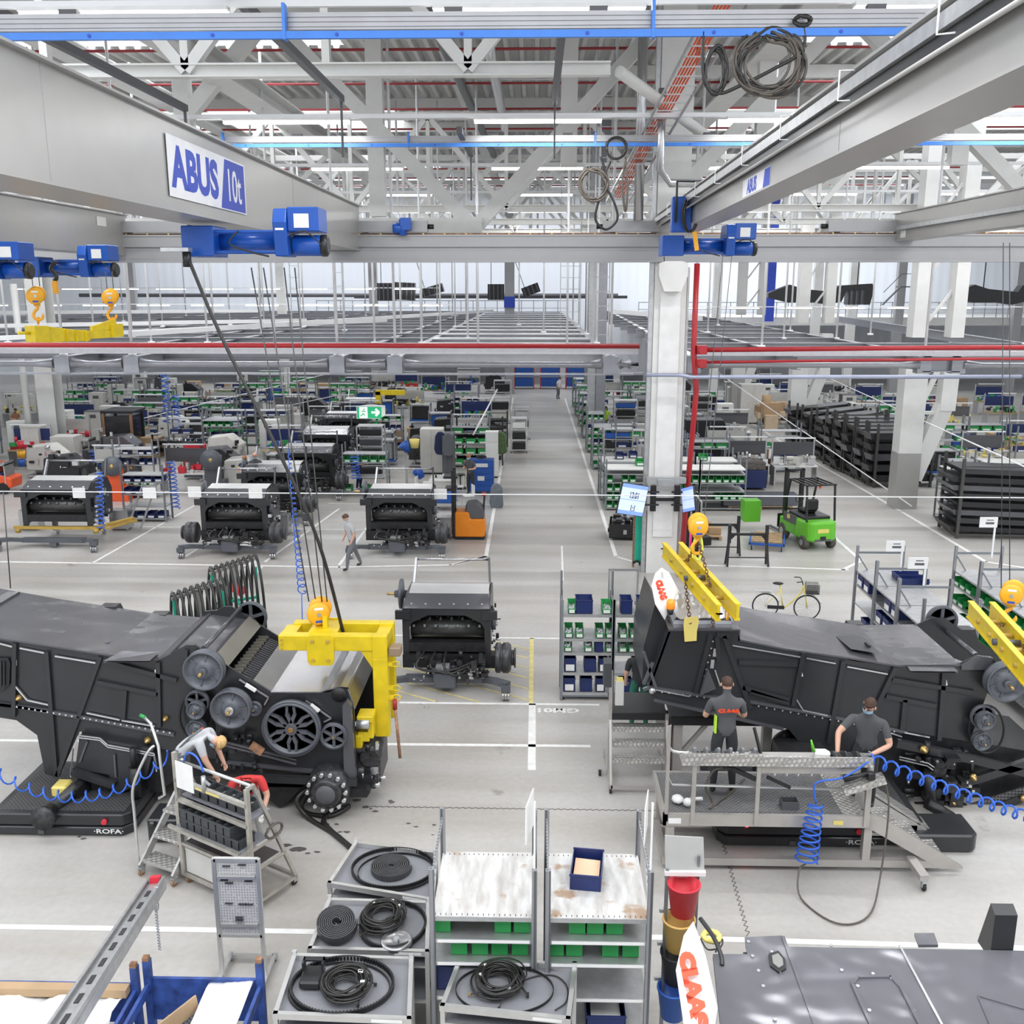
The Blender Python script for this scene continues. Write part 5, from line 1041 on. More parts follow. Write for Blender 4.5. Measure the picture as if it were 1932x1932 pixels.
A, B = at(1243, 1092, Y=16.2), at(1258, 1140, Y=16.05); c_ = (A + B) / 2; d_ = (B - A)
hood_panel('white hood panel with red CLAAS lettering standing up beside the yellow lifting beam', [v(1262, 1080, 16.4), v(1248, 1071, 16.6), v(1236, 1082, 16.5), v(1229, 1105, 16.3), v(1236, 1140, 16.0), v(1254, 1170, 15.9), v(1268, 1138, 16.1), v(1281, 1116, 16.3)], c_ + Vector((-.03, 0, .03)), d_, (1, .15, .28), .13, (-.15, -1, .25), sxx=.85, bold=.018)
b = T('beacon', 'orange warning beacon beside the white CLAAS hood panel', 'beacon', v(1265, 1148, 15.9))
part('lens', M().lathe([(.001, .17), (.06, .15), (.075, .1), (.075, .0)], n=16), mat('amber', (.9, .28, .02), .2, emit=.3), b); part('socket', M().cyl((0, 0, 0), (0, 0, -.1), .065, 12, .05), BLKM, b)
q0 = at(1270, 1186, Y=16.0); q1 = at(1385, 1186, Y=16)
rg = random.Random(2); m = M(); nx, ny = 16, 12; zt = q0.z + .35
vs = [(q0.x + (q1.x - q0.x) * i / nx, 16.1 + 1.5 * j / ny, zt - .35 * abs(j / ny - .55) + rg.uniform(-.025, .025) - (.1 if i in (0, nx) else 0)) for j in range(ny + 1) for i in range(nx + 1)]
m.add(vs, [(j * (nx + 1) + i, j * (nx + 1) + i + 1, (j + 1) * (nx + 1) + i + 1, (j + 1) * (nx + 1) + i) for j in range(ny) for i in range(nx)], False)
m.use(mat('foil', (.78, .79, .86), .3, .6, .02)); ff = M(); ff.use(mat('foil', (.78, .79, .86), .3, .6, .02)); ff.add(vs, m.f, False); ff.box(q0.x + .02, q1.x - .02, 16.15, 17.5, q0.z - .02, zt - .25)
one('foil_cover', 'crumpled silver heat-shield foil on the end of the second harvester', 'foil cover', ff, None)
one('lifting_plate', 'pale yellow eye plate bolted to the harvester under the lifting chain', 'lifting plate', M().xz([(-.1, .0), (-.13, .3), (-.12, .42), (.1, .45), (.13, .38), (.1, .2), (.1, .02)], 0, .03).lathe([(.05, -.005), (.001, -.005)], (0.0, 0, .33), 'y', 14), YELP, v(1303, 1211, 15.85))
# lifting beams over it
def lbeam(label, a, b_, gap=.32, red=True):
 a = Vector(a); b_ = Vector(b_); d = (b_ - a).normalized(); n = Vector((d.y, -d.x, 0)).normalized() * gap / 2
 r = T('lifting_beam', label, 'lifting beam', tuple(a)); L_ = (b_ - a)
 for s_ in (-1, 1): part('side_plate', M().bar(n * s_, n * s_ + L_, .05, .26).bar(n * s_ + Vector((0, 0, .13)), n * s_ + L_ + Vector((0, 0, .13)), .09, .025).bar(n * s_ - Vector((0, 0, .13)), n * s_ + L_ - Vector((0, 0, .13)), .09, .025), YEL, r)
 for t in (.2, .4, .6, .8): part('bolt', M().cyl(L_ * t - n * 1.3, L_ * t + n * 1.4, .035, 8), OCH, r)
 for t in (0, 1): part('end_cap', M().cyl(L_ * t + n - d * .03 * (1 if t == 0 else -1), L_ * t + n + d * .03 * (1 if t else -1), .06, 12), REDB, r)
 for t in (.28, .85): c = L_ * t + n * (-1); part('shackle', M().tube([c + Vector((0, 0, -.14)) + (d * math.cos(k * PI / 4) + Vector((0, 0, 1)) * math.sin(k * PI / 4) * 1.6) * .07 - Vector((0, 0, .08)) for k in range(8)], .015, 6, closed=True), HOOKY, r)
 part('bridge_pin', M().cyl(L_ * .5 - n * 1.5, L_ * .5 + n * 1.5, .05, 10), KTOP, r); return r
la = at(1268, 1036, z=3.85); lb_ = at(1374, 1156, z=3.7)
lbeam('yellow twin-plate lifting beam hung over the CLAAS end of the harvester', la, lb_)
CH = mat('chain_brown', (.16, .09, .05), .5, .5)
mid = la.lerp(lb_, .5); hk = at(1318, 1022, Y=mid.y + .3)
chain('brown chain from the hook to the hall end of the lifting beam', hk, la.lerp(lb_, .3) + Vector((0, 0, .1)), 10, .028, CH); chain('brown chain from the hook to the camera end of the lifting beam', hk, la.lerp(lb_, .72) + Vector((0, 0, .1)), 14, .028, CH)
chain('dark chain hanging from the lifting beam to the pale yellow eye plate', at(1293, 1098, Y=16.6), at(1302, 1176, Y=15.85), 12, .028, CH); chain('dark chain from the lifting beam down to the foil-covered end', at(1344, 1148, Y=15.9), at(1346, 1186, Y=16.0), 8, .028, CH)
p = at(1317, 990, Y=mid.y + .3); pulley_block('hook_block', 'orange hook block in front of the tall column over the first lifting beam', tuple(p), .2, .95)
one('lifting_sling', 'short yellow-green sling looped in the hook beside the tall column', 'sling', M().tube(smooth([hk + Vector((-.05, 0, .12)), hk + Vector((-.09, 0, -.15)), hk + Vector((0, 0, -.35)), hk + Vector((.07, 0, -.15)), hk + Vector((.03, 0, .12))], 4), .025, 6), SLINGY)
one('lifting_sling', 'pink sling hanging beside the hook block at the red standpipe', 'sling', M().tube([at(1303, 1000, Y=17.6), at(1303, 1030, Y=17.6)], .025, 6), PINK)
la = at(1850, 1150, z=3.8); lb_ = at(1975, 1290, z=3.8)
lbeam('yellow twin-plate lifting beam entering at the edge of the view', la, lb_)
p = at(1910, 1118, Y=15.2); pulley_block('hook_block', 'orange hook block over the lifting beam by the green bin rack', tuple(p), -.3, .9)
hk = p + Vector((-.02, 0, -.45)); chain('brown chain to the near part of the edge lifting beam', hk, la.lerp(lb_, .35) + Vector((0, 0, .1)), 12, .028, CH); chain('brown chain to the far part of the edge lifting beam', hk, la.lerp(lb_, .75) + Vector((0, 0, .1)), 16, .028, CH)
a2_ = agv('black flat automated carrier with a red lamp under the raised work platform', 3.0, 6.3, 14.35, 16.3, .42, at(1622, 1600, Y=14.35).x, at(1619, 1568, Y=14.35).x, at(1408, 1570, Y=14.35).x)
one('lift_table', 'black lift column on the second carrier under the harvester', 'lift table', M().box(3.9, 5.3, 15.1, 16.1, .43, .8).box(4.2, 5.0, 15.3, 16, .8, 1.1), KD)
one('bumper_box', 'black bumper box with bolt heads beyond the end of the platform steps', 'box', M().xy([(-.55, .1), (-.45, 0), (.45, 0), (.55, .1), (.55, .7), (-.55, .7)], 0.02, .32), K_, (6.55, 14.2, 0), bevel=.03)
# ---- harvester at the bottom edge ----
hb_ = T('harvester_body', 'grey-lit harvester roof cut off at the corner, CLAAS panel at its end', 'harvester', (0, 0, 0)); z = 3.0
def R(px, py, zz=None): p = at(px, py, z=zz or z); return (p.x, p.y)
yb = R(1500, 1785)[1]
o1 = [R(1410, 1800), R(1405, 1768), R(1475, 1765), R(1485, 1786), (6.5, yb - .02), (6.5, 5.2), (1.35, 5.2), R(1345, 1800)]
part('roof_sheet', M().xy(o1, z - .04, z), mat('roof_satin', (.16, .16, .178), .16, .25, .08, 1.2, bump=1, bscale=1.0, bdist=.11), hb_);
part('side_wall', M().box(1.9, 6.5, yb - .08, yb - .04, 1.0, z - .04), K_, hb_); part('end_wall', M().box(1.40, 1.44, 5.2, R(1400, 1790)[1], 1.0, z - .04), K_, hb_)
part('underframe', M().box(1.6, 6.4, 5.4, yb - .3, .0, 1.0), KD, hb_)
def stripe(pts, wd, mt, nm, h=.012, lab=None):
 m = M()
 for a, b_ in zip(pts, pts[1:]): m.bar((*R(*a), z + h / 2), (*R(*b_), z + h / 2), wd, h)
 part(nm, m, mt, hb_, lab)
SAT = mat('roof_satin', (.125, .125, .14), .2, .15)
stripe([(1477, 1768), (1540, 1940)], .03, SAT, 'seam'); stripe([(1697, 1785), (1780, 1940)], .02, SIL, 'seam'); stripe([(1645, 1940), (1608, 1858), (1618, 1845), (1680, 1844), (1700, 1865), (1738, 1940)], .03, SAT, 'stiffener', .02); stripe([(1932, 1905), (1845, 1880), (1870, 1940)], .012, SAT, 'hatch_edge')
m = M()
for a in ((1412, 1778), (1420, 1805), (1431, 1833), (1440, 1862), (1462, 1925), (1568, 1785), (1588, 1832), (1618, 1862), (1640, 1908), (1723, 1908), (1698, 1862), (1647, 1839), (1682, 1847), (1470, 1835), (1456, 1797)): p = R(*a); m.cyl((*p, z), (*p, z + .015), .016, 8)
part('rivet', m, SIL, hb_)
hx = [R(1450, 1803), R(1468, 1797), R(1481, 1812), R(1483, 1830), R(1470, 1838), R(1453, 1825)]
part('lamp_recess', M().xy(hx, z, z + .02), BLKM, hb_); part('lamp_glass', M().xy([(p[0] * .7 + 2.03 * .3, p[1] * .7 + sum(q[1] for q in hx) / 6 * .3) for p in hx] if False else [((p[0] - sum(q[0] for q in hx) / 6) * .65 + sum(q[0] for q in hx) / 6, (p[1] - sum(q[1] for q in hx) / 6) * .65 + sum(q[1] for q in hx) / 6) for p in hx], z + .02, z + .03), mat('lamp_glass', (.25, .25, .24), .1), hb_)
part('roof_bracket', M().xy([R(1725, 1762), R(1762, 1762), R(1770, 1784), R(1733, 1784)], z - .02, z + .01), SAT, hb_)
p = R(1890, 1785); part('gusset_bracket', M().yz([(0, 0), (0, .45), (.1, .5), (.25, .0)], -.02, .18), K_, hb_, loc=(p[0] - .1, p[1] - .05, z - .1))
part('mirror_arm', M().tube(smooth([(*R(1320, 1760), z + .15), (*R(1345, 1790), z + .12), (*R(1360, 1812), z + .05), (*R(1362, 1822), z)], 4), .02, 8), BLKM, hb_)
one('tape_ring', 'pale yellow plastic ring with a cable lying on the corner harvester', 'ring', M().tube([(R(1342, 1772)[0] + .075 * math.cos(t), R(1342, 1772)[1] + .07 * math.sin(t), 3.0 + .03) for t in [k * PI / 4 for k in range(8)]], .028, 6, closed=True), YELP)
one('short_cable', 'thin black cable curled under the pale yellow ring', 'cable', M().tube(smooth([(*R(1322, 1775), 3.02), (*R(1335, 1795), 3.02), (*R(1360, 1790), 3.02), (*R(1362, 1775), 3.02), (*R(1350, 1800), 3.02)], 4), .008, 5), CABLE)
w3 = lambda a, b_, zz: tuple(at(a, b_, z=zz))
A, B = at(1292, 1790, z=3.42), at(1325, 1950, z=3.12)
hood_panel('white hood panel with red CLAAS lettering beside the hanging buckets', [w3(1308, 1738, 3.5), w3(1290, 1765, 3.45), w3(1275, 1830, 3.35), w3(1290, 1935, 3.05), w3(1297, 1980, 2.95), w3(1345, 1960, 3.0), w3(1353, 1900, 3.2), w3(1330, 1800, 3.45)], (A + B) / 2, B - A, (1, .1, .3), .15, (-.3, -.55, .8), bold=.016, sxx=1.3)

# ---------------- rack pieces ----------------
def caster(parent, x, y, z=.0, r=.06, mt=BLK):
 c = part('caster', M().cyl((x - .02, y, z + r), (x + .02, y, z + r), r, 12), mt, parent); part('caster_fork', M().box(x - .035, x - .025, y - .03, y + .05, z + r, z + r * 2.3).box(x + .025, x + .035, y - .03, y + .05, z + r, z + r * 2.3).box(x - .035, x + .035, y - .04, y + .06, z + r * 2.2, z + r * 2.5), GALV, c)
BM = {}
def bin_mesh(w_, d, h, mt, open_front=False, key=None):
 k = (w_, d, h, mt.name, open_front)
 if k in BM: return BM[k]
 t = .008; m = M(); fz = h * (.5 if open_front else 1)
 m.box(-w_ / 2, w_ / 2, -d / 2, d / 2, 0, t).box(-w_ / 2, -w_ / 2 + t, -d / 2, d / 2, t, h).box(w_ / 2 - t, w_ / 2, -d / 2, d / 2, t, h).box(-w_ / 2, w_ / 2, d / 2 - t, d / 2, t, h).box(-w_ / 2, w_ / 2, -d / 2, -d / 2 + t, t, fz)
 m.box(-w_ / 2 - .008, w_ / 2 + .008, d / 2, d / 2 + .01, h - .03, h).box(-w_ / 2 - .008, w_ / 2 + .008, -d / 2 - .01, -d / 2, fz - .025, fz)
 BM[k] = m.mesh('bin', mt); return BM[k]
PM = {}
def parts_heap(w_, d, z, mt=SIL, n=14, seed=1):
 k = (w_, d, z, mt.name, seed)
 if k in PM: return PM[k]
 g = random.Random(seed); m = M().box(-w_ * .42, w_ * .42, -d * .42, d * .42, .01, z)
 for _ in range(n): x, y = g.uniform(-w_ * .38, w_ * .38), g.uniform(-d * .38, d * .38); m.cb((x, y, z + .008), (g.uniform(.02, .05), g.uniform(.01, .03), .02))
 PM[k] = m.mesh('contents', mt); return PM[k]
def bin_(label, x, y, z, w_, d, h, mt, of=False, rz=0, group=None, fill=None, tagm=None, seed=1, name='storage_bin'):
 r = T(name, label, 'bin', (x, y, z), rz, group); part('shell', bin_mesh(w_, d, h, mt, of), None, r)
 if fill: part('contents', parts_heap(w_, d, h * .45, fill, 14, seed), None, r)
 if tagm: part('label_card', M().box(-w_ * .36, w_ * .36, -d / 2 - .014, -d / 2 - .011, h * .06, h * (.42 if of else .55)), tagm, r)
 return r
# ---- two worn racks at the front ----
def rack(name, label, x0, x1, y0, y1, levels, ph, top, mt=RACKS, smt=GALV, lip=.05, t=.02, group=None, cat='rack', backs=False, posts=None):
 r = T(name, label, cat, ((x0 + x1) / 2, (y0 + y1) / 2, 0), 0, group); a, b_ = (x1 - x0) / 2, (y1 - y0) / 2
 for i, z in enumerate(levels):
  s_ = part('shelf', M().box(-a, a, -b_, b_, z - t, z), top if (i == 0 and top) else smt, r)
  part('shelf_edge', M().box(-a, a, -b_ - .012, -b_, z - lip, z + .004), GALV, s_)
 for sx in (-1, 1):
  for sy in (-1, 1):
   if posts and (sx, sy) not in posts: continue
   part('upright', M().box(sx * a - .03, sx * a + .03, sy * b_ - .03, sy * b_ + .03, 0.02, ph), mt, r)
  part('end_brace', M().bar((sx * a, -b_, ph - .12), (sx * a, b_, ph - .12), .025, .04).bar((sx * a, -b_, levels[0] + .03), (sx * a, 0, ph - .12), .02, .02), mt, r)
 return r
SLOT = mat('slotted_post', (.32, .33, .35), .4, .5, .04, 6, kind='grate')
LV = [1.95, 1.67, 1.38, .93, .45]
WRN = mat('worn_shelf_rust', (.64, .63, .62), .5, .1, .1, 5)
def worn_mat(name, seed, rust):
 m = bpy.data.materials.new(name); m.use_nodes = True; nt = m.node_tree; N = nt.nodes; L = nt.links; b = N['Principled BSDF']; tc = N.new('ShaderNodeTexCoord')
 mp = N.new('ShaderNodeMapping'); mp.inputs['Location'].default_value = (seed, seed * 2, 0); mp.inputs['Scale'].default_value = (5, 1.1, 1); L.new(tc.outputs['Object'], mp.inputs[0])
 n = N.new('ShaderNodeTexNoise'); n.inputs['Scale'].default_value = 2.2; n.inputs['Detail'].default_value = 6; L.new(mp.outputs[0], n.inputs['Vector'])
 r = N.new('ShaderNodeValToRGB'); r.color_ramp.elements[0].position = .30; r.color_ramp.elements[1].position = .62; r.color_ramp.elements[0].color = (.42, .40, .38, 1); r.color_ramp.elements[1].color = (.62, .62, .61, 1); L.new(n.outputs['Fac'], r.inputs[0])
 n2 = N.new('ShaderNodeTexNoise'); n2.inputs['Scale'].default_value = 3.2; n2.inputs['Detail'].default_value = 7; mp2 = N.new('ShaderNodeMapping'); mp2.inputs['Location'].default_value = (seed * 3, 1, 0); L.new(tc.outputs['Object'], mp2.inputs[0]); L.new(mp2.outputs[0], n2.inputs['Vector'])
 r2 = N.new('ShaderNodeValToRGB'); r2.color_ramp.elements[0].position = rust; r2.color_ramp.elements[1].position = rust + .09; r2.color_ramp.elements[0].color = (0, 0, 0, 1); r2.color_ramp.elements[1].color = (1, 1, 1, 1); L.new(n2.outputs['Fac'], r2.inputs[0])
 x = N.new('ShaderNodeMix'); x.data_type = 'RGBA'; L.new(r2.outputs[0], x.inputs[0]); L.new(r.outputs[0], x.inputs[6]); x.inputs[7].default_value = (.38, .27, .19, 1); L.new(x.outputs[2], b.inputs['Base Color']); b.inputs['Roughness'].default_value = .5; return m
for i, (x0, x1, lab) in enumerate(((-1.12, .02, 'grey bay rack with a bare streaky shelf top beside the belt carts'), (.17, 1.30, 'grey bay rack with rust-stained top and a navy crate on it'))):
 r = rack('storage_rack', lab, x0, x1, 9.66, 10.95, LV, 2.55, worn_mat('worn_top_%s' % 'ab'[i], 3 + i * 5, .62 if i == 0 else .57), mt=SLOT)
 m = M()
 for k in range(19):
  x = -(x1 - x0) / 2 + .03 + k * (x1 - x0 - .06) / 18; m.box(x - .004, x + .004, .58, .61, 1.951, 1.954).box(x - .004, x + .004, -.62, -.59, 1.951, 1.954)
 part('shelf_slots', m, INK, r)
 for z in (1.67, 1.38, .93): part('label_strip', M().box(-.52, .52, -.663, -.659, z - .04, z - .005), PAPER, r)
 for sx in (-1, 1): part('foot', M().box(sx * .5 - .06, sx * .5 + .06, -.66, -.6, 0, .02), BLKM, r)
def xr(px): return at(px, 1760, Y=9.85).x
for lvl, z, rows in ((0, 1.675, ((836, 'left'), (949, ''), (985, ''), (1088, ''), (1122, ''), (1158, ''))), (1, 1.385, ((871, ''), (909, ''), (945, ''), (982, ''), (1047, ''), (1081, ''), (1147, ''), (1184, '')))):
 for i, (px, _) in enumerate(rows):
  x = xr(px) * (1 if lvl == 0 else 1.03); near = 'bare-topped' if px < 1015 else 'rust-stained'; k = i if px < 1015 else i - sum(1 for q in rows if q[0] < 1015)
  bin_('green parts bin, %s along the %s shelf of the %s front rack' % (ORD[k], ['upper', 'lower'][lvl], near), x, 9.98, z, .185, .42, .19, BING, group='green bins in the two front racks')
bin_('navy crate with brown paper lying on the rust-stained rack top', at(1108, 1655, z=2.0).x, 10.45, 1.955, .36, .56, .2, BIND, rz=-.12, name='crate')
o = one('packing_paper', 'crumpled light brown paper filling the navy crate', 'paper', M().xy([(-.15, -.25), (.15, -.25), (.15, .18), (-.15, .2)], 0, .1), mat('kraft_paper', (.72, .50, .33), .8, 0, .06, 6, bump=.3, bscale=9), (at(1108, 1655, z=2.0).x, 10.45, 1.97), -.12)
bin_('navy bin standing on the low shelf behind the near cable cart', -.95, 10.0, .94, .3, .5, .3, BIND); bin_('navy crate with a white paper list on the lowest shelf of the rust-stained rack', .85, 9.95, .46, .45, .5, .2, BIND, tagm=None)
one('paper_list', 'white printed list lying in the lowest navy crate', 'paper', M().box(-.17, .17, -.2, .2, 0, .004), PAPER, (.85, 9.95, .60))
for i, (px, lab) in enumerate(((1003, 'small white sign on a post between the two front racks'), (1222, 'small white sign on a post at the bucket end of the front racks'))):
 x = at(px, 1640, Y=9.7).x; r = T('location_sign', lab, 'sign', (x, 9.70, 2.4)); part('post', M().box(.02, .04, -.02, .02, 0, .95), RODW, r); part('plate', M().hexa([(-.07, -.12, .5), (.01, .3, .5), (.02, .3, .5), (-.06, -.12, .5), (-.07, -.12, .95), (.01, .3, .95), (.02, .3, .95), (-.06, -.12, .95)]), PAPER, r); part('print', M().hexa([(-.05, 0, .62), (-.013, .2, .62), (-.012, .2, .62), (-.048, 0, .62), (-.05, 0, .74), (-.013, .2, .74), (-.012, .2, .74), (-.048, 0, .74)]), DGREY, r)
# ---- belt carts ----
def tcart(label, c, z, h=.07, post=.08):
 P_ = [Vector(G(*q, z)) for q in c]; r = T('tray_cart', label, 'cart', tuple(sum(P_, Vector()) / 4 - Vector((0, 0, z)))); o_ = sum(P_, Vector()) / 4; o_.z = 0
 Q = [p - o_ for p in P_]
 for i in range(4): part('frame_profile', M().bar(Q[i] - (Q[(i + 1) % 4] - Q[i]).normalized() * .03, Q[(i + 1) % 4] + (Q[(i + 1) % 4] - Q[i]).normalized() * .03, .05, h), ALU, r)
 dn = Vector((0, 0, -.03)); part('tray_liner', M().add([q + dn for q in Q], [(0, 1, 2, 3)]).add([q + dn * 1.6 for q in Q], [(3, 2, 1, 0)]), TRAY, r)
 for i, q in enumerate(Q): part('leg', M().box(q.x - .025, q.x + .025, q.y - .025, q.y + .025, .12, z + (post if i >= 2 else 0)), ALU, r); caster(r, q.x, q.y, 0, .05)
 d = Q[1] - Q[0]
 for k in (.45, .85):
  for i in range(4): part('lower_shelf_rail', M().bar(Vector((Q[i].x, Q[i].y, z * k)), Vector((Q[(i + 1) % 4].x, Q[(i + 1) % 4].y, z * k)), .03, .03), ALU, r)
  part('lower_shelf', M().add([Vector((q.x, q.y, z * k + .01)) for q in Q], [(0, 1, 2, 3)]), TRAY, r)
 part('label_strip', M().bar(Q[0] + d * .72 + Vector((0, -.029, 0)), Q[0] + d * .95 + Vector((0, -.029, 0)), .003, .035), PAPER, r)
 return P_
tcart('aluminium tray cart with a coiled flat belt inside a toothed belt, beside the oil-stained floor', [(622, 1668), (815, 1700), (822, 1612), (672, 1592)], 1.2)
tcart('aluminium tray cart holding a leaning belt roll and a black cable tangle', [(585, 1792), (806, 1798), (808, 1706), (622, 1700)], 1.2)
tcart('aluminium tray cart with a black box and cables inside a wide toothed belt', [(520, 1915), (772, 1925), (776, 1812), (556, 1805)], 1.25)
tcart('aluminium tray cart with a thin belt loop and cable coil by the racks', [(835, 1900), (1072, 1925), (1084, 1828), (872, 1802)], 1.3)
def band(name, label, pts, h, t, teeth=True, cat='belt', mt=BLK, seed=0):
 P_ = [Vector(p) for p in pts]; n = len(P_); m = M(); vs = []
 for i in range(n):
  d = (P_[(i + 1) % n] - P_[i - 1]).normalized(); s_ = d.cross(Vector((0, 0, 1))).normalized() * t / 2
  vs += [P_[i] - s_, P_[i] + s_, P_[i] + s_ + Vector((0, 0, h)), P_[i] - s_ + Vector((0, 0, h))]
 m.add(vs, [(i * 4 + j, i * 4 + (j + 1) % 4, ((i + 1) % n) * 4 + (j + 1) % 4, ((i + 1) % n) * 4 + j) for i in range(n) for j in range(4)])
 if teeth:
  for i in range(0, n):
   d = (P_[(i + 1) % n] - P_[i - 1]).normalized(); s_ = -d.cross(Vector((0, 0, 1))).normalized() * (t * .9); m.bar(P_[i] + s_ + Vector((0, 0, h * .02)), P_[i] + s_ + Vector((0, 0, h * .98)), (P_[(i + 1) % n] - P_[i]).length * .5, t)
 return one(name, label, cat, m, mt)
def oval(px, py, rx, ry, z, n=90, tilt=0, rot=0, sq=1):
 c = at(px, py, z=z); k = at(px + rx, py, z=z).x - c.x; l = abs(at(px, py - ry, z=z).y - c.y)
 o = []
 for i in range(n):
  t = 2 * PI * i / n; x, y = k * math.cos(t) * sq, l * math.sin(t); o.append((c.x + x * math.cos(rot) - y * math.sin(rot), c.y + x * math.sin(rot) + y * math.cos(rot), z + tilt * x))
 return o
def spiral(name, label, c, r0, turns, h, t, squash=1, lean=0, rz=0):
 m = M(); n = int(turns * 26); pr = None; gap = t * 1.6
 for i in range(n + 1):
  a = 2 * PI * i / 26; r_ = r0 + gap * i / 26; x, y = r_ * math.cos(a), r_ * math.sin(a) * squash
  v = Vector((x, y, 0)); s_ = v.normalized() * t / 2; cur = [v - s_, v + s_, v + s_ + Vector((0, 0, h)), v - s_ + Vector((0, 0, h))]
  if pr:
   m.add(pr + cur, [(0, 1, 5, 4), (1, 2, 6, 5), (2, 3, 7, 6), (3, 0, 4, 7)])
  pr = cur
 m.tube([(-r0 * .7, 0, h * .6), (-.02, r0 * .4, h * .6), (.02, -r0 * .4, h * .6), (r0 * .7, 0, h * .6)], t * .4, 6)
 o = one(name, label, 'belt roll', m, mat('belt_grey_black', (.045, .045, .05), .55, 0, .2, 8), c); o.rotation_euler = (lean, 0, rz); return o
def harness(label, px, py, rx, ry, z, n, r=.009, seed=1, mt=CABLE, hh=.10):
 g = random.Random(seed); c = at(px, py, z=z); k = at(px + rx, py, z=z).x - c.x; l = abs(at(px, py - ry, z=z).y - c.y)
 rt = T('cable_harness', label, 'cable', tuple(c));
 for kk in range(2):
  pts = []
  for a in range(n):
   ox, oy = g.uniform(-.12, .12) * k, g.uniform(-.12, .12) * l; s_ = g.uniform(.55, 1.0); zz = .02 + hh * (a + kk * .5) / n; ph = g.uniform(0, 6)
   for j in range(10): t = 2 * PI * j / 10 + ph * 0; pts.append((ox + k * s_ * math.cos(t), oy + l * s_ * math.sin(t), zz + g.uniform(-.01, .015)))
  part('cable_loop', M().tube(smooth(pts, 3), r * (1.2 if kk else .8), 6), mt, rt)
 for j in range(4):
  a = g.uniform(0, 2 * PI); e = (k * g.uniform(1.0, 1.45) * math.cos(a), l * g.uniform(1.0, 1.3) * math.sin(a), .02)
  part('cable_end', M().tube(smooth([(k * .7 * math.cos(a + .6), l * .7 * math.sin(a + .6), .05), (k * .9 * math.cos(a + .2), l * .9 * math.sin(a + .2), .06), e], 4), r * .7, 5), mt, rt); part('connector', M().cb(e, (.03, .03, .022)), BRASS if j == 1 else BLKM, rt)
 for j in range(3): a = g.uniform(0, 6.28); part('cable_tie', M().cb((k * .75 * math.cos(a), l * .75 * math.sin(a), hh), (.05, .03, .02)), PAPER, rt)
 return rt
z = 1.19
band('toothed_belt', 'wide toothed belt lying on the cart by the oil stains', oval(742, 1640, 78, 36, z), .05, .014); band('toothed_belt', 'thinner belt under the toothed one on the cart by the oil stains', oval(748, 1646, 72, 34, z - .005), .03, .01, False)
spiral('belt_roll', 'flat coiled belt roll lying inside the toothed belt', tuple(at(738, 1640, z=z + .0)), .03, 9, .07, .017, 1)
band('toothed_belt', 'toothed belt around the cable tangle on the middle cart', oval(742, 1748, 62, 42, z), .06, .015); spiral('belt_roll', 'big leaning belt roll on the middle cart', tuple(at(636, 1762, z=z) + Vector((0, 0, .09))), .05, 8, .12, .015, 1, .3, .2)
harness('black cable tangle on the middle cart beside the leaning roll', 722, 1738, 42, 30, z + .02, 9, .011, 3, hh=.14)
wh = T('belt_tensioner', 'silver disc wheel lying on the middle cart', 'wheel', tuple(at(748, 1779, z=z + .02))); part('disc', M().lathe([(.001, .03), (.13, .03), (.17, .05), (.19, .04), (.19, 0), (.001, 0)], n=28), SHEET, wh); part('hub', M().cyl((0, 0, .03), (0, 0, .07), .035, 12), GALV, wh)
z = 1.24; band('toothed_belt', 'wide toothed belt ringing the black box on the nearest cart', oval(646, 1862, 97, 52, z), .055, .016); band('toothed_belt', 'plain belt lying under the toothed one on the nearest cart', oval(640, 1868, 95, 50, z - .01), .03, .01, False)
harness('black cable coil beside the black box on the nearest cart', 652, 1868, 45, 34, z, 9, .011, 6, hh=.13)
bx = T('guard_box', 'small black moulded box inside the toothed belt', 'box', tuple(at(590, 1850, z=z))); part('housing', M().box(-.12, .12, -.16, .14, 0, .1), BLKM, bx, bevel=.02); part('handle_frame', M().box(-.12, -.1, .02, .14, .1, .2).box(.1, .12, .02, .14, .1, .2).box(-.12, .12, .08, .14, .18, .2), BLKM, bx)
z = 1.29; band('drive_belt', 'thin smooth belt loop on the cart in front of the racks', oval(952, 1868, 92, 44, z), .03, .01, False); harness('black cable coil in the middle of the thin belt loop', 940, 1860, 48, 34, z + .0, 10, .011, 8, hh=.13)
one('loose_cable', 'single black cable curving to brass plugs beside the coil', 'cable', M().tube(smooth([at(985, 1850, z=z), at(1020, 1840, z=z), at(1050, 1842, z=z), at(1070, 1862, z=z), at(1068, 1890, z=z), at(1047, 1906, z=z)], 5), .008, 6), CABLE)
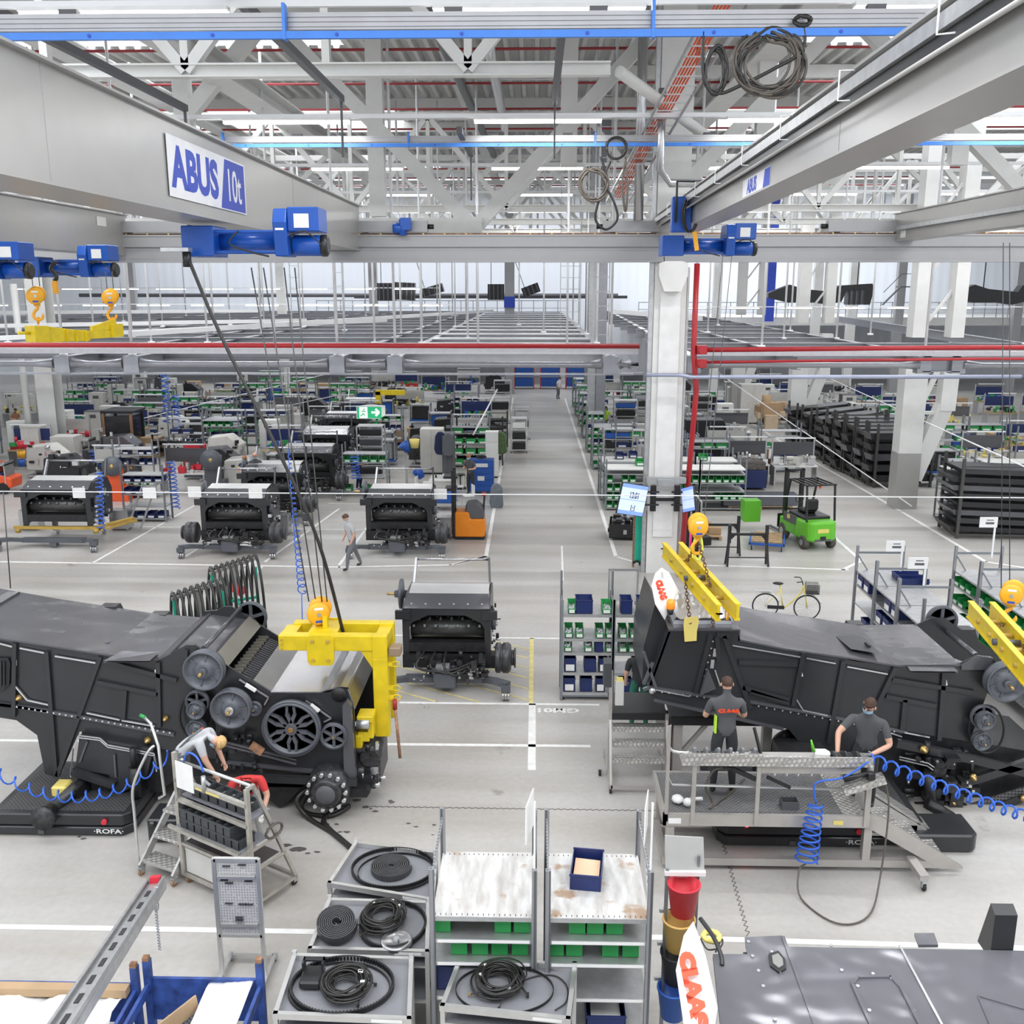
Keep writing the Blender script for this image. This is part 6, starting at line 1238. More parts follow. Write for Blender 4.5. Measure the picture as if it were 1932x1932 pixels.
# ---- buckets on a stand ----
bs = T('bucket_stand', 'slim post stand carrying four coloured waste buckets and a grey board', 'stand', (1.62, 9.95, 0)); part('post', M().box(-.12, -.08, -.02, .02, 0, 2.4).box(.24, .27, .02, .05, 0.5, 2.55), RACKS, bs)
part('board', M().hexa([(-.12, .0, 2.38), (.32, .0, 2.36), (.32, .02, 2.36), (-.12, .02, 2.38), (-.12, .15, 2.72), (.32, .15, 2.70), (.32, .17, 2.70), (-.12, .17, 2.72)]), mat('board_grey', (.36, .36, .35), .6), bs); part('board_ledge', M().box(-.13, .33, -.04, .02, 2.33, 2.38), PLAST, bs)
part('base_plate', M().box(-.2, .35, -.25, .3, 0, .03), RACKS, bs)
for i, (mt_, z, x, nm) in enumerate(((REDB, 1.90, 1.70, 'red'), (mat('bucket_yellow', (.62, .40, .12), .5), 1.45, 1.66, 'mustard yellow'), (BLK, 1.02, 1.65, 'black'), (BOXB, .55, 1.63, 'dark blue'))):
 r = T('waste_bucket', '%s waste bucket on the stand beside the front racks' % nm, 'bucket', (x, 9.86, z), 0, 'waste buckets on the stand'); part('pail', M().lathe([(.001, .0), (.135, 0), (.18, .36), (.19, .36), (.19, .38), (.17, .38), (.125, .02), (.001, .02)], n=26), mt_, r); part('holder', M().box(-.2, .2, .15, .19, .34, .38), GALV, r)
# ---- peg board stand ----
pg = T('peg_board_stand', 'aluminium peg board stand in front of the rolling tool station', 'stand', (-3.75, 11.0, 0))
for sx in (-.28, .28): part('upright', M().box(sx - .025, sx + .025, -.02, .03, .05, 1.78), ALU, pg); part('base_rail', M().box(sx * 1.05 - .025, sx * 1.05 + .025, -.45, .45, .05, .1), ALU, pg); caster(pg, sx * 1.05, .4, 0, .03); caster(pg, sx * 1.05, -.4, 0, .03)
part('base_rail', M().box(-.28, .28, .38, .42, .05, .1), ALU, pg); part('crossbar', M().box(-.28, .28, -.02, .03, 1.74, 1.79), ALU, pg); part('crossbar', M().box(-.28, .28, -.02, .03, .66, .7), ALU, pg)
pbd = part('perforated_panel', M().box(-.25, .25, 0, .012, .7, 1.74), mat('peg_panel', (.52, .52, .53), .5, .2), pg)
m = M()
for i in range(14):
 for j in range(26):
  if (i * 7 + j * 3) % 11 != 0: m.box(-.23 + i * .035, -.23 + i * .035 + .007, -.003, 0, .73 + j * .038, .73 + j * .038 + .009)
part('holes', m, INK, pbd)
for z in (1.52, .84): part('tool_ledge', M().box(-.24, .24, -.05, -.01, z, z + .035), ALU, pg)
for i, (x, z) in enumerate(((-.12, 1.68), (.08, 1.70), (-.16, 1.48), (.15, 1.47), (-.1, 1.44), (-.12, 1.15), (.05, 1.14), (.14, 1.14), (0, .95), (0, .91))): part('hook', M().box(x - .05, x + .05, -.03, -.004, z, z + .008), INK, pg)
# ---- slanted aluminium jib profile with chain ----
a = at(128, 1940, Y=7.4); b_ = at(295, 1662, Y=11.0); a = at(100, 1960, Y=7.0); r = T('jib_rail', 'silver C-profile jib rail slanting in from the corner with a red end stop', 'rail', tuple(a)); L_ = b_ - a; d = L_.normalized(); sd = d.cross(Vector((0, 0, 1))).normalized(); up = sd.cross(d)
part('web', M().bar((0, 0, 0), L_, .2, .01), GALV, r);
for s_ in (-1, 1): part('flange', M().bar(sd * .1 * s_ + up * .02, sd * .1 * s_ + up * .02 + L_, .012, .06).bar(sd * .09 * s_ + up * .05, sd * .09 * s_ + up * .05 + L_, .03, .008), GALV, r)
part('lower_flange', M().bar(sd * .09 - up * .06, sd * .09 - up * .06 + L_, .06, .1), GALV, r)
for k in range(9): c = d * (.35 + k * .42) + up * .008; part('slot', M().bar(c - d * .1, c + d * .1, .045, .01), INK, r)
part('end_stop', M().bar(L_ - d * .12 + up * .03, L_ + up * .03, .12, .09), REDB, r, 'red end stop')
p = at(293, 1700, Y=10.6); q = Vector((p.x + .0, p.y, .75)); chain('silver chain hanging from the jib rail to the blue stillage', tuple(p), tuple(q), 34, .02, GALV, .005); one('karabiner', 'silver karabiner hook at the top of the hanging chain', 'hook', M().tube([p + Vector((.035 * math.cos(t), 0, -.05 + .09 * math.sin(t))) for t in [k * PI / 5 for k in range(10)]], .008, 6, closed=True), GALV)
one('trolley_bracket', 'small grey trolley bracket under the jib rail', 'bracket', M().bar(p + Vector((0, 0, .05)), at(296, 1690, Y=10.6) + Vector((0, 0, .12)), .05, .03), GALV)
# ---- blue stillages with packing ----
def stillage(label, x0, x1, y0, y1, z, posts):
 r = T('stillage', label, 'stillage', ((x0 + x1) / 2, y0, 0)); w_ = (x1 - x0) / 2; BLS = mat('stillage_blue', (.03, .07, .26), .5, 0, .4, 7)
 part('floor_tray', M().box(-w_, w_, 0, y1 - y0, .1, .16), BLS, r);
 part('rear_panel', M().box(-w_, w_, y1 - y0 - .04, y1 - y0, .5, z), BLS, r)
 for sx in (-1, 1): part('side_rail', M().bar((sx * w_, 0, z * .9), (sx * w_, y1 - y0, z * .9), .04, .12), BLS, r); part('post', M().box(sx * w_ - .04, sx * w_ + .04, y1 - y0 - .08, y1 - y0, 0, z + .25), BLS, r); part('post_cap', M().box(sx * w_ - .035, sx * w_ + .035, y1 - y0 - .085, y1 - y0 - .02, z + .25, z + .3), RUST, r); part('post', M().box(sx * w_ - .04, sx * w_ + .04, 0, .08, 0, z + .3), BLS, r)
 return r
stillage('blue stillage with white sheet and perforated strip under the hanging chain', -4.42, -3.12, 8.3, 9.75, 1.05, 0)
stillage('blue stillage stuffed with white foam at the corner of the view', -6.4, -4.55, 8.2, 9.7, 1.0, 0)
def crumple(label, x0, x1, y0, y1, z, amp, mt, seed, tilt=0):
 g = random.Random(seed); n = 12; vs = [(x0 + (x1 - x0) * i / n, y0 + (y1 - y0) * j / n, z + amp * (math.sin(i * 1.1 + seed) * math.cos(j * .9) * .5 + g.uniform(-.3, .3)) + tilt * (i / n - .5)) for j in range(n + 1) for i in range(n + 1)]
 m = M().add(vs, [(j * (n + 1) + i, j * (n + 1) + i + 1, (j + 1) * (n + 1) + i + 1, (j + 1) * (n + 1) + i) for j in range(n) for i in range(n)], True); o = one('packing_foil', label, 'packing', m, mt); s_ = o.modifiers.new('t', 'SOLIDIFY'); s_.thickness = .01; return o
crumple('crumpled white foam sheet heaped in the corner stillage', -6.3, -4.65, 8.3, 9.55, .95, .14, PAPER, 3)
crumple('smooth white sheet lying over the stillage under the chain', -3.72, -3.2, 8.4, 9.72, 1.02, .02, PAPER, 5, .04)
one('brown_card', 'folded brown card edge poking up in the stillage under the chain', 'card', M().bar((-4.2, 8.8, .9), (-3.75, 9.4, 1.0), .02, .2), CARD); one('perforated_strip', 'perforated metal strip lying in the stillage under the chain', 'strip', M().hexa([(-4.1, 9.1, .8), (-3.5, 9.2, .8), (-3.5, 9.5, .8), (-4.1, 9.4, .8), (-4.1, 9.1, .83), (-3.5, 9.2, .83), (-3.5, 9.5, .83), (-4.1, 9.4, .83)]), mat('holed_plate', (.12, .12, .125), .4, .3, .1, 6, kind='holes'))
one('packing_strut', 'beige packing strut along the back of the corner stillage', 'strut', M().box(-6.3, -4.6, 9.5, 9.62, .95, 1.05), CARD)

# ---- rolling tool station ----
A = Vector((-5.28, 13.14, 0)); B = Vector((-4.0, 12.38, 0)); u = (B - A).normalized(); vv = Vector((-u.y, u.x, 0)); W_ = (B - A).length
ws = T('tool_station', 'aluminium rolling tool station full of small grey bins, beside the steps', 'work station', tuple(A)); ws.rotation_euler = (0, 0, math.atan2(u.y, u.x))
PRO = mat('profile_worn', (.50, .48, .44), .35, .7, .12, 9)
D_ = .85
def wb(n, p, q, w_=.05, mt=PRO): part(n, M().bar(p, q, w_, w_), mt, ws)
wb('front_post', (0, 0, .14), (0, 0, 2.15), .06); wb('front_post', (W_, 0, .14), (W_, 0, 1.98), .06); wb('slanted_post', (W_, .12, 1.98), (W_, D_, .14)); wb('slanted_post', (0, .12, 1.98), (0, D_, .14)); wb('cap_rail', (W_, 0, 1.98), (W_, .14, 1.98))
for z in (1.72, 1.4): wb('front_rail', (0, 0, z), (W_, 0, z), .06)
wb('base_rail', (0, 0, .16), (W_, 0, .16)); wb('base_rail', (0, D_, .16), (W_, D_, .16)); wb('base_rail', (0, 0, .16), (0, D_, .16)); wb('base_rail', (W_, 0, .16), (W_, D_, .16))
wb('shelf_rail', (-.05, -.16, 1.02), (W_ - .05, -.16, 1.02)); wb('shelf_rail', (W_, -.2, 1.02), (W_, .5, 1.02)); wb('table_rail', (0, 0, .68), (W_, 0, .68)); wb('table_rail', (W_, 0, .68), (W_, .65, .68))
part('table_top', M().box(0, W_, 0, .62, .63, .66), mat('table_dark', (.05, .045, .045), .5), ws); part('shelf_board', M().box(.03, W_ - .03, -.1, .42, 1.0, 1.02), TRAY, ws); part('upper_shelf', M().box(.03, W_ - .03, .05, .45, 1.44, 1.46), TRAY, ws); part('side_panel', M().box(.05, W_, .02, .03, .2, .6), CAB, ws)
part('hose_rail', M().tube([(0, .05, 2.0), (W_, .08, 2.0)], .025, 8), ALU, ws); part('paper_sheet', M().box(.05, .42, -.04, -.03, 1.62, 2.05), PAPER, ws)
part('yellow_tape', M().box(.45, .95, -.035, -.031, 1.70, 1.73), YELP, ws, 'yellow tape strip')
for x, y in ((0.05, .05), (W_ - .05, .05), (0.05, D_), (W_ - .05, D_)): caster(ws, x, y, 0, .055, RUST if x < 1 else BLUE if y > .5 and False else BLK)
ms = bin_mesh(.13, .30, .15, BING2)
rot = math.atan2(u.y, u.x)
for i in range(8):
 for j in range(2):
  if i < 7 or j == 0: p = A + u * (.2 + i * .155) + vv * .06; bin_('small grey bin, %s from the steps, %s layer of the tool station' % (ORD[i], ['lower', 'upper'][j]), p.x, p.y, 1.025 + j * .152, .14, .3, .15, BING2, rz=rot, group='small grey bins on the tool station', fill=SIL if j else None, seed=i % 3)
for i in range(6): p = A + u * (.28 + i * .19) + vv * .25; bin_('small dark grey bin, %s from the steps on the tool station top shelf' % ORD[i], p.x, p.y, 1.465, .16, .3, .13, BING2, rz=rot, group='small grey bins on the tool station top', fill=SIL if i > 1 else None, seed=i % 3)
one('coiled_hose', 'grey air hose hanging in a coil at the sloping side of the tool station', 'hose', M().tube([tuple(A + u * (W_ + .05 + .015 * math.sin(k * 1.7)) + vv * (.42 + .16 * math.sin(k * .5)) + Vector((0, 0, 1.15 + .1 * math.cos(k * .5)))) for k in range(50)], .014, 6), CABT)
one('blue_cloth', 'light blue cloth hanging on the tool station behind the peg board', 'cloth', M().ell(tuple(A + u * .95 + Vector((0, -.1, .62))), (.05, .05, .16), 8, 6), MASK)
one('air_gun', 'small air tool hanging from the rail of the tool station', 'tool', M().cyl(tuple(A + u * .62 + Vector((0, -.03, 1.95))), tuple(A + u * .62 + Vector((0, -.03, 1.7))), .035, 10).bar(tuple(A + u * .62 + Vector((0, -.03, 1.9))), tuple(A + u * .75 + Vector((0, -.03, 1.85))), .03), GALV)
one('air_line', 'short dark blue air line arching over the air tool', 'hose', M().tube(smooth([tuple(A + u * .62 + Vector((0, 0, 2.0))), tuple(A + u * .5 + Vector((0, 0, 2.2))), tuple(A + u * .3 + Vector((0, 0, 2.22))), tuple(A + u * .2 + Vector((0, 0, 2.05)))], 5), .015, 6), BLUEC)
# ---- rolling steps ----
S0 = Vector((-6.0, 13.33, 0)); sr = T('rolling_steps', 'rolling aluminium steps with tread plates and a bent handrail', 'steps', tuple(S0)); ang = math.atan2(-.26, .59); sr.rotation_euler = (0, 0, ang)
for i, (y, z) in enumerate(((0, .25), (.25, .55), (.5, .85))): part('tread', M().box(-.0, .66, y, y + .28, z - .05, z), TREAD, sr, bevel=.004)
for x in (0, .66): part('stringer', M().bar((x, -.02, .15), (x, .85, 1.0), .04, .12), ALU, sr); part('rear_leg', M().bar((x, .8, .95), (x, .82, .1), .05), ALU, sr)
for x, y in ((0, -.02), (.66, -.02), (0, .82), (.66, .82)): caster(sr, x, y, 0, .055, RUST)
part('handrail', M().tube(smooth([(-.06, 0, .12), (-.08, .02, 1.0), (-.08, .05, 1.45), (.1, .2, 1.95), (.16, .3, 2.05)], 5), .022, 8), ALU, sr); part('handrail', M().tube([(.10, .2, 2.55), (.32, .12, 2.52), (.45, .1, 2.2), (.62, -.02, 1.5), (.5, -.02, 1.42)], .022, 8), ALU, sr)
part('green_grip', M().cyl((.06, .21, 2.55), (.14, .19, 2.55), .028, 8).cyl((.46, -.02, 1.42), (.38, -.02, 1.40), .028, 8), BING, sr, 'green plastic grips') if False else part('green_grip', M().cyl((.02, .22, 2.55), (.14, .19, 2.55), .028, 8), BING, sr, 'green plastic grip')

# ---- raised work platform ----
pf = T('work_platform', 'raised aluminium work platform with grating deck and steps at its end', 'work platform', (0, 0, 0)); AL2 = mat('platform_alu', (.50, .48, .455), .4, .6, .06, 5); ZD = .98
part('deck', M().box(2.02, 5.05, 13.62, 14.9, ZD - .03, ZD), GRATE, pf); part('deck_edge', M().box(1.98, 5.1, 13.56, 13.62, ZD - .17, ZD + .02), AL2, pf); part('deck_edge', M().box(1.98, 2.03, 13.56, 14.9, ZD - .17, ZD + .02), AL2, pf); part('deck_edge', M().box(1.98, 5.1, 14.9, 14.95, ZD - .17, ZD + .02), AL2, pf)
part('tread_insert', M().box(4.72, 5.05, 13.62, 14.9, ZD, ZD + .005), TREAD, pf)
for x, y in ((2.1, 13.66), (5.12, 13.7), (2.1, 14.85), (5.12, 14.85)): part('leg', M().box(x - .06, x + .06, y - .06, y + .06, .17, ZD - .15), AL2, pf)
for y in (13.68, 14.85): part('base_beam', M().box(2.0, 6.3, y - .05, y + .05, .1, .22), AL2, pf)
part('base_beam', M().box(2.0, 2.1, 13.7, 14.9, .1, .2), AL2, pf)
for y in (13.62, 14.35): part('stringer', M().hexa([(5.1, y, ZD - .18), (6.45, y, .1), (6.45, y + .05, .1), (5.1, y + .05, ZD - .18), (5.1, y, ZD + .02), (6.55, y, .25), (6.55, y + .05, .25), (5.1, y + .05, ZD + .02)]) if False else M().xz([(5.1, ZD - .2), (5.1, ZD + .02), (5.3, ZD - .02), (6.6, .14), (6.6, .1), (6.25, .1)], y, y + .04), AL2, pf)
for i, z in enumerate((.74, .5, .26)): part('tread', M().box(5.32 + i * .36, 5.62 + i * .36, 13.68, 14.36, z - .03, z), DIA, pf); part('tread_support', M().box(5.2, 5.4 + i * .36, 14.0, 14.04, z - .08, z - .03), AL2, pf)
part('tread_ramp', M().xz([(5.35, ZD - .02), (5.4, ZD), (6.62, .16), (6.6, .13)], 14.4, 14.75), TREAD, pf)
caster(pf, 5.85, 13.2, 0, .06); part('caster_arm', M().bar((5.8, 13.65, .25), (5.85, 13.2, .2), .14, .1), AL2, pf)
def rail(pts, r_=.024): return M().tube(pts, r_, 8)
part('guard_rail', rail(smooth([(2.02, 13.6, 2.35), (2.02, 13.6, 2.15), (2.1, 13.6, 2.02), (2.35, 13.6, 2.0)], 3)), ALU, pf); part('guard_rail', rail([(2.02, 13.6, 2.45), (2.02, 13.6, 1.62), (2.1, 13.6, 1.48), (5.05, 13.6, 1.42)]), ALU, pf)
part('rail_post', M().box(2.0, 2.05, 13.56, 13.62, ZD - .1, 2.45), AL2, pf);
for x in (2.42, 3.38): part('rail_post', M().box(x - .03, x + .03, 13.53, 13.58, ZD - .14, 2.0), AL2, pf)
part('rail_post', M().box(5.0, 5.08, 13.53, 13.6, ZD - .14, 1.95), AL2, pf)
part('bench_front', M().box(2.22, 3.42, 13.5, 13.54, 1.84, 2.03), DIA, pf); part('bench_tray', M().box(2.22, 3.42, 13.54, 13.86, 1.86, 1.89), AL2, pf); part('bench_front', M().box(3.42, 5.05, 13.5, 13.54, 1.84, 1.99), DIA, pf); part('bench_tray', M().box(3.42, 5.05, 13.54, 13.86, 1.86, 1.9), AL2, pf); part('tool_rail', M().box(3.42, 4.9, 13.56, 13.6, 1.70, 1.82), AL2, pf)
part('maker_plate', M().box(2.06, 2.25, 13.552, 13.556, ZD - .13, ZD - .04), PAPER, pf); part('warning_plate', M().box(4.55, 4.7, 13.552, 13.556, ZD - .12, ZD - .05), YELP, pf)
for i in range(6): r = T('tray_divider', 'grey plastic divider, %s along the bench over the platform' % ORD[i], 'divider', (2.42 + i * .18, 13.56, 1.9), 0, 'grey dividers on the platform bench'); part('wall', M().yz([(0, 0), (.02, .17), (.07, .18), (.28, .03), (.28, 0)], -.02, .02), mat('divider_grey', (.20, .205, .22), .5), r); part('foot_plate', M().box(-.06, .1, .02, .28, 0, .012), BING2, r)
for i in range(3): r = T('tray_divider', 'grey plastic divider under the gloved hands, %s one' % ORD[i], 'divider', (4.5 + i * .17, 13.56, 1.91), 0, 'grey dividers near the gloved hands'); part('wall', M().yz([(0, 0), (.02, .12), (.07, .13), (.28, .03), (.28, 0)], -.012, .012), BING2, r); part('foot_plate', M().box(-.06, .1, .02, .28, 0, .012), BING2, r)
g = random.Random(4)
for x in (2.32, 3.22, 3.05):
 m = M()
 for _ in range(30): m.cb((x + g.uniform(-.08, .08), 13.7 + g.uniform(-.08, .08), 1.905 + g.uniform(0, .035)), (.04, .015, .012))
 one('small_fittings', 'heap of white fittings on the bench, %s' % ('nearest the bent handrail' if x < 2.4 else 'by the last divider' if x > 3.1 else 'by the fourth divider'), 'fittings', m, PLAST, kind='stuff')
r = T('spray_bottle', 'white bottle with a green nozzle lying on the platform bench', 'bottle', (4.22, 13.7, 1.92)); part('bottle', M().xy([(0, -.08), (.22, -.1), (.25, -.02), (.2, .08), (.02, .08)], 0, .09), PLAST, r, bevel=.02); part('nozzle', M().cyl((0, 0, .08), (-.05, 0, .26), .03, 8, .012), LIME, r)
one('black_rod', 'black rod standing at the joint of the bench', 'rod', M().bar((3.42, 13.62, 1.95), (3.32, 13.75, 2.35), .035), BLKM)
one('floor_tray', 'small open grey tray on the platform grating', 'tray', M().box(-.13, .13, -.09, .09, 0, .01).box(-.13, .13, -.09, -.08, .01, .13).box(-.13, .13, .08, .09, .01, .13).box(-.13, -.12, -.08, .08, .01, .13).box(.12, .13, -.08, .08, .01, .13), DGREY, (3.95, 13.85, ZD))
one('plastic_waste', 'crumpled clear plastic and a white fitting on the platform corner', 'waste', M().ell((2.25, 13.95, ZD + .06), (.1, .12, .06), 8, 5).ell((2.38, 13.82, ZD + .08), (.07, .07, .07), 8, 6).use(PLAST).cyl((2.45, 14.0, ZD + .03), (2.62, 13.9, ZD + .1), .03, 8), mat('clear_plastic', (.55, .72, .75), .2))
one('torque_tool', 'black angle tool hanging on the bench rail behind the worker\'s legs', 'tool', M().bar((3.0, 13.62, 1.74), (3.35, 13.6, 1.58), .06).bar((2.82, 13.62, 1.76), (3.0, 13.62, 1.74), .035), BLKM)
one('grey_hose', 'grey hose looping from the angle tool down onto the grating', 'hose', M().tube(smooth([(2.84, 13.6, 1.77), (2.7, 13.6, 1.7), (2.62, 13.65, 1.4), (2.75, 13.8, 1.1), (2.72, 13.75, 1.0), (2.85, 13.9, 1.0), (3.0, 13.8, 1.2), (3.2, 13.65, 1.55)], 5), .017, 7), CABT)
m = M().bar((4.62, 13.45, 1.5), (5.2, 13.42, 1.72), .2, .1); one('tool_holder', 'tilted tread-plate tool holder hanging on the corner post of the platform', 'tool holder', m, DIA)
one('torque_tool', 'black pistol tool resting on the tilted tool holder', 'tool', M().cyl((4.6, 13.42, 1.7), (4.95, 13.42, 1.78), .035, 10).box(4.95, 5.05, 13.36, 13.48, 1.7, 1.8), BLKM)
one('torque_tool', 'grey stick tool clipped under the bench between the worker and the coiled hose', 'tool', M().bar((3.5, 13.52, 1.66), (3.85, 13.5, 1.5), .045), BLKM)
for i, x in enumerate((3.6, 3.78, 3.95, 4.15, 4.3)): one('tool_hook', 'small hanging hook under the bench, %s from the post' % ORD[i], 'hook', M().tube([(x, 13.58, 1.78), (x, 13.56, 1.68), (x + .02, 13.55, 1.66), (x + .03, 13.55, 1.7)], .01, 5), GALV, group='hooks under the platform bench')
# blue coil on platform
coil('blue coiled hose dangling below the platform bench', (4.22, 13.4, 1.3), (4.12, 13.35, .35), .15, 9, .015, lambda t: .7 + .45 * t)
one('air_hose', 'straight blue hose feeding the dangling coil from the bench corner', 'air hose', M().tube(smooth([(4.95, 13.42, 1.98), (4.6, 13.42, 1.72), (4.2, 13.42, 1.62), (4.22, 13.4, 1.3)], 5), .015, 7), BLUEC)
one('black_hose', 'black hose drooping in a big U below the platform steps', 'hose', M().tube(smooth([(4.1, 13.3, .35), (3.98, 13.2, .3), (3.95, 12.9, .04), (4.3, 12.35, .03), (4.8, 12.5, .04), (5.15, 13.1, .25), (5.28, 13.35, 1.3), (5.15, 13.42, 1.8)], 6), .014, 7), CABT)
coil('blue coiled hose stretching from the platform corner across the second harvester', (5.0, 13.6, 1.95), at(1950, 1545, Y=14.4), .09, 14, .018, None, .03)
# ---- steps and landing behind the platform ----
s2 = T('rolling_steps', 'wide rolling steps with three tread plates leading up to the grating landing', 'steps', (1.35, 16.3, 0))
part('landing', M().box(.05, 1.05, .2, 1.1, 1.28, 1.33), mat('landing_rubber', (.05, .05, .052), .6), s2); part('landing_edge', M().box(.05, 1.05, .16, .2, 1.2, 1.33), BLKM, s2)
for i, z in enumerate((1.05, .8, .55)): part('tread', M().box(.08, 1.02, -.05 - i * .12 + .2, .12 - i * .12 + .2, z - .08, z + .02), DIA, s2)
for x in (.03, 1.05): part('side_post', M().box(x - .03, x + .03, .12, .18, .12, 2.15 if x < .5 else 1.33), AL2, s2); part('stringer', M().bar((x, -.3, .15), (x, .2, 1.25), .04, .12), AL2, s2); part('base_rail', M().bar((x, -.35, .14), (x, 1.1, .14), .06), AL2, s2)
part('base_rail', M().box(.03, 1.05, -.35, -.3, .1, .17), AL2, s2); part('document_holder', M().box(.1, .25, .0, .1, 1.55, 2.0), CAB, s2); part('notebooks', M().box(.12, .23, .02, .08, 1.6, 2.06), YELP, s2); part('small_bins', M().box(-.1, .04, .1, .4, 1.85, 2.3), BING2, s2)
for x, y in ((.03, -.3), (1.05, -.3), (.03, 1.05), (-.12, .35)): caster(s2, x, y, 0, .06)
ld = T('landing', 'grating landing on legs behind the worker with the lettered shirt', 'platform', (0, 0, 0)); part('deck', M().box(2.45, 4.3, 16.35, 18.9, 1.28, 1.33), GRATE, ld); part('edge', M().box(2.45, 4.3, 16.3, 16.35, 1.18, 1.33), BLKM, ld)
for x, y in ((2.6, 16.45), (4.2, 16.45), (2.6, 18.8)): part('leg', M().box(x - .08, x + .08, y - .08, y + .08, .0, 1.28), AL2, ld)
part('brace', M().bar((2.7, 16.45, .6), (3.2, 16.45, 1.25), .07), AL2, ld); part('brown_block', M().box(2.42, 2.62, 16.6, 16.9, .0, 1.2), mat('brown_steel', (.20, .12, .10), .5), ld)

COVS = mat('cover_sheet', (.62, .62, .62), .32, .45, .06, 2)
def thresher(label, loc, rz=0, full=True, both=False, seed=1, carrier=True):
 r = T('threshing_unit', label, 'harvester part', loc, rz, None)
 arch = [(-1, .6), (-1, 1.75), (1, 1.75), (1, .6), (.86, .6), (.86, 1.28), (.78, 1.42), (.42, 1.6), (-.42, 1.6), (-.78, 1.42), (-.86, 1.28), (-.86, .6)]
 part('front_frame', M().xz(arch, 1.0, 1.1), K_, r)
 for s_ in (-1, 1): part('side_wall', M().yz([(1.1, .62), (1.1, 1.75), (1.55, 1.93), (2.6, 1.9), (2.9, 1.5), (2.8, .7)], s_ * .96 - .02, s_ * .96 + .02), K_, r); part('corner_block', M().box(s_ * .98 - .17, s_ * .98 + .17, .92, 1.02, 1.52, 1.72), K_, r)
 part('lip', M().box(-.86, .86, .98, 1.2, .74, .96), KD, r); part('inner_wall', M().box(-.9, .9, 1.75, 1.8, .7, 1.85), BLK, r)
 d = part('drum', M().cyl((-.84, 1.38, 1.18), (.84, 1.38, 1.18), .21, 20), mat('drum_grey', (.075, .075, .072), .35, .4, .2, 9), r)
 m = M()
 for k in range(28):
  x = -.76 + (k % 7) * .25 + (.1 if (k // 7) % 2 else 0); t = PI * (.15 + (k // 7) * .28) + PI; m.bar((x, 1.38 + .2 * math.cos(t), 1.18 - .2 * math.sin(t)), (x, 1.38 + .28 * math.cos(t), 1.18 - .28 * math.sin(t)), .06, .05, (1, 0, 0))
 part('lugs', m, KG, d)
 part('hood', M().hexa([(-.97, 1.0, 1.73), (.97, 1.0, 1.73), (.93, 1.5, 1.93), (-.93, 1.5, 1.93), (-.97, 1.0, 1.76), (.97, 1.0, 1.76), (.93, 1.5, 1.96), (-.93, 1.5, 1.96)]), KTOP, r)
 part('bare_cover', M().add([(-.9, 1.5, 1.965), (.93, 1.5, 1.965), (.93, 2.05, 2.03), (-.9, 2.05, 2.03), (.93, 2.6, 1.9), (-.9, 2.6, 1.9)], [(0, 1, 2, 3), (3, 2, 4, 5)]), COVS, r, 'bright bare metal cover')
 m = M()
 for k in range(6): m.cyl((-.8 + k * .32, 1.14, 1.815), (-.8 + k * .32, 1.13, 1.83), .025, 8)
 part('bolts', m, GALV, r)
 for s_ in (-1, 1): part('rear_post', M().bar((s_ * .92, 2.5, 1.7), (s_ * .88, 2.9, 2.42), .05, .09), K_ if s_ > 0 else GALV, r)
 part('crossbar', M().cyl((-.88, 2.9, 2.38), (.88, 2.9, 2.38), .03, 8), SHEET, r)
 if full:
  part('side_pulley', M().lathe([(.001, -.1), (.08, -.1), (.1, 0), (.36, .03), (.36, .09), (.1, .12), (.08, .2), (.001, .2)], (-1.22, 2.1, 1.75), 'x', 26), KG, r); part('shaft_stub', M().cyl((-1.5, 2.1, 1.75), (-1.2, 2.1, 1.75), .035, 10), BRASS, r)
 part('side_pulley', M().lathe([(.001, 0), (.17, 0), (.17, .1), (.001, .1)], (1.0, 1.4, 1.3), 'x', 18), KG, r)
 g = random.Random(seed)
 clutter('side_linkage', r, .98, 1.12, 1.1, 2.2, .6, 1.6, 14, .1, (KD, SIL), g)
 if full:
  part('axle', M().box(-1.0, 1.1, .9, 1.25, .38, .68), KD, r)
  for s_ in ((-1, 1) if both else (1,)): part('final_drive', M().lathe([(.001, 0), (.30, .0), (.35, .03), (.35, .12), (.32, .13), (.32, .17), (.35, .18), (.35, .30), (.30, .36), (.18, .37), (.18, .43), (.23, .43), (.23, .47), (.001, .47)], (0, 0, 0), 'x', 12), mat('drive_grey', (.07, .07, .075), .35, .3, .3, 10), r, loc=(1.1 if s_ > 0 else -1.1, .95, .62)).scale = (s_, 1, 1)
  part('gearbox', M().box(-.25, .25, .3, .8, .12, .5), KG, r, bevel=.03); part('valve_block', M().box(-.2, .1, .35, .6, .5, .62), GALV, r)
  part('white_sleeve', M().tube([(.3, .4, .45), (.5, .45, .43), (.62, .5, .38)], .035, 8).tube([(.3, .4, .36), (.5, .45, .34), (.62, .5, .3)], .035, 8), PLAST, r); part('hose', M().tube(smooth([(.6, .5, .4), (.8, .6, .32), (.95, .7, .4)], 4), .05, 8), CABLE, r)
  clutter('engine_fitting', r, -.8, .9, .3, .9, .3, .75, 22, .16, (MUD, KD), g); clutter('bright_fitting', r, -.8, .9, .25, .4, .3, .7, 12, .05, (SIL,), g)
  for k in range(3): part('hose', M().tube(smooth([(-.5 + k * .25, .8, .8), (-.6 + k * .3, .35, .6), (.1 + k * .1, .3, .55 - k * .05), (.8, .7, .7)], 4), .03, 7), CABLE, r)
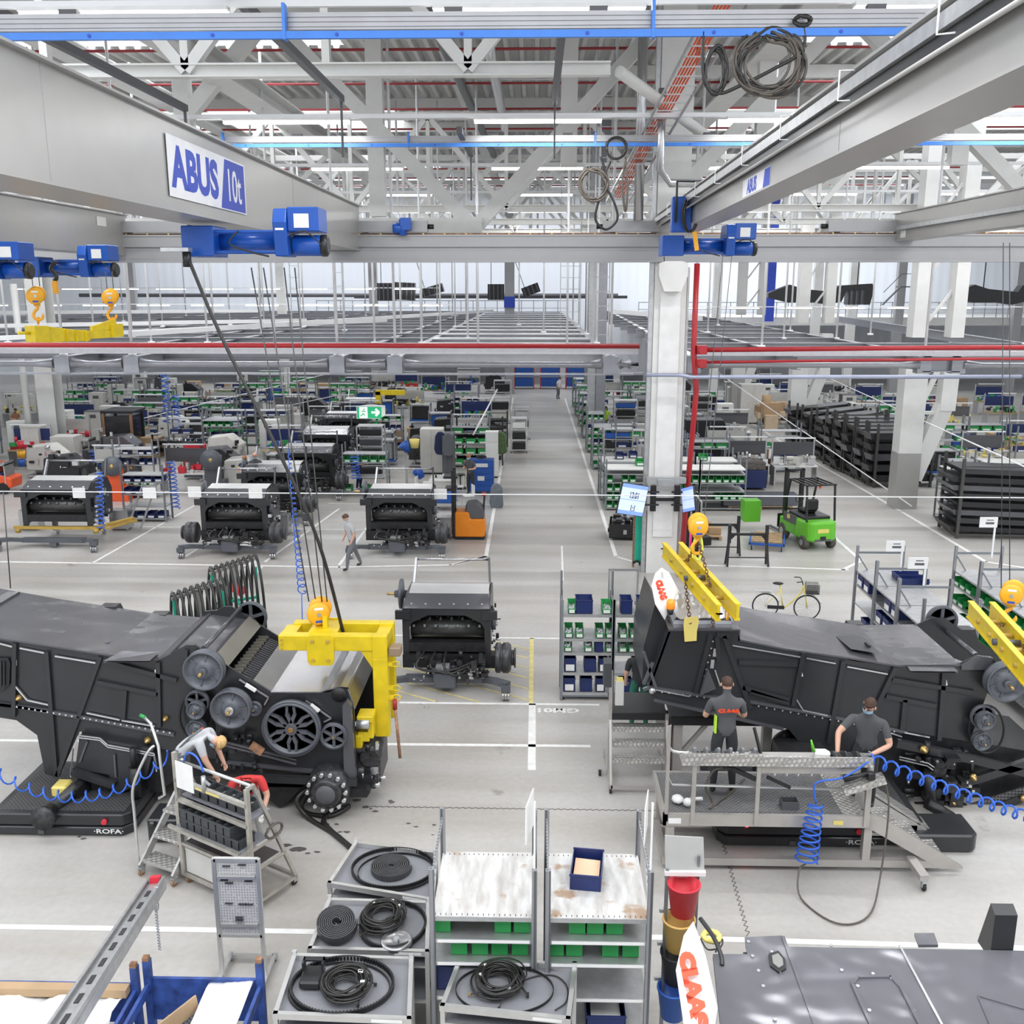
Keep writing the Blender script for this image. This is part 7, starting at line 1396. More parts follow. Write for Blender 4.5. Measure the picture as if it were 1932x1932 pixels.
 if carrier:
  part('carrier_beam', M().box(-.9, .9, .55, .75, .16, .3), DGREY if False else KG, r)
  for s_ in (-1, 1): part('carrier_arm', M().bar((s_ * .85, .65, .22), (s_ * 1.15, .3, .32), .16, .12).bar((s_ * 1.13, .3, .32), (s_ * 1.42, .05, .34), .16, .12), KG, r)
  for s_ in (-1, 1):
   for k in range(3): part('caster', M().cyl((s_ * 1.36 - .07 + k * .06, .0, .1), (s_ * 1.36 - .03 + k * .06, .0, .1), .1, 14), SHEET, r)
   part('caster_plate', M().box(s_ * 1.37 - .1, s_ * 1.37 + .1, -.06, .1, .2, .34), KG, r); part('caster', M().cyl((s_ * .7, 2.6, .1), (s_ * .7 + .05, 2.6, .1), .1, 12), SHEET, r); part('carrier_leg', M().box(s_ * .7 - .05, s_ * .7 + .05, 2.4, 2.6, .15, .75), KG, r)
  part('carrier_beam', M().box(-.75, .75, 2.4, 2.5, .18, .28), KG, r); part('carrier_post', M().box(-.1, .1, .5, .7, .05, .16), KG, r)
 return r
TU = thresher('threshing unit standing on the yellow-hatched floor bay behind the lifter', (-1.98, 20.0, 0), seed=3)
u1 = dup(TU, (-4.62, 31.4, 0), 0, 'threshing unit beside the orange stacker truck and the walking worker', scale=(1.13, 1, 1.06))
u2 = thresher('threshing unit with round wheel drives at both ends, behind the hose stands', (-10.25, 31.3, 0), both=True, seed=5); u2.scale = (1.13, 1, 1.06)
u3 = thresher('threshing unit without axle resting on an ochre frame at the view edge', (-16.7, 32.0, .0), full=False, seed=8, carrier=True); u3.scale = (1.22, 1, 1.12)
for k, (px, py, Y, lab) in enumerate(((497, 905, 36.0, 'threshing unit next behind the one with two wheel drives'), (568, 880, 40.5, 'threshing unit half hidden behind the slanting cable, third in its row'), (605, 850, 46, 'threshing unit fourth in the row towards the exit sign'), (642, 818, 52, 'threshing unit fifth in the row, behind the exit sign'), (675, 785, 59, 'small distant threshing unit at the end of the row'))):
 x = at(px, py, Y=Y).x; dup(TU if k % 2 else u2, (x, Y, 0), 0, lab, scale=(1.13, 1, 1.06))
oc = T('support_frame', 'ochre yellow support frame under the axle-less threshing unit', 'frame', (-16.7, 32.0, 0)); oc.scale = (1.2, 1, 1); part('beam', M().box(-1.25, 1.2, .85, .97, .58, .68), OCH, oc); part('beam', M().bar((1.1, .9, .63), (1.75, 2.4, .63), .12, .1), OCH, oc); part('beam', M().bar((1.3, .9, .55), (1.85, 2.4, .55), .06, .06), OCH, oc)
for x in (-1.15, 1.15): part('foot', M().cyl((x, .9, .45), (x, .9, .6), .08, 8), OCH, oc)
for i, (px, py, Y, lab) in enumerate(((149, 930, 32.9, 'white card hanging on the wire over the unit on the ochre frame'), (282, 930, 31, 'white card hanging between the first and second units'), (482, 930, 31, 'white card hanging at the side of the unit with two wheel drives'), (367, 928, 31.9, 'white sheet lying on the hood of the unit with two wheel drives'), (831, 932, 33, 'white card hanging over the blue box cart'))):
 p = at(px, py, Y=Y); one('paper_card', lab, 'card', M().box(-.22, .22, -.01, .01, -.18, .18), PAPER, tuple(p))
for k, (px, py) in enumerate(((213, 1000), (518, 1010), (830, 1015), (40, 1000), (498, 1330 - 327))):
 p = G(px, py + 8); one('metal_box', 'brushed metal box standing behind the %s threshing unit' % ['ochre-framed', 'two-drive', 'stacker-side', 'cut-off', 'shadowed'][k], 'box', M().box(-.35, .35, 0, .5, .05, .75), SHEET, (p[0], p[1] + .6, 0)) if k < 4 else None
# hose stands with green frames
def hstand(label, x, y, rz, seed):
 r = T('hose_stand', label, 'hose stand', (x, y, 0), rz); r.scale = (.85, .9, 1.15); g = random.Random(seed)
 part('post', M().box(-.03, .03, -.05, .05, .1, 1.9), ALU, r); part('head_bar', M().bar((0, -.65, 1.8), (0, .65, 2.0), .06, .06), ALU, r)
 for y_ in (-.6, .6): part('leg', M().box(-.03, .03, y_ - .03, y_ + .03, .1, 1.8), TEAL, r)
 for z in (.5, 1.1): part('crossbar', M().box(-.25, .7, -.03, .03, z, z + .05).box(-.03, .03, -.6, .6, z, z + .05), TEAL, r)
 part('foot_rail', M().box(-.4, .7, -.6, -.54, .05, .12).box(-.4, .7, .54, .6, .05, .12), ALU, r)
 for k in range(9):
  y_ = -.6 + k * .15; z = 1.85 + .15 * k / 9; part('hose', M().tube(smooth([(-.45, y_, .35), (-.5, y_, 1.2), (-.2, y_, z), (.25, y_, z), (.6, y_, 1.3), (.65 + g.uniform(-.1, .1), y_, .4)], 5), .038, 8), CABLE, r); part('fitting', M().cyl((-.05, y_, z + .03), (.05, y_, z + .09), .03, 6), SIL, r)
 return r
hstand('hose stand with teal uprights and fat black hoses, nearer the lifter', -7.55, 20.9, -1.0, 1); hstand('taller-looking hose stand with black hoses, behind the nearer one', -7.35, 22.9, -1.0, 2)
p = G(455, 1185, 0); bk = T('waste_bucket', 'red bucket tilted on the stand behind the harvester gable', 'bucket', (p[0], p[1] + .3, .9)); bk.rotation_euler = (.5, -.6, 0); part('pail', M().lathe([(.001, 0), (.13, 0), (.17, .3), (.155, .3), (.11, .02), (.001, .02)], n=20), REDB, bk)
one('clip_board', 'white written sheet standing behind the red bucket', 'sheet', M().bar((p[0], p[1] + .5, 1.2), (p[0] + .35, p[1] + .7, 1.6), .03, .35), PAPER)
# ---------------- people ----------------
def person(label, loc, rz, J, shirt, trous, skin=SKIN, hair=HAIRB, mask=True, glove=None, sleeve='short', shoe=BLKM, detail=True, cap=None, boots=True):
 """J: joints in metres, figure facing -y"""
 r = T('person', label, 'person', loc, rz)
 V_ = []; E_ = []; R_ = []; roots = []; TG = []
 def ch(pts, radii, tags, start=None):
  pr = start
  if start is None: roots.append(len(V_))
  for i, (p, ra) in enumerate(zip(pts, radii)):
   V_.append(Vector(p)); R_.append(ra if isinstance(ra, tuple) else (ra, ra)); k = len(V_) - 1
   if pr is not None: E_.append((pr, k)); TG.append(tags[i] if isinstance(tags, (list, tuple)) else tags)
   pr = k
  return pr
 pel, che, nec, hed = [Vector(J[k]) for k in ('pelvis', 'chest', 'neck', 'head')]
 ch([pel], [(.165, .14)], 't'); i0 = 0
 mid = pel.lerp(che, .45)
 i1 = ch([mid, che], [(.16, .13), (.19, .145)], 's', i0); i2 = ch([nec], [.068], 's', i1); i3 = ch([nec.lerp(hed, .35), nec.lerp(hed, .8), hed + (hed - nec).normalized() * .05], [.055, .088, .08], 'k', i2)
 for s_ in 'lr':
  sh, el, wr = [Vector(J[k + s_]) for k in ('sh', 'el', 'wr')]; hip, kn, an = [Vector(J[k + s_]) for k in ('hip', 'kn', 'an')]
  ar = 's' if sleeve == 'long' else 'k'
  q = ch([sh, sh.lerp(el, .55), el, wr], [.088, .066, .05, .034], ['s', 's', 's' if sleeve == 'long' else 'k', ar], i1)
  d = (wr - el).normalized(); hd = Vector(J.get('ha' + s_, wr + d * .09)); dd = (hd - wr).normalized(); pal = wr + dd * .055
  q = ch([pal, pal + dd * .03], [(.034, .022), (.03, .02)], 'h', q)
  if detail:
   sd = dd.cross(Vector((0, 1, .3))).normalized(); nn = dd.cross(sd)
   for k in range(4):
    b = pal + dd * .015 + sd * (-.03 + k * .02); l = (.036, .042, .039, .03)[k]; e1 = b + dd * l; e2 = e1 + (dd * .8 + nn * .45).normalized() * l * .8; e3 = e2 + (dd * .4 + nn * .8).normalized() * l * .55
    ch([b, e1, e2, e3], [.0105, .010, .009, .007], 'h')
   b = wr + dd * .02 - sd * .02; e1 = b + (dd * .5 - sd * .8).normalized() * .04; ch([b, e1, e1 + (dd * .8 - sd * .3).normalized() * .03], [.012, .0105, .008], 'h')
  q = ch([hip, hip.lerp(kn, .5), kn, kn.lerp(an, .4), an], [.112, .098, .074, .07, .05], 't', i0); ft = an + (Vector(J.get('toe' + s_, an + Vector((0, -.16, -.05)))) - an)
  ch([an + Vector((0, 0, -.045)), ft], [.045, .038], 'b', q)
 me = bpy.data.meshes.new('body'); me.from_pydata([tuple(v) for v in V_], E_, []); o = bpy.data.objects.new('body', me); C.objects.link(o)
 sk = o.modifiers.new('s', 'SKIN'); sk.branch_smoothing = .6; sk.use_smooth_shade = True; sv = me.skin_vertices[0].data
 for i, ra in enumerate(R_): sv[i].radius = ra; sv[i].use_root = i in roots
 ss = o.modifiers.new('u', 'SUBSURF'); ss.levels = ss.render_levels = 2 if detail else 1
 bpy.context.view_layer.update(); m2 = bpy.data.meshes.new_from_object(o.evaluated_get(bpy.context.evaluated_depsgraph_get())); bpy.data.objects.remove(o)
 tags = {'s': shirt, 't': trous, 'k': skin, 'h': glove or skin, 'b': shoe}; keys = list(tags); m2.materials.clear()
 for k in keys: m2.materials.append(tags[k])
 segs = [(V_[a], V_[b_], t, (R_[a][0] + R_[b_][0]) / 2) for (a, b_), t in zip(E_, TG)]
 for pl in m2.polygons:
  c = pl.center; best = 9; bt = 's'
  for a, b_, t, ra in segs:
   d = b_ - a; tt = max(0, min(1, (c - a).dot(d) / max(d.length_squared, 1e-9))); ds = (c - a - d * tt).length / ra
   if ds < best: best = ds; bt = t
  pl.material_index = keys.index(bt); pl.use_smooth = True
 part('body', m2, None, r)
 # head details
 fd = Vector(J.get('face', (0, -1, 0))).normalized(); upv = (hed - nec).normalized(); fd = (fd - upv * fd.dot(upv)).normalized(); sd = fd.cross(upv)
 hc = hed - upv * .005
 def pt(f_, s_, u_): return hc + fd * f_ + sd * s_ + upv * u_
 m = M(); n, k = 16, 9; vs = []
 for i in range(k + 1):
  for j in range(n):
   a = PI * .5 * i / k * 1.25; t = 2 * PI * j / n; rr = math.sin(a);
   p = pt(-.012 + .108 * rr * math.cos(t), .088 * rr * math.sin(t), .02 + .105 * math.cos(a) + (.045 if math.cos(t) > .3 and i > 5 else 0)); vs.append(p)
 m.add(vs, [(i * n + j, i * n + (j + 1) % n, (i + 1) * n + (j + 1) % n, (i + 1) * n + j) for i in range(k) for j in range(n)], True); part('hair' if not cap else 'cap', m, cap or hair, r)
 part('nose', M().tube([pt(.09, 0, .0), pt(.115, 0, -.025), pt(.092, 0, -.035)], .012, 6), skin, r)
 for s_ in (-1, 1): part('ear', M()._ell(pt(-.005, s_ * .09, -.01), (.016, .02, .03), 8, 6), skin, r); part('eye', M()._ell(pt(.088, s_ * .032, .01), (.01, .01, .008), 8, 5), INK, r)
 part('mouth', M().tube([pt(.09, -.025, -.055), pt(.095, 0, -.058), pt(.09, .025, -.055)], .005, 5), LAV, r)
 if mask:
  m = M(); vs = [pt(.1 * math.cos(a) + .012, .09 * math.sin(a), u_) for u_ in (-.015, -.045, -.085) for a in (-1.2, -.7, -.3, 0, .3, .7, 1.2)]; m.add(vs, [(i * 7 + j, i * 7 + j + 1, (i + 1) * 7 + j + 1, (i + 1) * 7 + j) for i in range(2) for j in range(6)], True); part('face_mask', m, MASK, r)
 return r
def stand(h=1.8, lean=0, arms='down', bend=0, step=0):
 k = h / 1.8; J = {'pelvis': (0, 0, .97), 'chest': (0, -.02 - lean * .4, 1.36), 'neck': (0, -lean * .55, 1.52), 'head': (0, -.03 - lean * .75, 1.68)}
 for s_, q in (('l', 1), ('r', -1)):
  J['hip' + s_] = (q * .1, 0, .92); J['kn' + s_] = (q * .12, -.04 - step * q * .2, .5); J['an' + s_] = (q * .14, .02 - step * q * .32, .09); J['sh' + s_] = (q * .2, -lean * .45, 1.43)
  if arms == 'down': J['el' + s_] = (q * .27, .0 - lean * .3, 1.14); J['wr' + s_] = (q * .26, -.12 - lean * .3, .92)
  elif arms == 'front': J['el' + s_] = (q * .28, -.08, 1.16); J['wr' + s_] = (q * .16, -.32, 1.16)
  elif arms == 'up': J['el' + s_] = (q * .3, -.2, 1.32); J['wr' + s_] = (q * .22, -.42, 1.45)
 return {a: tuple(v * k for v in b_) if a != 'face' else b_ for a, b_ in J.items()}
J = stand(1.97, arms='front'); p1 = person('person from behind in a dark grey shirt with red back lettering, standing on the platform', (3.0, 14.28, .98), PI, J, SHIRTG, TROUS, mask=False)
me = text_mesh('CLAAS', .075, mat('logo_red', (.8, .07, .02), .5), .006, 0, .002, 1.4); place(me, (0, .178, 1.47), (-1, 0, 0), (0, 0, 1)); part('shirt_lettering', me, LOGOR, p1)
part('side_panel', M().bar((.17, .05, 1.06), (.17, .05, 1.34), .03, .1), HIVIZ, p1, 'lime yellow side panel')
J = stand(1.9, lean=.3, arms='front'); J.update({'shr': (-.22, -.1, 1.47), 'elr': (-.42, -.28, 1.26), 'wrr': (-.40, -.5, 1.02), 'har': (-.38, -.56, .93), 'shl': (.22, -.12, 1.46), 'ell': (.34, -.2, 1.14), 'wrl': (.1, -.42, 1.06), 'hal': (.02, -.46, 1.04), 'face': (-.45, -.8, -.35)})
pp = at(1658, 1560, Y=14.25); person('person in a charcoal polo shirt, gloves and face mask reaching into the bench bins', (5.18, 14.2, .87), -.35, J, SHIRTG, TROUS, glove=GLOVE)
# blond worker bending over the station
J = {'pelvis': (0, 0, .95), 'chest': (.36, -.05, 1.22), 'neck': (.52, -.08, 1.24), 'head': (.68, -.1, 1.16), 'face': (.3, -.3, -1), 'hipl': (0, .1, .9), 'hipr': (0, -.1, .9), 'knl': (-.02, .12, .48), 'knr': (.0, -.12, .48), 'anl': (-.06, .13, .09), 'anr': (-.03, -.14, .09), 'toel': (.12, .13, .04), 'toer': (.15, -.14, .04),
     'shl': (.42, .16, 1.22), 'shr': (.42, -.22, 1.2), 'ell': (.5, .2, .95), 'elr': (.52, -.26, .92), 'wrl': (.62, .14, .72), 'wrr': (.64, -.24, .70)}
q = at(325, 1470, Y=13.95); pb = person('blond person in a light grey shirt bending over the rolling tool station', (-5.5, 13.95, .84), -.1, J, SHIRTL, TROUG, hair=HAIRY)
part('shoulder_strap', M().tube([(.05, -.13, 1.03), (.25, -.16, 1.24), (.42, -.1, 1.36)], .02, 6), TROUG, pb); part('back_mark', M()._ell((.4, -.05, 1.345), (.02, .05, .01), 8, 5), LOGOR, pb)
J = stand(1.78, lean=.9, arms='front'); J.update({'chest': (0, -.28, 1.22), 'neck': (0, -.42, 1.3), 'head': (0, -.55, 1.24), 'shl': (.2, -.34, 1.25), 'shr': (-.2, -.34, 1.25), 'ell': (.3, -.42, .98), 'elr': (-.34, -.46, .98), 'wrl': (.22, -.6, .78), 'wrr': (-.28, -.62, .8), 'face': (0, -.4, -1)})
person('person with red shoulders and black hair stooping beside the tool station', (-4.58, 14.3, 0.03), .25, J, mat('red_shirt', (.62, .05, .05), .85), mat('trousers_light', (.45, .44, .42), .85), hair=BLK, glove=mat('glove_white', (.72, .71, .68), .8))
J = stand(1.85); person('person in green work trousers standing behind the CLAAS end of the harvester', (2.15, 18.7, 0), PI, J, TROUS, GREENT, mask=False)
J = stand(1.82, lean=.25, step=1); person('walking person in a pale grey shirt beside the stacker-side threshing unit', (-5.83, 30.3, 0), -.9, J, SHIRTL, TROUG, mask=False, cap=mat('cap_brown', (.12, .06, .04), .7), detail=False)
for px, py, Y, z, rz, lab, sh, tr, hr_, arms in ((480, 850, 37.8, 0.75, .3, 'bald person in a dark shirt and mask working behind the row of units', SHIRTG, TROUS, SKIN, 'front'), (461, 858, 38.3, .55, .3, 'red-haired person in a dark jacket beside the bald person', JACK, TROUS, mat('hair_ginger', (.35, .15, .06), .7), 'front'), (405, 930, 34.6, .1, .2, 'person in white with a mask crouched behind the unit with two drives', PLAST, TROUG, SKIN, 'front'), (675, 850, 43, 0, 1.2, 'person in dark blue overalls standing beside the tall pallet shelf', JACK, JACK, HAIRB, 'front'), (888, 850, 41, 0.2, -.5, 'person bending at the blue tool cabinet near the aisle', SHIRTG, TROUS, mat('hair_ginger', (.35, .15, .06), .7), 'front'), (1600, 750, 60, 0, 1.5, 'person in yellow overalls at the far workbenches', mat('overall_yellow', (.65, .60, .15), .8), mat('overall_yellow', (.65, .60, .15), .8), PAPER, 'front'), (1618, 760, 58, 0, -1.5, 'person in a charcoal shirt facing the one in yellow overalls', SHIRTG, TROUS, SKIN, 'front'), (1556, 740, 62, 0, .5, 'person with a brown shirt at the far benches beyond the stillages', mat('shirt_brown', (.3, .15, .08), .8), TROUS, HAIRB, 'down'), (1143, 775, 60, 0, 0, 'person in a lime safety vest between the far racks', HIVIZ, TROUG, HAIRB, 'down'), (25, 765, 58, 0, 1, 'person at a machine beyond the far cabinets at the view edge', mat('shirt_brown', (.3, .15, .08), .8), TROUS, HAIRB, 'front'), (700, 720, 76, 0, 1, 'person holding white papers far behind the exit sign', SHIRTG, TROUS, HAIRB, 'up'), (1053, 700, 80, 0, 1, 'small distant person where the aisle ends', PLAST, TROUG, HAIRB, 'down')):
 x = at(px, py, Y=Y).x; person(lab, (x, Y, z), rz, stand(1.78, lean=.2, arms=arms), sh, tr, hair=hr_, mask=Y < 50, detail=False)
 if z > .3: one('work_step', 'small grey step under the %s' % lab.split(' in ')[0].split(' bending')[0], 'step', M().box(x - .3, x + .3, Y - .25, Y + .25, 0, z), DGREY)

# ---------------- shelf with bins behind the second harvester ----------------
LV2 = [1.97, 1.42, 1.10, .64, .18]
for i, (x0, lab) in enumerate(((.60, 'grey bin rack beside the yellow-hatched bay, bay nearer the hatching'), (1.72, 'grey bin rack beside the yellow-hatched bay, bay nearer the CLAAS panel'))):
 r = rack('storage_rack', lab, x0, x0 + 1.1, 20.05, 20.75, LV2, 2.3, None, t=.03, lip=.06, posts=[(-1, -1), (1, -1), (-1, 1), (1, 1)])
 part('tall_post', M().box(-.58, -.53, .3, .36, 2.2, 2.75), SLOT, r); part('base_beam', M().box(-.55, .55, -.36, -.3, .08, .16), RACKS, r); caster(r, -.5, -.3, 0, .06); caster(r, .5, -.3, 0, .06)
ROW = [(1.98, [(1078, 'g', .16), (1101, 'N', .36), (1143, 'g', .2), (1180, 'n', .24), (1211, 'n', .24)]), (1.43, [(1073, 'g', .17), (1093, 'g', .17), (1131, 'g', .17), (1150, 'g', .17), (1175, 'g', .17), (1195, 'g', .17)]), (1.11, [(1072, 'g', .17), (1110, 'g', .17), (1130, 'n', .18), (1150, 'g', .17), (1175, 'g', .17), (1193, 'g', .17), (1212, 'g', .17)]), (.65, [(1076, 'n', .26), (1114, 'n', .26), (1139, 'n', .2), (1205, 'n', .26)]), (.19, [(1075, 'n', .26), (1107, 'n', .26), (1134, 'n', .2), (1182, 'n', .26), (1208, 'n', .22)])]
for li, (z, its) in enumerate(ROW):
 for k, (px, c_, w_) in enumerate(its):
  x = at(px, 1200, Y=20.2).x; gr = c_ == 'g'
  bin_('%s bin, %s along the %s level of the rack by the hatching' % ('green' if gr else 'navy', ORD[k], ['top', 'upper', 'middle', 'lower', 'bottom'][li]), x, 20.3, z, w_, .42, .2 if gr else .3, BING if gr else BIND, gr, group='bins in the rack by the hatched bay', fill=SIL if gr else (PAPER if k % 2 else None), tagm=PAPER if (gr or k % 2 == 0 and li > 2) else None, seed=k % 3)
wb_ = T('white_board', 'grey framed board leaning behind the bin rack', 'board', (2.0, 21.2, 1.9)); part('panel', M().box(-.32, .32, 0, .02, 0, .75), CAB, wb_); part('frame', M().box(-.34, .34, -.02, 0, .73, .77).box(-.34, -.31, -.02, 0, 0, .73).box(.31, .34, -.02, 0, 0, .73), ALU, wb_); part('leg', M().box(-.3, -.26, 0, .03, -1.9, 0).box(.26, .3, 0, .03, -1.9, 0), ALU, wb_)
# ---------------- bicycle ----------------
bc = T('bicycle', 'yellow bicycle with a black front basket standing behind the harvester', 'bicycle', (6.85, 25.6, 0), -.12)
def wheel(x, nm):
 o = part(nm, M().tube([(x + .34 * math.cos(t), 0, .35 + .34 * math.sin(t)) for t in [k * PI / 16 for k in range(32)]], .02, 6, closed=True), BLK, bc)
 m = M()
 for k in range(14): t = k * PI / 7; m.bar((x, 0, .35), (x + .33 * math.cos(t), 0, .35 + .33 * math.sin(t)), .005)
 part('spokes', m, ALU, o); part('hub', M().cyl((x, -.04, .35), (x, .04, .35), .025, 8), ALU, o); part('mudguard', M().tube([(x + .38 * math.cos(t), 0, .35 + .38 * math.sin(t)) for t in [k * PI / 12 + .3 for k in range(9)]], .018, 6), PLAST, o)
wheel(-.55, 'rear_wheel'); wheel(.55, 'front_wheel')
part('frame', M().tube(smooth([(.42, 0, .95), (.35, 0, .75), (.1, 0, .45), (-.08, 0, .3)], 4), .022, 8).tube([(-.08, 0, .3), (-.2, 0, .95)], .02, 8).tube([(-.08, 0, .3), (-.55, 0, .35), (-.18, 0, .8)], .013, 6), YELP, bc); part('fork', M().tube([(.42, 0, 1.0), (.5, 0, .6), (.55, 0, .35)], .018, 8), YELP, bc)
part('saddle', M()._ell((-.25, 0, 1.0), (.15, .08, .04), 10, 6), BLK, bc); part('handlebar', M().tube(smooth([(.2, -.25, 1.12), (.35, -.2, 1.13), (.38, 0, 1.08), (.35, .2, 1.13), (.2, .25, 1.12)], 3), .014, 6).tube([(.38, 0, 1.08), (.42, 0, .95)], .014, 6), BLK, bc)
m = M()
for k in range(9): z = .78 + k * .03; m.box(.48, .82, -.17, -.165, z, z + .008).box(.48, .82, .165, .17, z, z + .008).box(.815, .82, -.17, .17, z, z + .008).box(.48, .485, -.17, .17, z, z + .008)
for k in range(10): x = .48 + k * .037; m.box(x, x + .008, -.17, -.165, .78, 1.03).box(x, x + .008, .165, .17, .78, 1.03)
part('basket', m.box(.48, .82, -.17, .17, .775, .785), BLKM, bc); part('rear_rack', M().box(-.85, -.4, -.07, .07, .76, .775), ALU, bc); part('chain_guard', M().box(-.5, -.05, -.04, -.03, .28, .38), BLKM, bc)
# ---------------- green forklift ----------------
fk = T('forklift', 'bright green forklift truck seen from behind, standing on the lane', 'forklift', (9.85, 32.9, 0), .22)
part('counterweight', M().xy([(-.52, .0), (-.4, -.12), (.4, -.12), (.52, .0), (.58, .3), (.58, .9), (-.58, .9), (-.58, .3)], .3, 1.0), LIME, fk, bevel=.07); part('battery_hood', M().box(-.5, .5, .35, 1.5, .98, 1.1), BLKM, fk, bevel=.03)
part('side_body', M().box(-.58, -.45, .9, 2.0, .35, .8).box(.45, .58, .9, 2.0, .35, .8).box(-.45, .45, .9, 2.0, .4, .9), LIME, fk, bevel=.03); part('dark_side_panel', M().box(-.59, -.57, .75, 1.7, .72, 1.05), DGREY, fk); part('yellow_label', M().box(-.6, -.59, 1.2, 1.4, .85, 1.0), YELP, fk); part('yellow_label', M().box(-.2, .2, -.125, -.12, .62, .76), YELP, fk); part('tow_pin', M().box(-.1, .1, -.14, -.1, .38, .5), BLKM, fk); part('rear_inset', M().box(-.3, .3, -.128, -.115, .32, .4), DGREY, fk)
part('seat', M().box(-.25, .25, .85, 1.35, 1.1, 1.25).box(-.24, .24, .72, .88, 1.2, 1.62), BLK, fk, bevel=.06); part('steering_wheel', M().tube([(.15 * math.cos(t), 1.7, 1.45 + .15 * math.sin(t)) for t in [k * PI / 6 for k in range(12)]], .015, 6, closed=True), BLKM, fk)
for sx in (-.52, .52): part('guard_post', M().bar((sx, .12, .98), (sx, .25, 2.2), .05, .07), BLKM, fk); part('guard_post', M().bar((sx, 1.85, .85), (sx, 1.45, 2.2), .05, .07), BLKM, fk)
m = M().box(-.56, .56, .2, .26, 2.2, 2.25).box(-.56, .56, 1.45, 1.51, 2.2, 2.25)
for k in range(6): m.box(-.54 + k * .205, -.5 + k * .205, .2, 1.5, 2.2, 2.25)
part('overhead_guard', m, BLKM, fk); part('windscreen_bar', M().box(-.5, .5, 1.55, 1.58, 1.1, 1.15), BLKM, fk); part('beacon', M().cyl((.0, .3, 2.1), (.0, .3, 2.2), .05, 10), ORS, fk)
for sx in (-.3, .3): part('mast_rail', M().box(sx - .06, sx + .06, 2.1, 2.25, .1, 2.45), BLKM, fk)
part('mast_crossbar', M().box(-.36, .36, 2.1, 2.25, 2.38, 2.45).box(-.5, .5, 2.28, 2.33, .3, .8), BLKM, fk)
for sx in (-.3, .2): part('fork_tine', M().box(sx, sx + .1, 2.3, 3.4, .06, .1), BLKM, fk)
for sx, y, rr_ in ((-.5, .25, .24), (.5, .25, .24), (-.5, 1.75, .3), (.5, 1.75, .3)):
 o = part('wheel', M().lathe([(.001, -.09), (rr_ * .5, -.09), (rr_ * .6, -.1), (rr_, -.08), (rr_, .08), (rr_ * .6, .1), (rr_ * .5, .09), (.001, .09)], (sx, y, rr_), 'x', 20), mat('tyre_grey', (.09, .08, .07), .7, 0, .3, 12), fk); part('rim', M().cyl((sx * 1.2, y, rr_), (sx * 1.24, y, rr_), rr_ * .45, 12), GALV, o)
# ---------------- orange stacker ----------------
sk_ = T('stacker_truck', 'orange pedestrian stacker truck with its forks under the threshing unit', 'stacker truck', (-2.35, 34.4, 0))
part('body', M().xz([(-.5, .08), (.55, .08), (.6, .3), (.55, .75), (.05, .75), (.0, 1.0), (-.5, 1.0)], -.4, .4), ORG, sk_, bevel=.04); part('motor_hood', M().xz([(.0, .72), (.55, .72), (.5, 1.15), (.25, 1.35), (-.1, 1.3), (-.15, .95)], -.32, .32), DGREY, sk_, bevel=.05)
for y in (-.28, .28): part('mast_rail', M().box(-.62, -.5, y - .04, y + .04, .08, 2.5), BLKM, sk_)
part('mast_panel', M().box(-.58, -.53, -.25, .25, .3, 2.45), BLKM, sk_); part('top_bracket', M().box(-.85, -.45, -.3, .3, 1.75, 1.85).box(-.9, -.4, -.3, .3, 2.2, 2.28), BLKM, sk_); part('tiller', M().bar((.5, 0, .9), (.55, 0, 1.6), .07, .05), BLKM, sk_); part('tiller_head', M().box(.45, .6, -.15, .15, 1.55, 1.65), LAV, sk_); part('skirt', M().box(-.5, .58, -.42, .42, .05, .1), BLKM, sk_)
for y in (-.25, .25): part('fork_tine', M().box(-2.3, -.6, y - .09, y + .09, .1, .17), SHEET, sk_); part('wheel', M().cyl((.35, y - .05, .08), (.35, y + .05, .08), .08, 12), BLK, sk_)
# ---------------- trestles ----------------
def trestle(label, x, y, rz):
 r = T('trestle', label, 'trestle', (x, y, 0), rz)
 for sx in (-.6, .6):
  part('top_post', M().box(sx - .05, sx + .05, -.05, .05, .75, 1.35), BLKM, r)
  for sy in (-.18, .18): part('leg', M().bar((sx, 0, .95), (sx + (.06 if sx > 0 else -.06), sy, 0), .06), BLKM, r)
  part('gusset', M().xz([(sx, 1.1), (sx * .65, 1.02), (sx, .8)], -.02, .02), BLKM, r)
 part('crossbeam', M().box(-.6, .6, -.03, .03, 1.0, 1.08), BLKM, r); part('lower_bar', M().box(-.6, .6, -.02, .02, .25, .28), BLKM, r)
trestle('black steel trestle standing nearer the harvester, beside the trolley', 6.9, 30.9, 0); trestle('black steel trestle behind the nearer one by the tall column', 6.25, 32.2, 0)
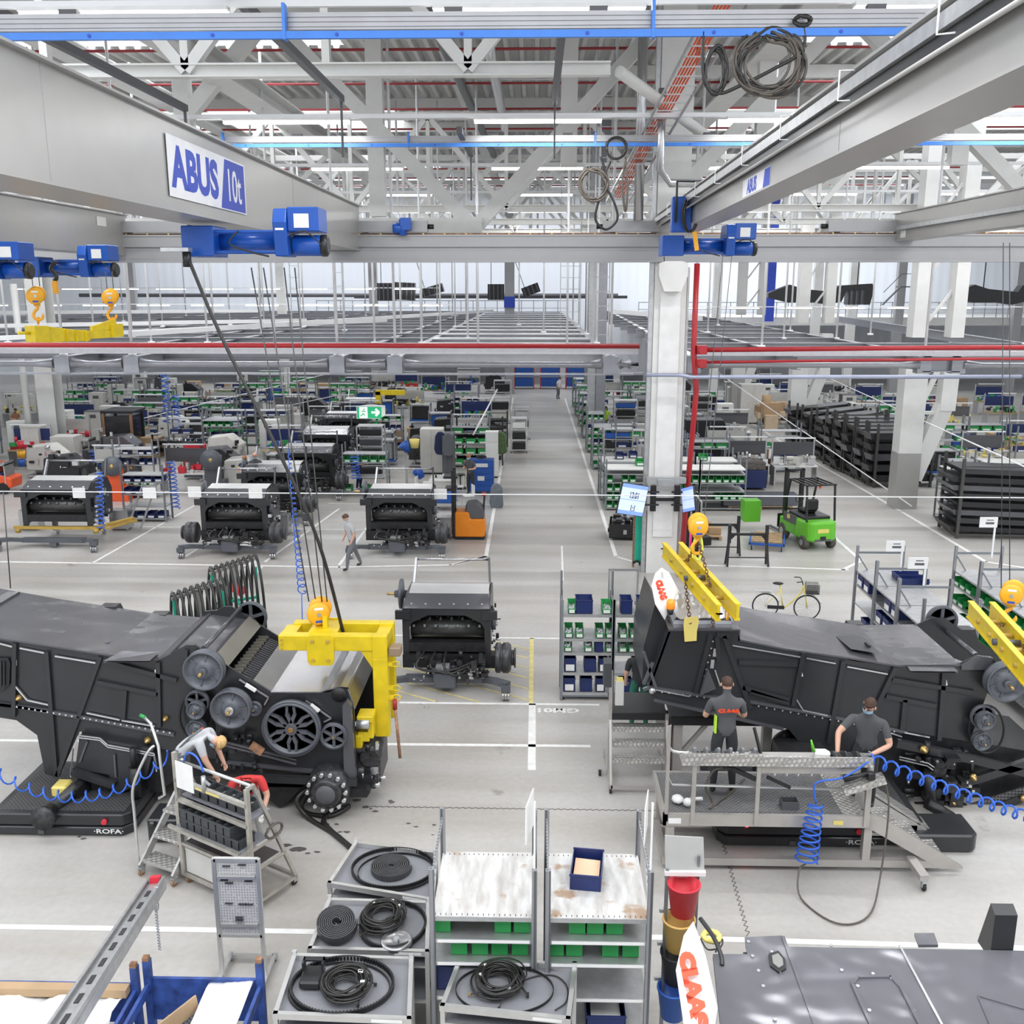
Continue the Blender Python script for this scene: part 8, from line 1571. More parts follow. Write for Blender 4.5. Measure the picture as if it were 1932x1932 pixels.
# ---------------- small things round the tall column ----------------
def box(name, label, cat, px, py, w_, d, h, mt, rz=0, z=0, bev=.01, group=None):
 p = G(px, py); return one(name, label, cat, M().box(-w_ / 2, w_ / 2, 0, d, z, z + h), mt, (p[0], p[1], 0), rz, group, bevel=bev)
cr = T('steel_container', 'black open container full of dark metal parts left of the tilted screen', 'container', (3.2, 34.0, 0), -.1); part('shell', M().box(-.55, .55, 0, .02, .1, .6).box(-.55, .55, 1.2, 1.22, .1, .6).box(-.55, -.53, 0, 1.2, .1, .6).box(.53, .55, 0, 1.2, .1, .6).box(-.55, .55, 0, 1.2, .08, .12), BLKM, cr); clutter('metal_parts', cr, -.45, .45, .1, 1.1, .3, .7, 16, .3, (BLKM, GALV), random.Random(2))
gs = T('perforated_stand', 'teal perforated stand beside the foot of the tall column', 'stand', (3.3, 30.4, 0)); part('panel', M().box(-.1, .22, 0, .04, .2, 1.9), mat('teal_holes', (.02, .50, .34), .45, kind='holes'), gs); part('side_rail', M().box(-.16, -.1, 0, .1, .05, 1.9).box(.22, .27, 0, .1, .05, 1.9), RUST, gs); clutter('parts', gs, -.15, .3, -.1, .1, .05, .4, 8, .12, (BLKM,), random.Random(7))
for k in range(5): one('metal_sheet', 'grey sheet standing on edge behind the red standpipe, %s from it' % ORD[k], 'sheet', M().box(-.03, .03, 0, 1.2, .05, 2.3 - .05 * k), [GALV, DGREY][k % 2], (4.72 + k * .16, 30.9, 0), 0, 'sheets on edge behind the standpipe')
def pallet(label, px, py, w_=1.2, d=.8, rz=0, mt=WOOD):
 p = G(px, py); r = T('pallet', label, 'pallet', (p[0], p[1], 0), rz); m = M()
 for k in range(5): m.box(-w_ / 2, w_ / 2, k * d / 5 + .01, k * d / 5 + d / 5 - .03, .12, .145)
 part('deck_boards', m, mt, r); m = M()
 for x in (-w_ / 2 + .05, 0, w_ / 2 - .05): m.box(x - .05, x + .05, 0, d, 0, .12)
 part('runners', m, mt, r); return r, p
r, p = pallet('wooden pallet with brown cartons behind the hook block', 1330, 1020); box('carton', 'open brown carton on the pallet behind the hook block', 'carton', 1325, 1012, .7, .5, .35, CARD, .2, .15); box('carton', 'smaller carton with papers on the pallet behind the hook block', 'carton', 1348, 1016, .45, .4, .25, CARD, -.2, .15)
box('tool_case', 'black case on the floor behind the first lifting beam', 'case', 1325, 1030, .7, .6, .3, BLK, .3); box('cleaning_box', 'bright green box on the blue pallet trolley', 'box', 1418, 1002, .62, .5, .8, LIME, .1, .35)
tl = T('pallet_trolley', 'blue pallet trolley with a wooden pallet beside the forklift', 'trolley', (7.95, 32.7, 0), -.25); part('frame', M().box(-.6, .6, 0, .06, .18, .26).box(-.6, .6, 1.5, 1.56, .18, .26).box(-.6, -.54, 0, 1.5, .18, .26).box(.54, .6, 0, 1.5, .18, .26), BOXB, tl); m = M()
for k in range(6): m.box(-.5, .5, .1 + k * .25, .24 + k * .25, .27, .32)
part('boards', m, WOOD, tl)
for x in (-.5, .5): caster(tl, x, .05, 0, .08)
r, p = pallet('wooden pallet under the grey steel angle stack by the forklift mast', 1435, 962, 2.6, 1.0)
sa = T('steel_stack', 'long grey steel profiles stacked on the pallet by the forklift mast', 'profiles', (p[0], p[1], 0))
for k in range(4): part('profile', M().box(-1.5, 1.5, .05 + k * .2, .12 + k * .2, .16, .62), mat('steel_blueish', (.13, .14, .16), .35, .4), sa)
box('blue_container', 'blue steel container piled with curved panels at the lane edge', 'container', 1405, 925, 1.9, 1.6, .8, BIND, 0, .1); one('curved_panels', 'stack of curved brown and grey panels on the blue container', 'panels', M().xy([(-.9, 0), (.9, .1), (.8, 1.2), (-.8, 1.3)], .92, 1.25), mat('panel_brownish', (.14, .12, .11), .35, .3, .5, 10), (G(1405, 925)[0], G(1405, 925)[1], 0))
for k, (px, py) in enumerate(((1410, 880), (1430, 905))):
 p = G(px, py); r = T('rust_stillage', 'rusty brown post stillage at the lane edge, %s one' % ['farther', 'nearer'][k], 'stillage', p);
 for x in (-.6, .6):
  for y in (0, .9): part('post', M().box(x - .04, x + .04, y - .04, y + .04, 0, 1.3), RUST, r)
 part('side_panel', M().box(-.6, .6, 0, .04, .3, 1.0), mat('rust_panel', (.12, .07, .05), .6, 0, .4, 12), r); part('floor', M().box(-.6, .6, 0, .9, .25, .3), BLKM, r)
# ---------------- generic rack rows farther back ----------------
NB = [0]
FB = M()
def far_bin(x, y, z, c, w_, h, d):
 FB.use({'g': BING, 'n': BIND, 'k': BLKM, 'b': BOXB}[c]).box(x - w_ / 2, x + w_ / 2, y, y + d, z, z + h)
 FB.use(PAPER).box(x - w_ * .35, x + w_ * .35, y - .01, y, z + .02, z + h * .4)
BZ = {}
def simple_bin(label, x, y, z, c, w_, h, d=.4, rz=0, group=None):
 k = (c, round(w_, 2), round(h, 2))
 if k not in BZ:
  mt = {'g': BING, 'n': BIND, 'k': BLKM, 'b': BOXB}[c]; m = M().box(-w_ / 2, w_ / 2, 0, d, 0, h * .55).box(-w_ / 2, -w_ / 2 + .02, 0, d, h * .55, h).box(w_ / 2 - .02, w_ / 2, 0, d, h * .55, h).box(-w_ / 2, w_ / 2, d - .02, d, h * .55, h); m.use(mt)
  m.use(PAPER).box(-w_ * .35, w_ * .35, -.01, 0, .02, h * .4); BZ[k] = m.mesh('bin', None)
 NB[0] += 1; return one('storage_bin', label, 'bin', BZ[k], None, (x, y, z), rz, group)
def frack(label, x, y, w_, d, h, n, cols, tops=None, rz=0, short='rack', bw=.3, fillp=.85, seed=1, top=True, mt=RACKS):
 g = random.Random(seed); r = T('storage_rack', label, 'rack', (x, y, 0), rz); lv = [h * (i + .3) / n for i in range(n)]
 for z in lv + ([h * .97] if top else []): part('shelf', M().box(-w_ / 2, w_ / 2, 0, d, z - .04, z), tops if (tops and z > h * .9) else GALV, r)
 for sx in (-1, 1):
  for y_ in (0, d): part('upright', M().box(sx * w_ / 2 - .03, sx * w_ / 2 + .03, y_ - .03, y_ + .03, 0, h + .35), mt, r)
 c_, s_ = math.cos(rz), math.sin(rz); nb = int(w_ / bw)
 for li, z in enumerate(lv):
  c = cols[li % len(cols)]
  if c == '-': continue
  for k in range(nb):
   if g.random() > fillp: continue
   lx = -w_ / 2 + (k + .5) * w_ / nb; hh = min(.24, h / n * .7)
   if NB[0] >= 165: far_bin(x + lx * c_, y + lx * s_ + .05, z, c, w_ / nb * .8, hh, min(.4, d * .8)); continue
   simple_bin('%s bin, %s on the %s shelf of the %s' % ({'g': 'green', 'n': 'navy', 'k': 'black', 'b': 'blue'}[c], ORD[k], ORD[li], short), x + lx * c_ - .05 * -s_, y + lx * s_ + .05, z, c, w_ / nb * .8, hh, min(.4, d * .8), rz, 'bins of the %s' % short)
 return r
for i, (x0, y0) in enumerate(((2.85, 38.9), (4.75, 38.9), (6.6, 38.9))):
 frack('white-topped bin rack behind the screens, %s from the aisle' % ORD[i], x0 + .95, y0, 1.85, 1.2, 1.75, 5, 'gggg-' if i < 2 else '-g-g-', WHITE, short='%s white-topped rack' % ORD[i], bw=.3, seed=i)
for i in range(3): frack('white-topped rack of the rear row, %s from the aisle' % ORD[i], 3.7 + i * 1.95, 40.8, 1.85, 1.2, 1.75, 4, '----', WHITE, short='rear rack', seed=i)
for k, (x, y, c) in enumerate(((3.6, 41.2, 'n'), (4.2, 41.5, 'n'), (4.3, 39.6, 'g'), (5.3, 41.3, 'n'), (7.1, 40.9, 'g'))): simple_bin('lone %s bin lying on the white rack tops, %s from the aisle' % ('navy' if c == 'n' else 'green', ORD[k]), x, y, 1.72, c, .35, .25)
# right-hand grey shelving, three bays deep along the hall
for q, (x0, c, nm) in enumerate(((7.8, 'n', 'navy'), (10.15, 'g', 'green'))):
 for b in range(3 if q == 0 else 4):
  y1 = 23.1 - b * 1.4; r = T('storage_rack', 'grey shelving with %s bins behind the harvester, %s bay from the lane' % (nm, ORD[b]), 'rack', (x0, y1 - 1.4, 0))
  for li, z in enumerate((.35, .85, 1.35, 1.8, 2.15)):
   part('shelf', M().box(0, 1.1, 0, 1.36, z - .04, z), GALV, r)
   if li < 4 and q == 0 and (b + li) % 3 != 2 or q == 1 and li in (1, 2, 3):
    for k in range(3 if q == 0 else 4):
     if (k + b * 2 + li) % 4 == 3: continue
     rz = -PI / 2; w_ = .38 if q == 0 else .3
     bin_('%s bin, %s along shelf %s of the %s shelving bay behind the harvester' % (nm, ORD[k], ORD[li], ORD[b]), x0 + .25, y1 - 1.4 + .22 + k * (.45 if q == 0 else .34), z + .003, w_, .42, .26 if q == 0 else .19, BIND if q == 0 else BING, q == 1, rz, group='%s bins in the shelving behind the harvester' % nm, tagm=PAPER)
  for x in (0, 1.1):
   for y in (0, 1.36): part('upright', M().box(x - .03, x + .03, y - .03, y + .03, 0, 2.75), SLOT, r)
  part('top_brace', M().box(0, 1.1, 1.34, 1.37, 2.55, 2.6), RACKS, r); part('diagonal', M().bar((0.02, 1.3, 2.5), (.25, 1.3, 2.15), .03), RACKS, r)
for k in range(2): bin_('navy open bin lying on the top of the grey shelving, %s one' % ['farther', 'nearer'][k], 8.75, 22.3 - k * .35, 2.155, .32, .62, .14, BIND, True, PI / 2)
for k, (px, py, Y, lab) in enumerate(((1690, 1030, 21.7, 'white sign on a post over the navy shelving, farther one'), (1733, 1062, 20.3, 'white sign on a post over the navy shelving, nearer one'), (1866, 985, 22.9, 'white sign on a post over the green shelving'))):
 p = at(px, py, Y=Y); r = T('location_sign', lab, 'sign', tuple(p)); part('plate', M().box(-.22, .2, -.01, .01, -.13, .12), PAPER, r); part('print', M().box(-.08, .12, -.014, -.01, -.05, 0).box(-.06, .1, -.014, -.01, .04, .06), DGREY, r); part('post', M().box(.14, .18, 0, .03, 2.5 - p.z, .12), RODW, r)
# black part stillages
def dark_still(label, x, y, w_, d, h, n, rz, slant=.0, seed=1, hor=True):
 g = random.Random(seed); r = T('part_stillage', label, 'stillage', (x, y, 0), rz); F_ = mat('stillage_dark', (.06, .058, .055), .5)
 for sx in (0, w_):
  for y_ in (0, d): part('post', M().box(sx - .05, sx + .05, y_ - .05, y_ + .05, 0, h), F_, r)
 part('base', M().box(0, w_, -.03, .03, .1, .18).box(0, w_, d - .03, d + .03, .1, .18).box(-.03, .03, 0, d, .1, .18), F_, r); part('top_rail', M().box(0, w_, -.03, .03, h - .3, h - .24), F_, r)
 for k in range(n):
  z = .25 + (h - .5) * k / n; o = g.uniform(-.25, .1); hh = (h - .5) / n * .62
  part('dark_panel', M().hexa([(o, .1, z), (w_ + o * .3 + .2, .1, z - slant), (w_ + o * .3 + .2, d - .1, z - slant), (o, d - .1, z), (o - .1, .1, z + hh), (w_ + .2, .1, z + hh - slant), (w_ + .2, d - .1, z + hh - slant), (o - .1, d - .1, z + hh)]), [KD, K_, KTOP][k % 3], r)
 return r
dark_still('low stillage of long black curved panels, nearest the lane bend', 15.2, 34.6, 3.4, 1.8, 2.9, 8, -.05, .1, 3); dark_still('stillage of black panels cut off by the view edge', 18.9, 34.2, 2.5, 1.8, 2.8, 7, 0, .1, 4)
for b in range(5): dark_still('tall stillage of upright black sheets, %s from the forked column' % ORD[4 - b], 14.9 - .0 + b * .1, 49.0 - b * 1.3, 2.6, 1.0, 2.9, 5, .08, 0, b)
for b in range(4): dark_still('open stillage of slanting black bars, %s from the far column' % ORD[b], 14.5 + b * .25, 54.5 - b * 1.9, 2.9, 1.3, 2.6, 5, .1, -.35, b + 9)
# rolling frame beside the dark stillage
for k, (x, y) in enumerate(((15.7, 37.0), (18.5, 38.6), (21, 38.6))): frack('empty grey rolling shelf by the forked column, %s one' % ORD[k], x + .6, y, 2.4 if k else 1.0, 1.2, 2.1, 4 if k == 0 else 2, '----', mat('shelf_pale', (.5, .5, .48), .5), short='empty shelf')

# ---------------- work places beside the aisle ----------------
def locker(label, px, py, w_, d, h, mt=CAB, rz=0, n=2):
 p = G(px, py); r = T('cabinet', label, 'cabinet', p, rz); part('body', M().box(-w_ / 2, w_ / 2, 0, d, .08, h), mt, r, bevel=.01)
 for k in range(n): x0 = -w_ / 2 + w_ / n * k; part('door', M().box(x0 + .02, x0 + w_ / n - .02, -.015, 0, .12, h - .05), mt, r)
 part('plinth', M().box(-w_ / 2 + .03, w_ / 2 - .03, .03, d - .03, 0, .08), BLKM, r); return p
p = locker('grey switch cabinet with two jackets hanging on its side', 815, 895, 1.1, .9, 2.2); p = locker('dark-edged grey cabinet standing behind the hanging jackets', 845, 908, .5, 1.4, 2.15, DGREY)
for k, (px, py, c, nm) in enumerate(((830, 835, JACK, 'navy'), (845, 838, mat('jacket_grey', (.12, .13, .14), .85), 'dark grey'), (945, 835, mat('jacket_camo', (.08, .13, .05), .85, 0, .5, 14), 'camouflage'), (936, 935, mat('vest_grey', (.16, .18, .21), .8, 0, .2, 10), 'padded grey'))):
 Y = (44.9, 44.6, 46, 39.2)[k]; q = at(px, py, Y=Y); one('jacket', '%s work jacket hanging up %s' % (nm, ['on the grey cabinet', 'beside the navy one', 'on the white cabinet at the aisle', 'over the chair at the orange truck']
[k]), 'jacket', M().xz([(-.1, .5), (.1, .5), (.25, .35), (.3, -.45), (.1, -.6), (-.2, -.55), (-.28, -.3), (-.22, .3)], 0, .14), c, tuple(q), bevel=.05)
ds = T('desk', 'white break table with cups behind the blue box cart', 'table', (-4.1, 41.2, 0)); part('top', M().box(-.45, .5, 0, 1.3, .72, .76), WHITE, ds)
for x in (-.4, .45):
 for y in (.05, 1.25): part('leg', M().box(x - .02, x + .02, y - .02, y + .02, 0, .72), ALU, ds)
for k, (x, y) in enumerate(((-4.3, 41.8), (-4.0, 42.1), (-3.85, 41.6))): one('cup', 'small cup on the break table, %s from the jackets' % ORD[k], 'cup', M().cyl((x, y, .76), (x, y, .88), .04, 8), [BLK, PLAST, PLAST][k], group='cups on the break table')
def chair(label, x, y, rz):
 r = T('chair', label, 'chair', (x, y, 0), rz); part('seat', M().box(-.22, .22, -.22, .22, .43, .46), PLAST, r, bevel=.01); part('backrest', M().box(-.2, .2, .2, .23, .5, .88), PLAST, r)
 for sx in (-.18, .18):
  for sy in (-.18, .18): part('leg', M().bar((sx, sy, .43), (sx * 1.2, sy * 1.2, 0), .02), ALU, r)
chair('white chair at the break table, on the assembly side', -4.9, 41.4, 1.4); chair('white chair in front of the break table', -4.5, 40.6, PI); chair('white chair at the aisle side of the break table', -3.3, 41.5, -1.5); chair('white chair beside the mast of the orange truck', -2.75, 39.6, -1.2)
st_ = T('stool', 'round black work stool behind the orange truck mast', 'stool', (-3.35, 43.2, 0)); part('seat', M().cyl((0, 0, .6), (0, 0, .66), .22, 16), BLK, st_); part('stem', M().cyl((0, 0, .06), (0, 0, .6), .03, 8), BLKM, st_); part('base', M().cyl((0, 0, 0), (0, 0, .05), .28, 12), BLKM, st_)
tc_ = T('tool_cabinet', 'blue tool cabinet with drawers and cable drums on top, beside the aisle', 'cabinet', (-2.35, 42.0, 0)); part('body', M().box(-.55, .55, 0, .7, .1, 1.5), BOXB, tc_, bevel=.02)
for k in range(5): part('drawer', M().box(-.5, .5, -.02, 0, .15 + k * .26, .37 + k * .26), BOXB, tc_);
part('stickers', M().box(-.3, .3, -.03, -.02, 1.2, 1.36).box(-.15, .15, -.03, -.02, .6, .8), PAPER, tc_); part('drum', M().tube([(.0 + .2 * math.cos(t), .3 + .2 * math.sin(t), 1.6) for t in [i * .5 for i in range(26)]], .04, 6), BLK, tc_)
locker('white cabinet at the aisle edge with a camouflage jacket on it', 928, 902, .6, .8, 1.7, WHITE, 0, 1); one('cabinet_box', 'white box standing on the cabinet at the aisle edge', 'box', M().box(-.3, .3, 0, .6, 1.71, 2.2), WHITE, G(928, 902))
bx = T('box_cart', 'rolling cart with a blue box beside the stacker-side threshing unit', 'cart', (-3.65, 38.7, 0)); part('blue_box', M().box(-.5, .45, 0, .7, .3, .75), BOXB, bx, bevel=.01); part('rail', M().box(-.55, .5, -.05, 0, .22, .3).box(-.55, .5, .7, .75, .22, .3), ALU, bx)
for x in (-.45, .4): caster(bx, x, 0, 0, .1)
def cage(label, px, py, w_, d, h, n, mts, rz=0, seed=1, fr=ALU):
 g = random.Random(seed); p = G(px, py); r = T('rolling_rack', label, 'rolling rack', p, rz)
 for sx in (-w_ / 2, w_ / 2):
  for y in (0, d): part('post', M().box(sx - .03, sx + .03, y - .03, y + .03, .1, h), fr, r)
 for k in range(n): z = .15 + k * (h - .2) / (n - 1); part('shelf', M().box(-w_ / 2, w_ / 2, 0, d, z, z + .05), fr, r); k < n - 1 and part('load', M().box(-w_ * .42, w_ * .42, .05, d * .9, z + .06, z + (h - .2) / (n - 1) * .7), mts[k % len(mts)], r, bevel=.02)
 caster(r, -w_ / 2, 0, 0, .06); caster(r, w_ / 2, 0, 0, .06); return r
cage('open rolling rack of black moulded parts at the aisle edge, nearest one', 979, 855, .85, .9, 1.9, 4, (BLKM, BLKM, PLAST)); cage('open rolling rack behind the nearest one at the aisle edge', 985, 830, .9, .9, 1.9, 4, (PLAST, BLKM)); cage('tall aluminium rack with black trays behind the exit sign', 700, 903, 1.2, .8, 2.5, 6, (BLKM, KTOP), 0, 2)
cage('rolling rack with speaker-like panels behind the crankshaft stand', 948, 765, 1.3, .9, 1.9, 3, (PLAST, BLKM), 0, 4); cage('rolling rack with panels and round openings near the column with the blue collar', 940, 800, 1.6, .9, 1.7, 3, (CAB, BLKM), 0, 5)
# shafts with lugs on stands
def shaft_stand(label, px, py, w_, rows, seed=1, mt=BLKM):
 g = random.Random(seed); p = G(px, py); r = T('shaft_stand', label, 'parts stand', p)
 for k in range(rows):
  z = .4 + k * .38; part('shaft', M().cyl((-w_ / 2, .3, z), (w_ / 2, .3, z), .12, 10), mt, r); m = M()
  for i in range(int(w_ / .16)): x = -w_ / 2 + i * .16 + .08; t = g.uniform(0, 3); m.bar((x, .3, z), (x, .3 - .22 * math.cos(t), z + .22 * math.sin(t)), .06, .05)
  part('lugs', m, SIL if k % 2 else mt, r)
 for x in (-w_ / 2 - .05, w_ / 2 + .05): part('post', M().box(x - .04, x + .04, .26, .34, 0, .4 + rows * .42), BLKM, r)
 return r
shaft_stand('stand of black lugged shafts behind the white aisle cabinet', 905, 880, 2.2, 5, 1); shaft_stand('stand of lugged shafts beyond the first one near the aisle', 915, 845, 2.4, 4, 2); shaft_stand('long row of shiny lugged shafts behind the red box', 345, 865, 3.2, 2, 3); shaft_stand('row of silver and black shafts in front of the green bin wall', 400, 800, 3.6, 4, 4)
# cabinets and desks by the downpipe column
locker('pale switch cabinet at the foot of the downpipe column', 122, 884, 1.2, 1.0, 1.6, CAB); locker('tall pale cabinet with open white door behind the switch cabinet', 118, 850, 1.0, .8, 2.2, WHITE); locker('grey cabinet holding three coloured buckets', 62, 880, .9, .8, 2.0, CAB)
for k, (py, c, nm) in enumerate(((846, REDB, 'red'), (864, HOOKY, 'orange'), (880, BOXB, 'blue'))): q = at(41, py, Y=46.5); one('waste_bucket', 'small %s bucket on the cabinet by the view edge' % nm, 'bucket', M().lathe([(.001, 0), (.15, 0), (.2, .35), (.001, .3)], n=14), c, tuple(q))
rc_ = T('tow_tractor', 'orange-red tow tractor cut off at the edge of the hall', 'tractor', (-23.6, 41.5, 0)); part('body', M().xz([(-.9, .25), (.7, .25), (.75, .7), (.2, .85), (.1, 1.3), (-.9, 1.4)], 0, 1.0), ORS, rc_, bevel=.05); part('wheel', M().cyl((.35, -.05, .25), (.35, .1, .25), .25, 14), BLK, rc_)
r_ = T('red_hose_box', 'red box with a round white emblem between the first two rows', 'box', G(370, 905)); part('box', M().box(-.5, .5, 0, .4, .9, 1.65), LAV if False else REDB, r_); part('emblem', M().cyl((.05, -.01, 1.1), (.05, 0, 1.1), .11, 16), PAPER, r_); part('cabinet', M().box(-.55, .55, 0, .5, .1, .9), KG, r_)
for k, (px, py, Y, s) in enumerate(((212, 880, 40, .42), (248, 882, 41, .42), (398, 868, 41, .45))):
 q = at(px, py, Y=Y); r = T('pulley_wheel', 'grey disc pulley waiting %s' % ['on the orange holder', 'beside the one on the orange holder', 'behind the red box'][k], 'pulley', tuple(q)); part('disc', M().lathe([(.001, .05), (.1, .05), (.12, 0), (s, 0), (s, .1), (.001, .1)], n=22), KG, r).rotation_euler = (1.35, 0, .2); part('hub', M()._ell((0, -.08, 0), (.1, .08, .1), 8, 6), BRASS, r); part('holder', M().box(-.35, .35, .1, .25, -.9, -.1).box(-.5, .5, .1, .6, -q.z, -.9), ORS if k < 2 else KG, r)
cb_ = T('truck_cab', 'black cab frame with orange-brown seams standing behind the disc pulleys', 'cab', G(228, 868)); part('glass', M().box(-.7, .7, 0, 1.5, .9, 2.3), mat('cab_glass', (.03, .03, .035), .1), cb_)
for x in (-.72, .72):
 for y in (0, 1.5): part('pillar', M().box(x - .06, x + .06, y - .06, y + .06, .2, 2.5), RUST if y == 0 else BLKM, cb_)
part('roof', M().box(-.85, .85, -.1, 1.7, 2.45, 2.6), BLKM, cb_, bevel=.04); part('sill', M().box(-.8, .8, 0, 1.5, .2, .9), BLKM, cb_)
# green bin racks near the assembly rows
for k, (px, py, w_, h, n, col, lab) in enumerate(((258, 940, 1.7, 2.2, 5, '-g-nn', 'grey angled rack of green and navy bins behind the hanging card'), (275, 985, 1.6, 1.9, 4, 'n-nn', 'grey rack of navy bins beside the small ladder'), (420, 870, 1.9, 2.2, 4, 'ngng', 'grey rack of green bins beyond the masked workers'), (690, 935, 1.9, 1.9, 3, 'g-g', 'grey tilted rack of green bins behind the stacker-side unit'), (880, 800, 1.6, 2.2, 5, 'gngn-', 'grey rack of green and navy bins near the sloping white pole'), (730, 850, 1.7, 2.0, 4, 'n-ng', 'grey rack behind the blue waste bins'))):
 p = G(px, py); frack(lab, p[0], p[1], w_, .7, h, n, col, short='rack %s' % ['behind the hanging card', 'beside the small ladder', 'beyond the masked workers', 'behind the stacker-side unit', 'near the sloping pole', 'behind the blue waste bins'][k], bw=.33, seed=k + 3, fillp=.8)
ladder('step_ladder', 'small grey step ladder between the navy bin rack and the floor line', G(252, 1000, .1), Vector(G(262, 1000, .1)) + Vector((.2, .9, 1.6)), .5, (1, 0, 0), GALV, .28)
for k, (px, py) in enumerate(((770, 850), (795, 900))): q = at(px, py, Y=44); b = one('waste_bucket', 'bright blue bucket tilted on a post, %s one' % ['farther', 'nearer'][k], 'bucket', M().lathe([(.001, 0), (.18, 0), (.24, .4), (.22, .4), (.16, .03)], n=16), BOXB if k == 0 else BLUE, tuple(q)); b.rotation_euler = (.3, -.5, 0)
q = at(782, 845, Y=44); one('waste_bucket', 'mustard bucket between the two bright blue ones', 'bucket', M().lathe([(.001, 0), (.18, 0), (.24, .4), (.22, .4), (.16, .03)], n=16), YELP, tuple(q)); one('bucket_post', 'grey post holding the blue and mustard buckets', 'post', M().box(-5.95, -5.85, 44.2, 44.3, 0, 2.7), GALV)
one('guide_pole', 'long white pole slanting over the lugged shafts', 'pole', M().cyl(at(938, 735, Y=46), at(893, 820, Y=43), .04, 6), RODW)
# racks along the aisle edge on the far side
for k in range(6):
 y = 48 + k * 5.2; frack('grey rack of green bins along the aisle, %s from the camera' % ORD[k], 3.3, y, .9, 1.4, 2.2, 4, 'ggng', rz=PI / 2 * 0, short='%s aisle rack' % ORD[k], bw=.3, seed=k, fillp=.9)
for k, (px, py, col) in enumerate(((1165, 890, BOXB), (1180, 820, BOXB), (1215, 800, GALV), (1275, 835, GALV), (1320, 805, BLKM))): cage('grey multi-tier cart between the aisle and the lane, %s one' % ORD[k], px, py, 1.4, .9, 2.1, 5, (col, GALV, BLKM), 0, k)
for k, (px, py, s) in enumerate(((1320, 790, 1.0), (1330, 850, .9), (1350, 900, .9))):
 p = G(px, py); r = T('chopper_unit', 'black machine unit with a spoked flywheel by the lane, %s one' % ['farthest', 'middle', 'nearest'][k] if False else 'black machine unit with a spoked flywheel by the lane, %s one' % ['far', 'middle', 'near'][k], 'machine part', (p[0], p[1], 0)); part('housing', M().box(-1.1, 1.0, 0, 1.4, .4, 1.7), BLKM, r, bevel=.04); part('stand', M().box(-1.0, .9, .1, 1.2, .0, .4), GALV, r); part('flywheel', M().lathe([(.35, 0), (.42, 0), (.42, .08), (.35, .08)], (1.1, .7, 1.1), 'x', 20), BLKM, r); part('ribs', M().box(-.5, -.42, -.04, 0, .5, 1.6).box(.2, .28, -.04, 0, .5, 1.6), KG, r)
# distant clutter: benches, cartons, cabinets, trolleys in rows
KINDS_ = {}
def bench(label, x, y, seed):
 g = random.Random(seed); r = T('workbench', label, 'workbench', (x, y, 0)); part('top', M().box(-1, 1, 0, .8, .85, .9), [ALU, WHITE, WOOD][seed % 3], r)
 for sx in (-.95, .95): part('leg', M().box(sx - .03, sx + .03, .0, .8, 0, .85), GALV, r); part('back_post', M().box(sx - .03, sx + .03, .75, .8, .9, 2.1), GALV, r)
 part('back_panel', M().box(-.95, .95, .76, .79, 1.3, 1.9), [CAB, DGREY, BIND][seed % 3], r); part('lamp_bar', M().box(-.9, .9, .4, .5, 2.1, 2.15), RODW, r)
 clutter('tools', r, -.9, .9, .1, .7, .9, 1.25, 9, .28, ([SIL, BLKM, BOXB, REDB, YELP][seed % 5], [BLKM, CAB, BING][seed % 3]), g)
def cartons(label, x, y, seed):
 g = random.Random(seed); r = T('pallet_box', label, 'pallet box', (x, y, 0)); part('pallet', M().box(-.6, .6, 0, .8, 0, .14), [WOOD, BOXB][seed % 2], r); part('carton', M().box(-.58, .58, .02, .78, .15, .9 + g.random() * .3), CARD, r, bevel=.01); part('label_sheet', M().box(-.15, .15, .0, .02, .5, .75), PAPER, r)
def cabinet(label, x, y, seed):
 r = T('cabinet', label, 'cabinet', (x, y, 0)); part('body', M().box(-.5, .5, 0, .7, .1, 1.9), [CAB, WHITE, DGREY][seed % 3], r, bevel=.01); part('door', M().box(-.46, .46, -.02, 0, .2, 1.85), [CAB, WHITE, CAB][seed % 3], r); part('vent', M().box(-.2, .2, -.03, -.02, 1.5, 1.7), DGREY, r)
def engine(label, x, y, seed):
 g = random.Random(seed); r = T('machine_assembly', label, 'machine part', (x, y, 0)); part('housing', M().xz([(-.8, .4), (.8, .4), (.9, 1.1), (.3, 1.6), (-.7, 1.5)], 0, 1.1), [BLKM, KG, BLKM, KD, KTOP, CAB, MUD][seed % 7], r, bevel=.04); part('stand', M().box(-.8, .8, .1, 1.0, .05, .15).box(-.6, -.5, .3, .9, .1, .5).box(.5, .6, .3, .9, .1, .5), GALV, r); part('drum', M().cyl((-.9, .4, .8), (.9, .4, .8), .22, 12), [KG, SHEET][seed % 2], r); clutter('fittings', r, -.8, .8, -.1, .2, .4, 1.7, 8, .22, (SIL, BLKM), g)
def trolley(label, x, y, seed):
 r = T('parts_trolley', label, 'trolley', (x, y, 0)); c = [BOXB, BLKM, GALV, BIND][seed % 4]; part('deck', M().box(-.7, .7, 0, .8, .2, .3), BOXB, r); part('end_frame', M().box(-.7, -.65, 0, .8, .3, 1.4).box(.65, .7, 0, .8, .3, 1.4), GALV, r); part('load', M().box(-.55, .55, .1, .7, .32, .95 + (seed % 3) * .2), c, r, bevel=.03); part('upper_tray', M().box(-.7, .7, 0, .8, 1.25, 1.3), GALV, r)
g = random.Random(42)
FN = [(bench, 'workbench'), (cartons, 'brown pallet box'), (cabinet, 'upright cabinet'), (engine, 'machine assembly'), (trolley, 'parts trolley')]
AD = {0: ['cluttered', 'busy'], 1: ['plain', 'squat'], 2: ['plain', 'metal'], 3: ['hulking', 'ribbed'], 4: ['blue-decked', 'two-tier']}
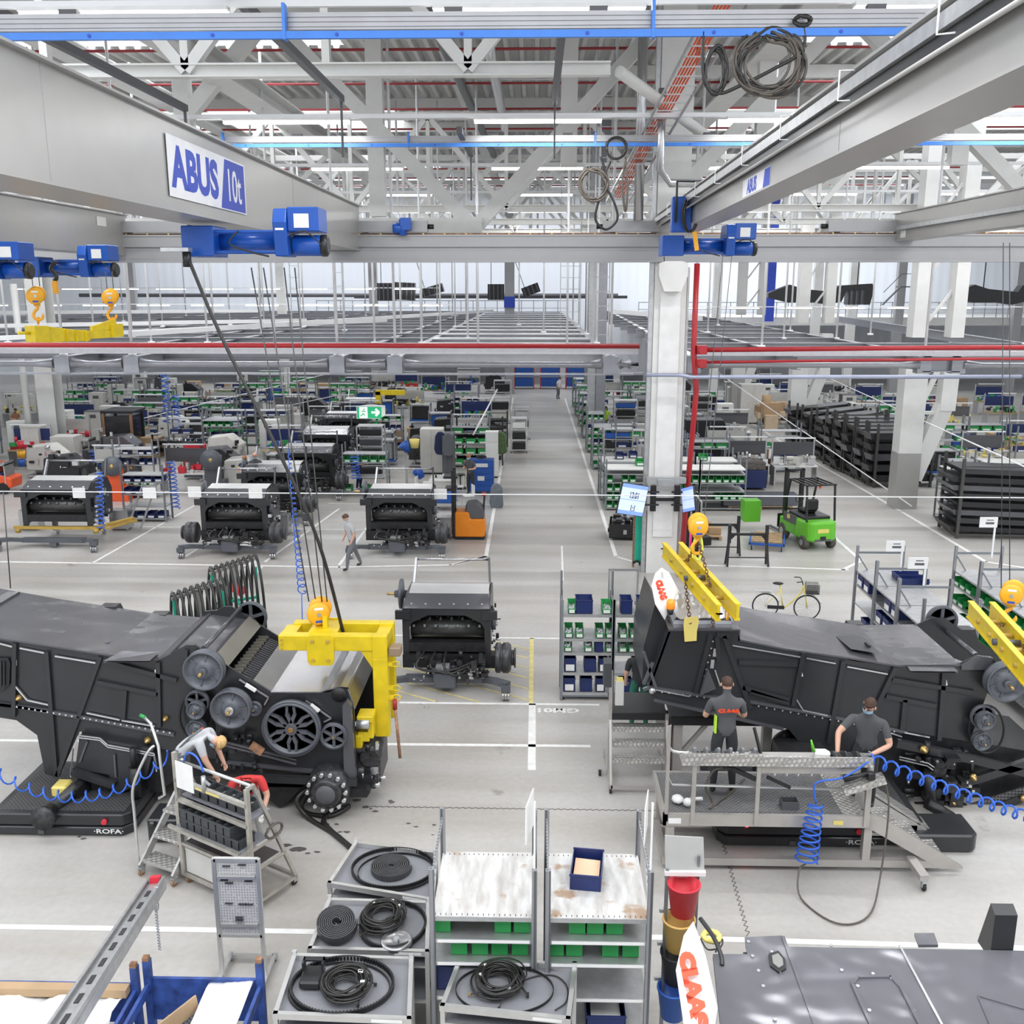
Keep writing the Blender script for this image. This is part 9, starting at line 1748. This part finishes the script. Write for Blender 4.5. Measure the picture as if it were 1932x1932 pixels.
LNE = ['sixth', 'fifth', 'fourth', 'third', 'second', 'first']
def field(x0, x1, ys, dx, area_, seed, kinds=(0, 1, 2, 3, 4), skip=.1):
 g = random.Random(seed); zone = area_
 for ri, y in enumerate(ys):
  x = x0 + g.uniform(0, 1.0); k = 0
  while x < x1:
   q = g.choice(kinds)
   if g.random() > skip and k < 20:
    s_ = g.randint(0, 99)
    if q == 5:
     frack('grey bin rack, %s in the %s row %s' % (ORD[k], ORD[ri], zone), x, y, 1.9, .7, 2.1, 4, g.choice(['gggg', 'nnng', 'gngn']), short='%s rack of %s row %s' % (ORD[k], ORD[ri], zone.replace('of the ', '')), bw=.48, seed=s_, fillp=.7)
    else:
     fn, nm = FN[q]; fn('%s %s, %s in %s row %s' % (g.choice(AD[q]), nm, ORD[k], ORD[ri], zone), x, y + g.uniform(-.6, .6), s_)
   x += dx * g.uniform(.9, 1.3); k += 1
field(-36, -13, (51.5, 55, 58.5, 62, 66, 71, 76, 82), 1.95, 'left of the long ropes', 3, (0, 1, 3, 4, 2, 5, 5))
field(-29, -11.3, (41.5, 44.5, 48), 2.4, 'behind the ochre-framed unit', 8, (0, 4, 3))
field(-8.4, -3.0, (48.5, 52, 56, 60, 65, 71, 77, 84), 1.85, 'between the exit sign and the aisle', 5, (0, 3, 4, 5, 1))
field(4.8, 12.6, (44, 47.5, 51, 55, 60, 66, 73, 80), 1.9, 'between the aisle and the lane', 6, (0, 3, 4, 5, 2))
field(18.7, 33, (43, 46.5, 50, 54, 58.5, 64, 70, 77), 2.0, 'beyond the forked columns', 7, (0, 4, 5, 0, 1))
field(16.8, 22, (60.5, 66, 72, 79, 86), 1.9, 'past the carton trolleys', 9, (2, 0, 4, 5))
field(-12.8, -8.6, (56, 59, 62, 67, 73, 80), 1.9, 'far behind the rows of units', 10, (3, 0, 4))
r = T('carton_trolley', 'mesh trolley heaped with torn brown cartons at the lane edge', 'trolley', G(1465, 812)); part('cage', M().box(-1, 1, 0, 1.2, .2, .35).box(-1, -.95, 0, 1.2, .3, 1.3).box(.95, 1, 0, 1.2, .3, 1.3), GALV, r); clutter('torn_cartons', r, -.8, .8, .1, 1.1, .4, 1.3, 9, 1.0, (CARD, mat('carton_light', (.6, .47, .33), .8)), random.Random(3))
locker('tall grey control cabinet at the lane edge beyond the carton trolley', 1418, 800, 1.6, 1.2, 2.6, CAB); locker('low grey cabinet at the lane edge, farther along', 1390, 772, 1.4, 1.0, 1.6, CAB)
for k in range(3):
 p = (-1.0 + k * 2.3, 88, 0); r = T('blue_rack', 'blue-filled rack with red uprights at the end of the aisle, %s one' % ORD[k], 'rack', p); part('load', M().box(-.8, .8, 0, 1, .2, 2.0), BOXB, r); part('uprights', M().box(-.9, -.82, -.05, 1, 0, 3).box(.82, .9, -.05, 1, 0, 3), REDB, r); part('shelf', M().box(-.9, .9, -.08, 1, 1.05, 1.12), GALV, r)
lt = T('lifter_stand', 'small yellow C-shaped lifter standing far back near the red machine', 'lifting frame', (-9.6, 60, 0)); part('post', M().box(-.2, .1, 0, .3, 0, 2.6), YEL, lt); part('arm', M().box(-.2, 1.6, 0, .3, 2.4, 2.7), YEL, lt); part('foot', M().box(-.2, .9, 0, .3, 0, .25), YEL, lt)

o = mk('far_storage_bins', FB.mesh('far_storage_bins', None)); tag(o, 'green and navy bins filling the distant racks', 'bins', None, 'stuff')
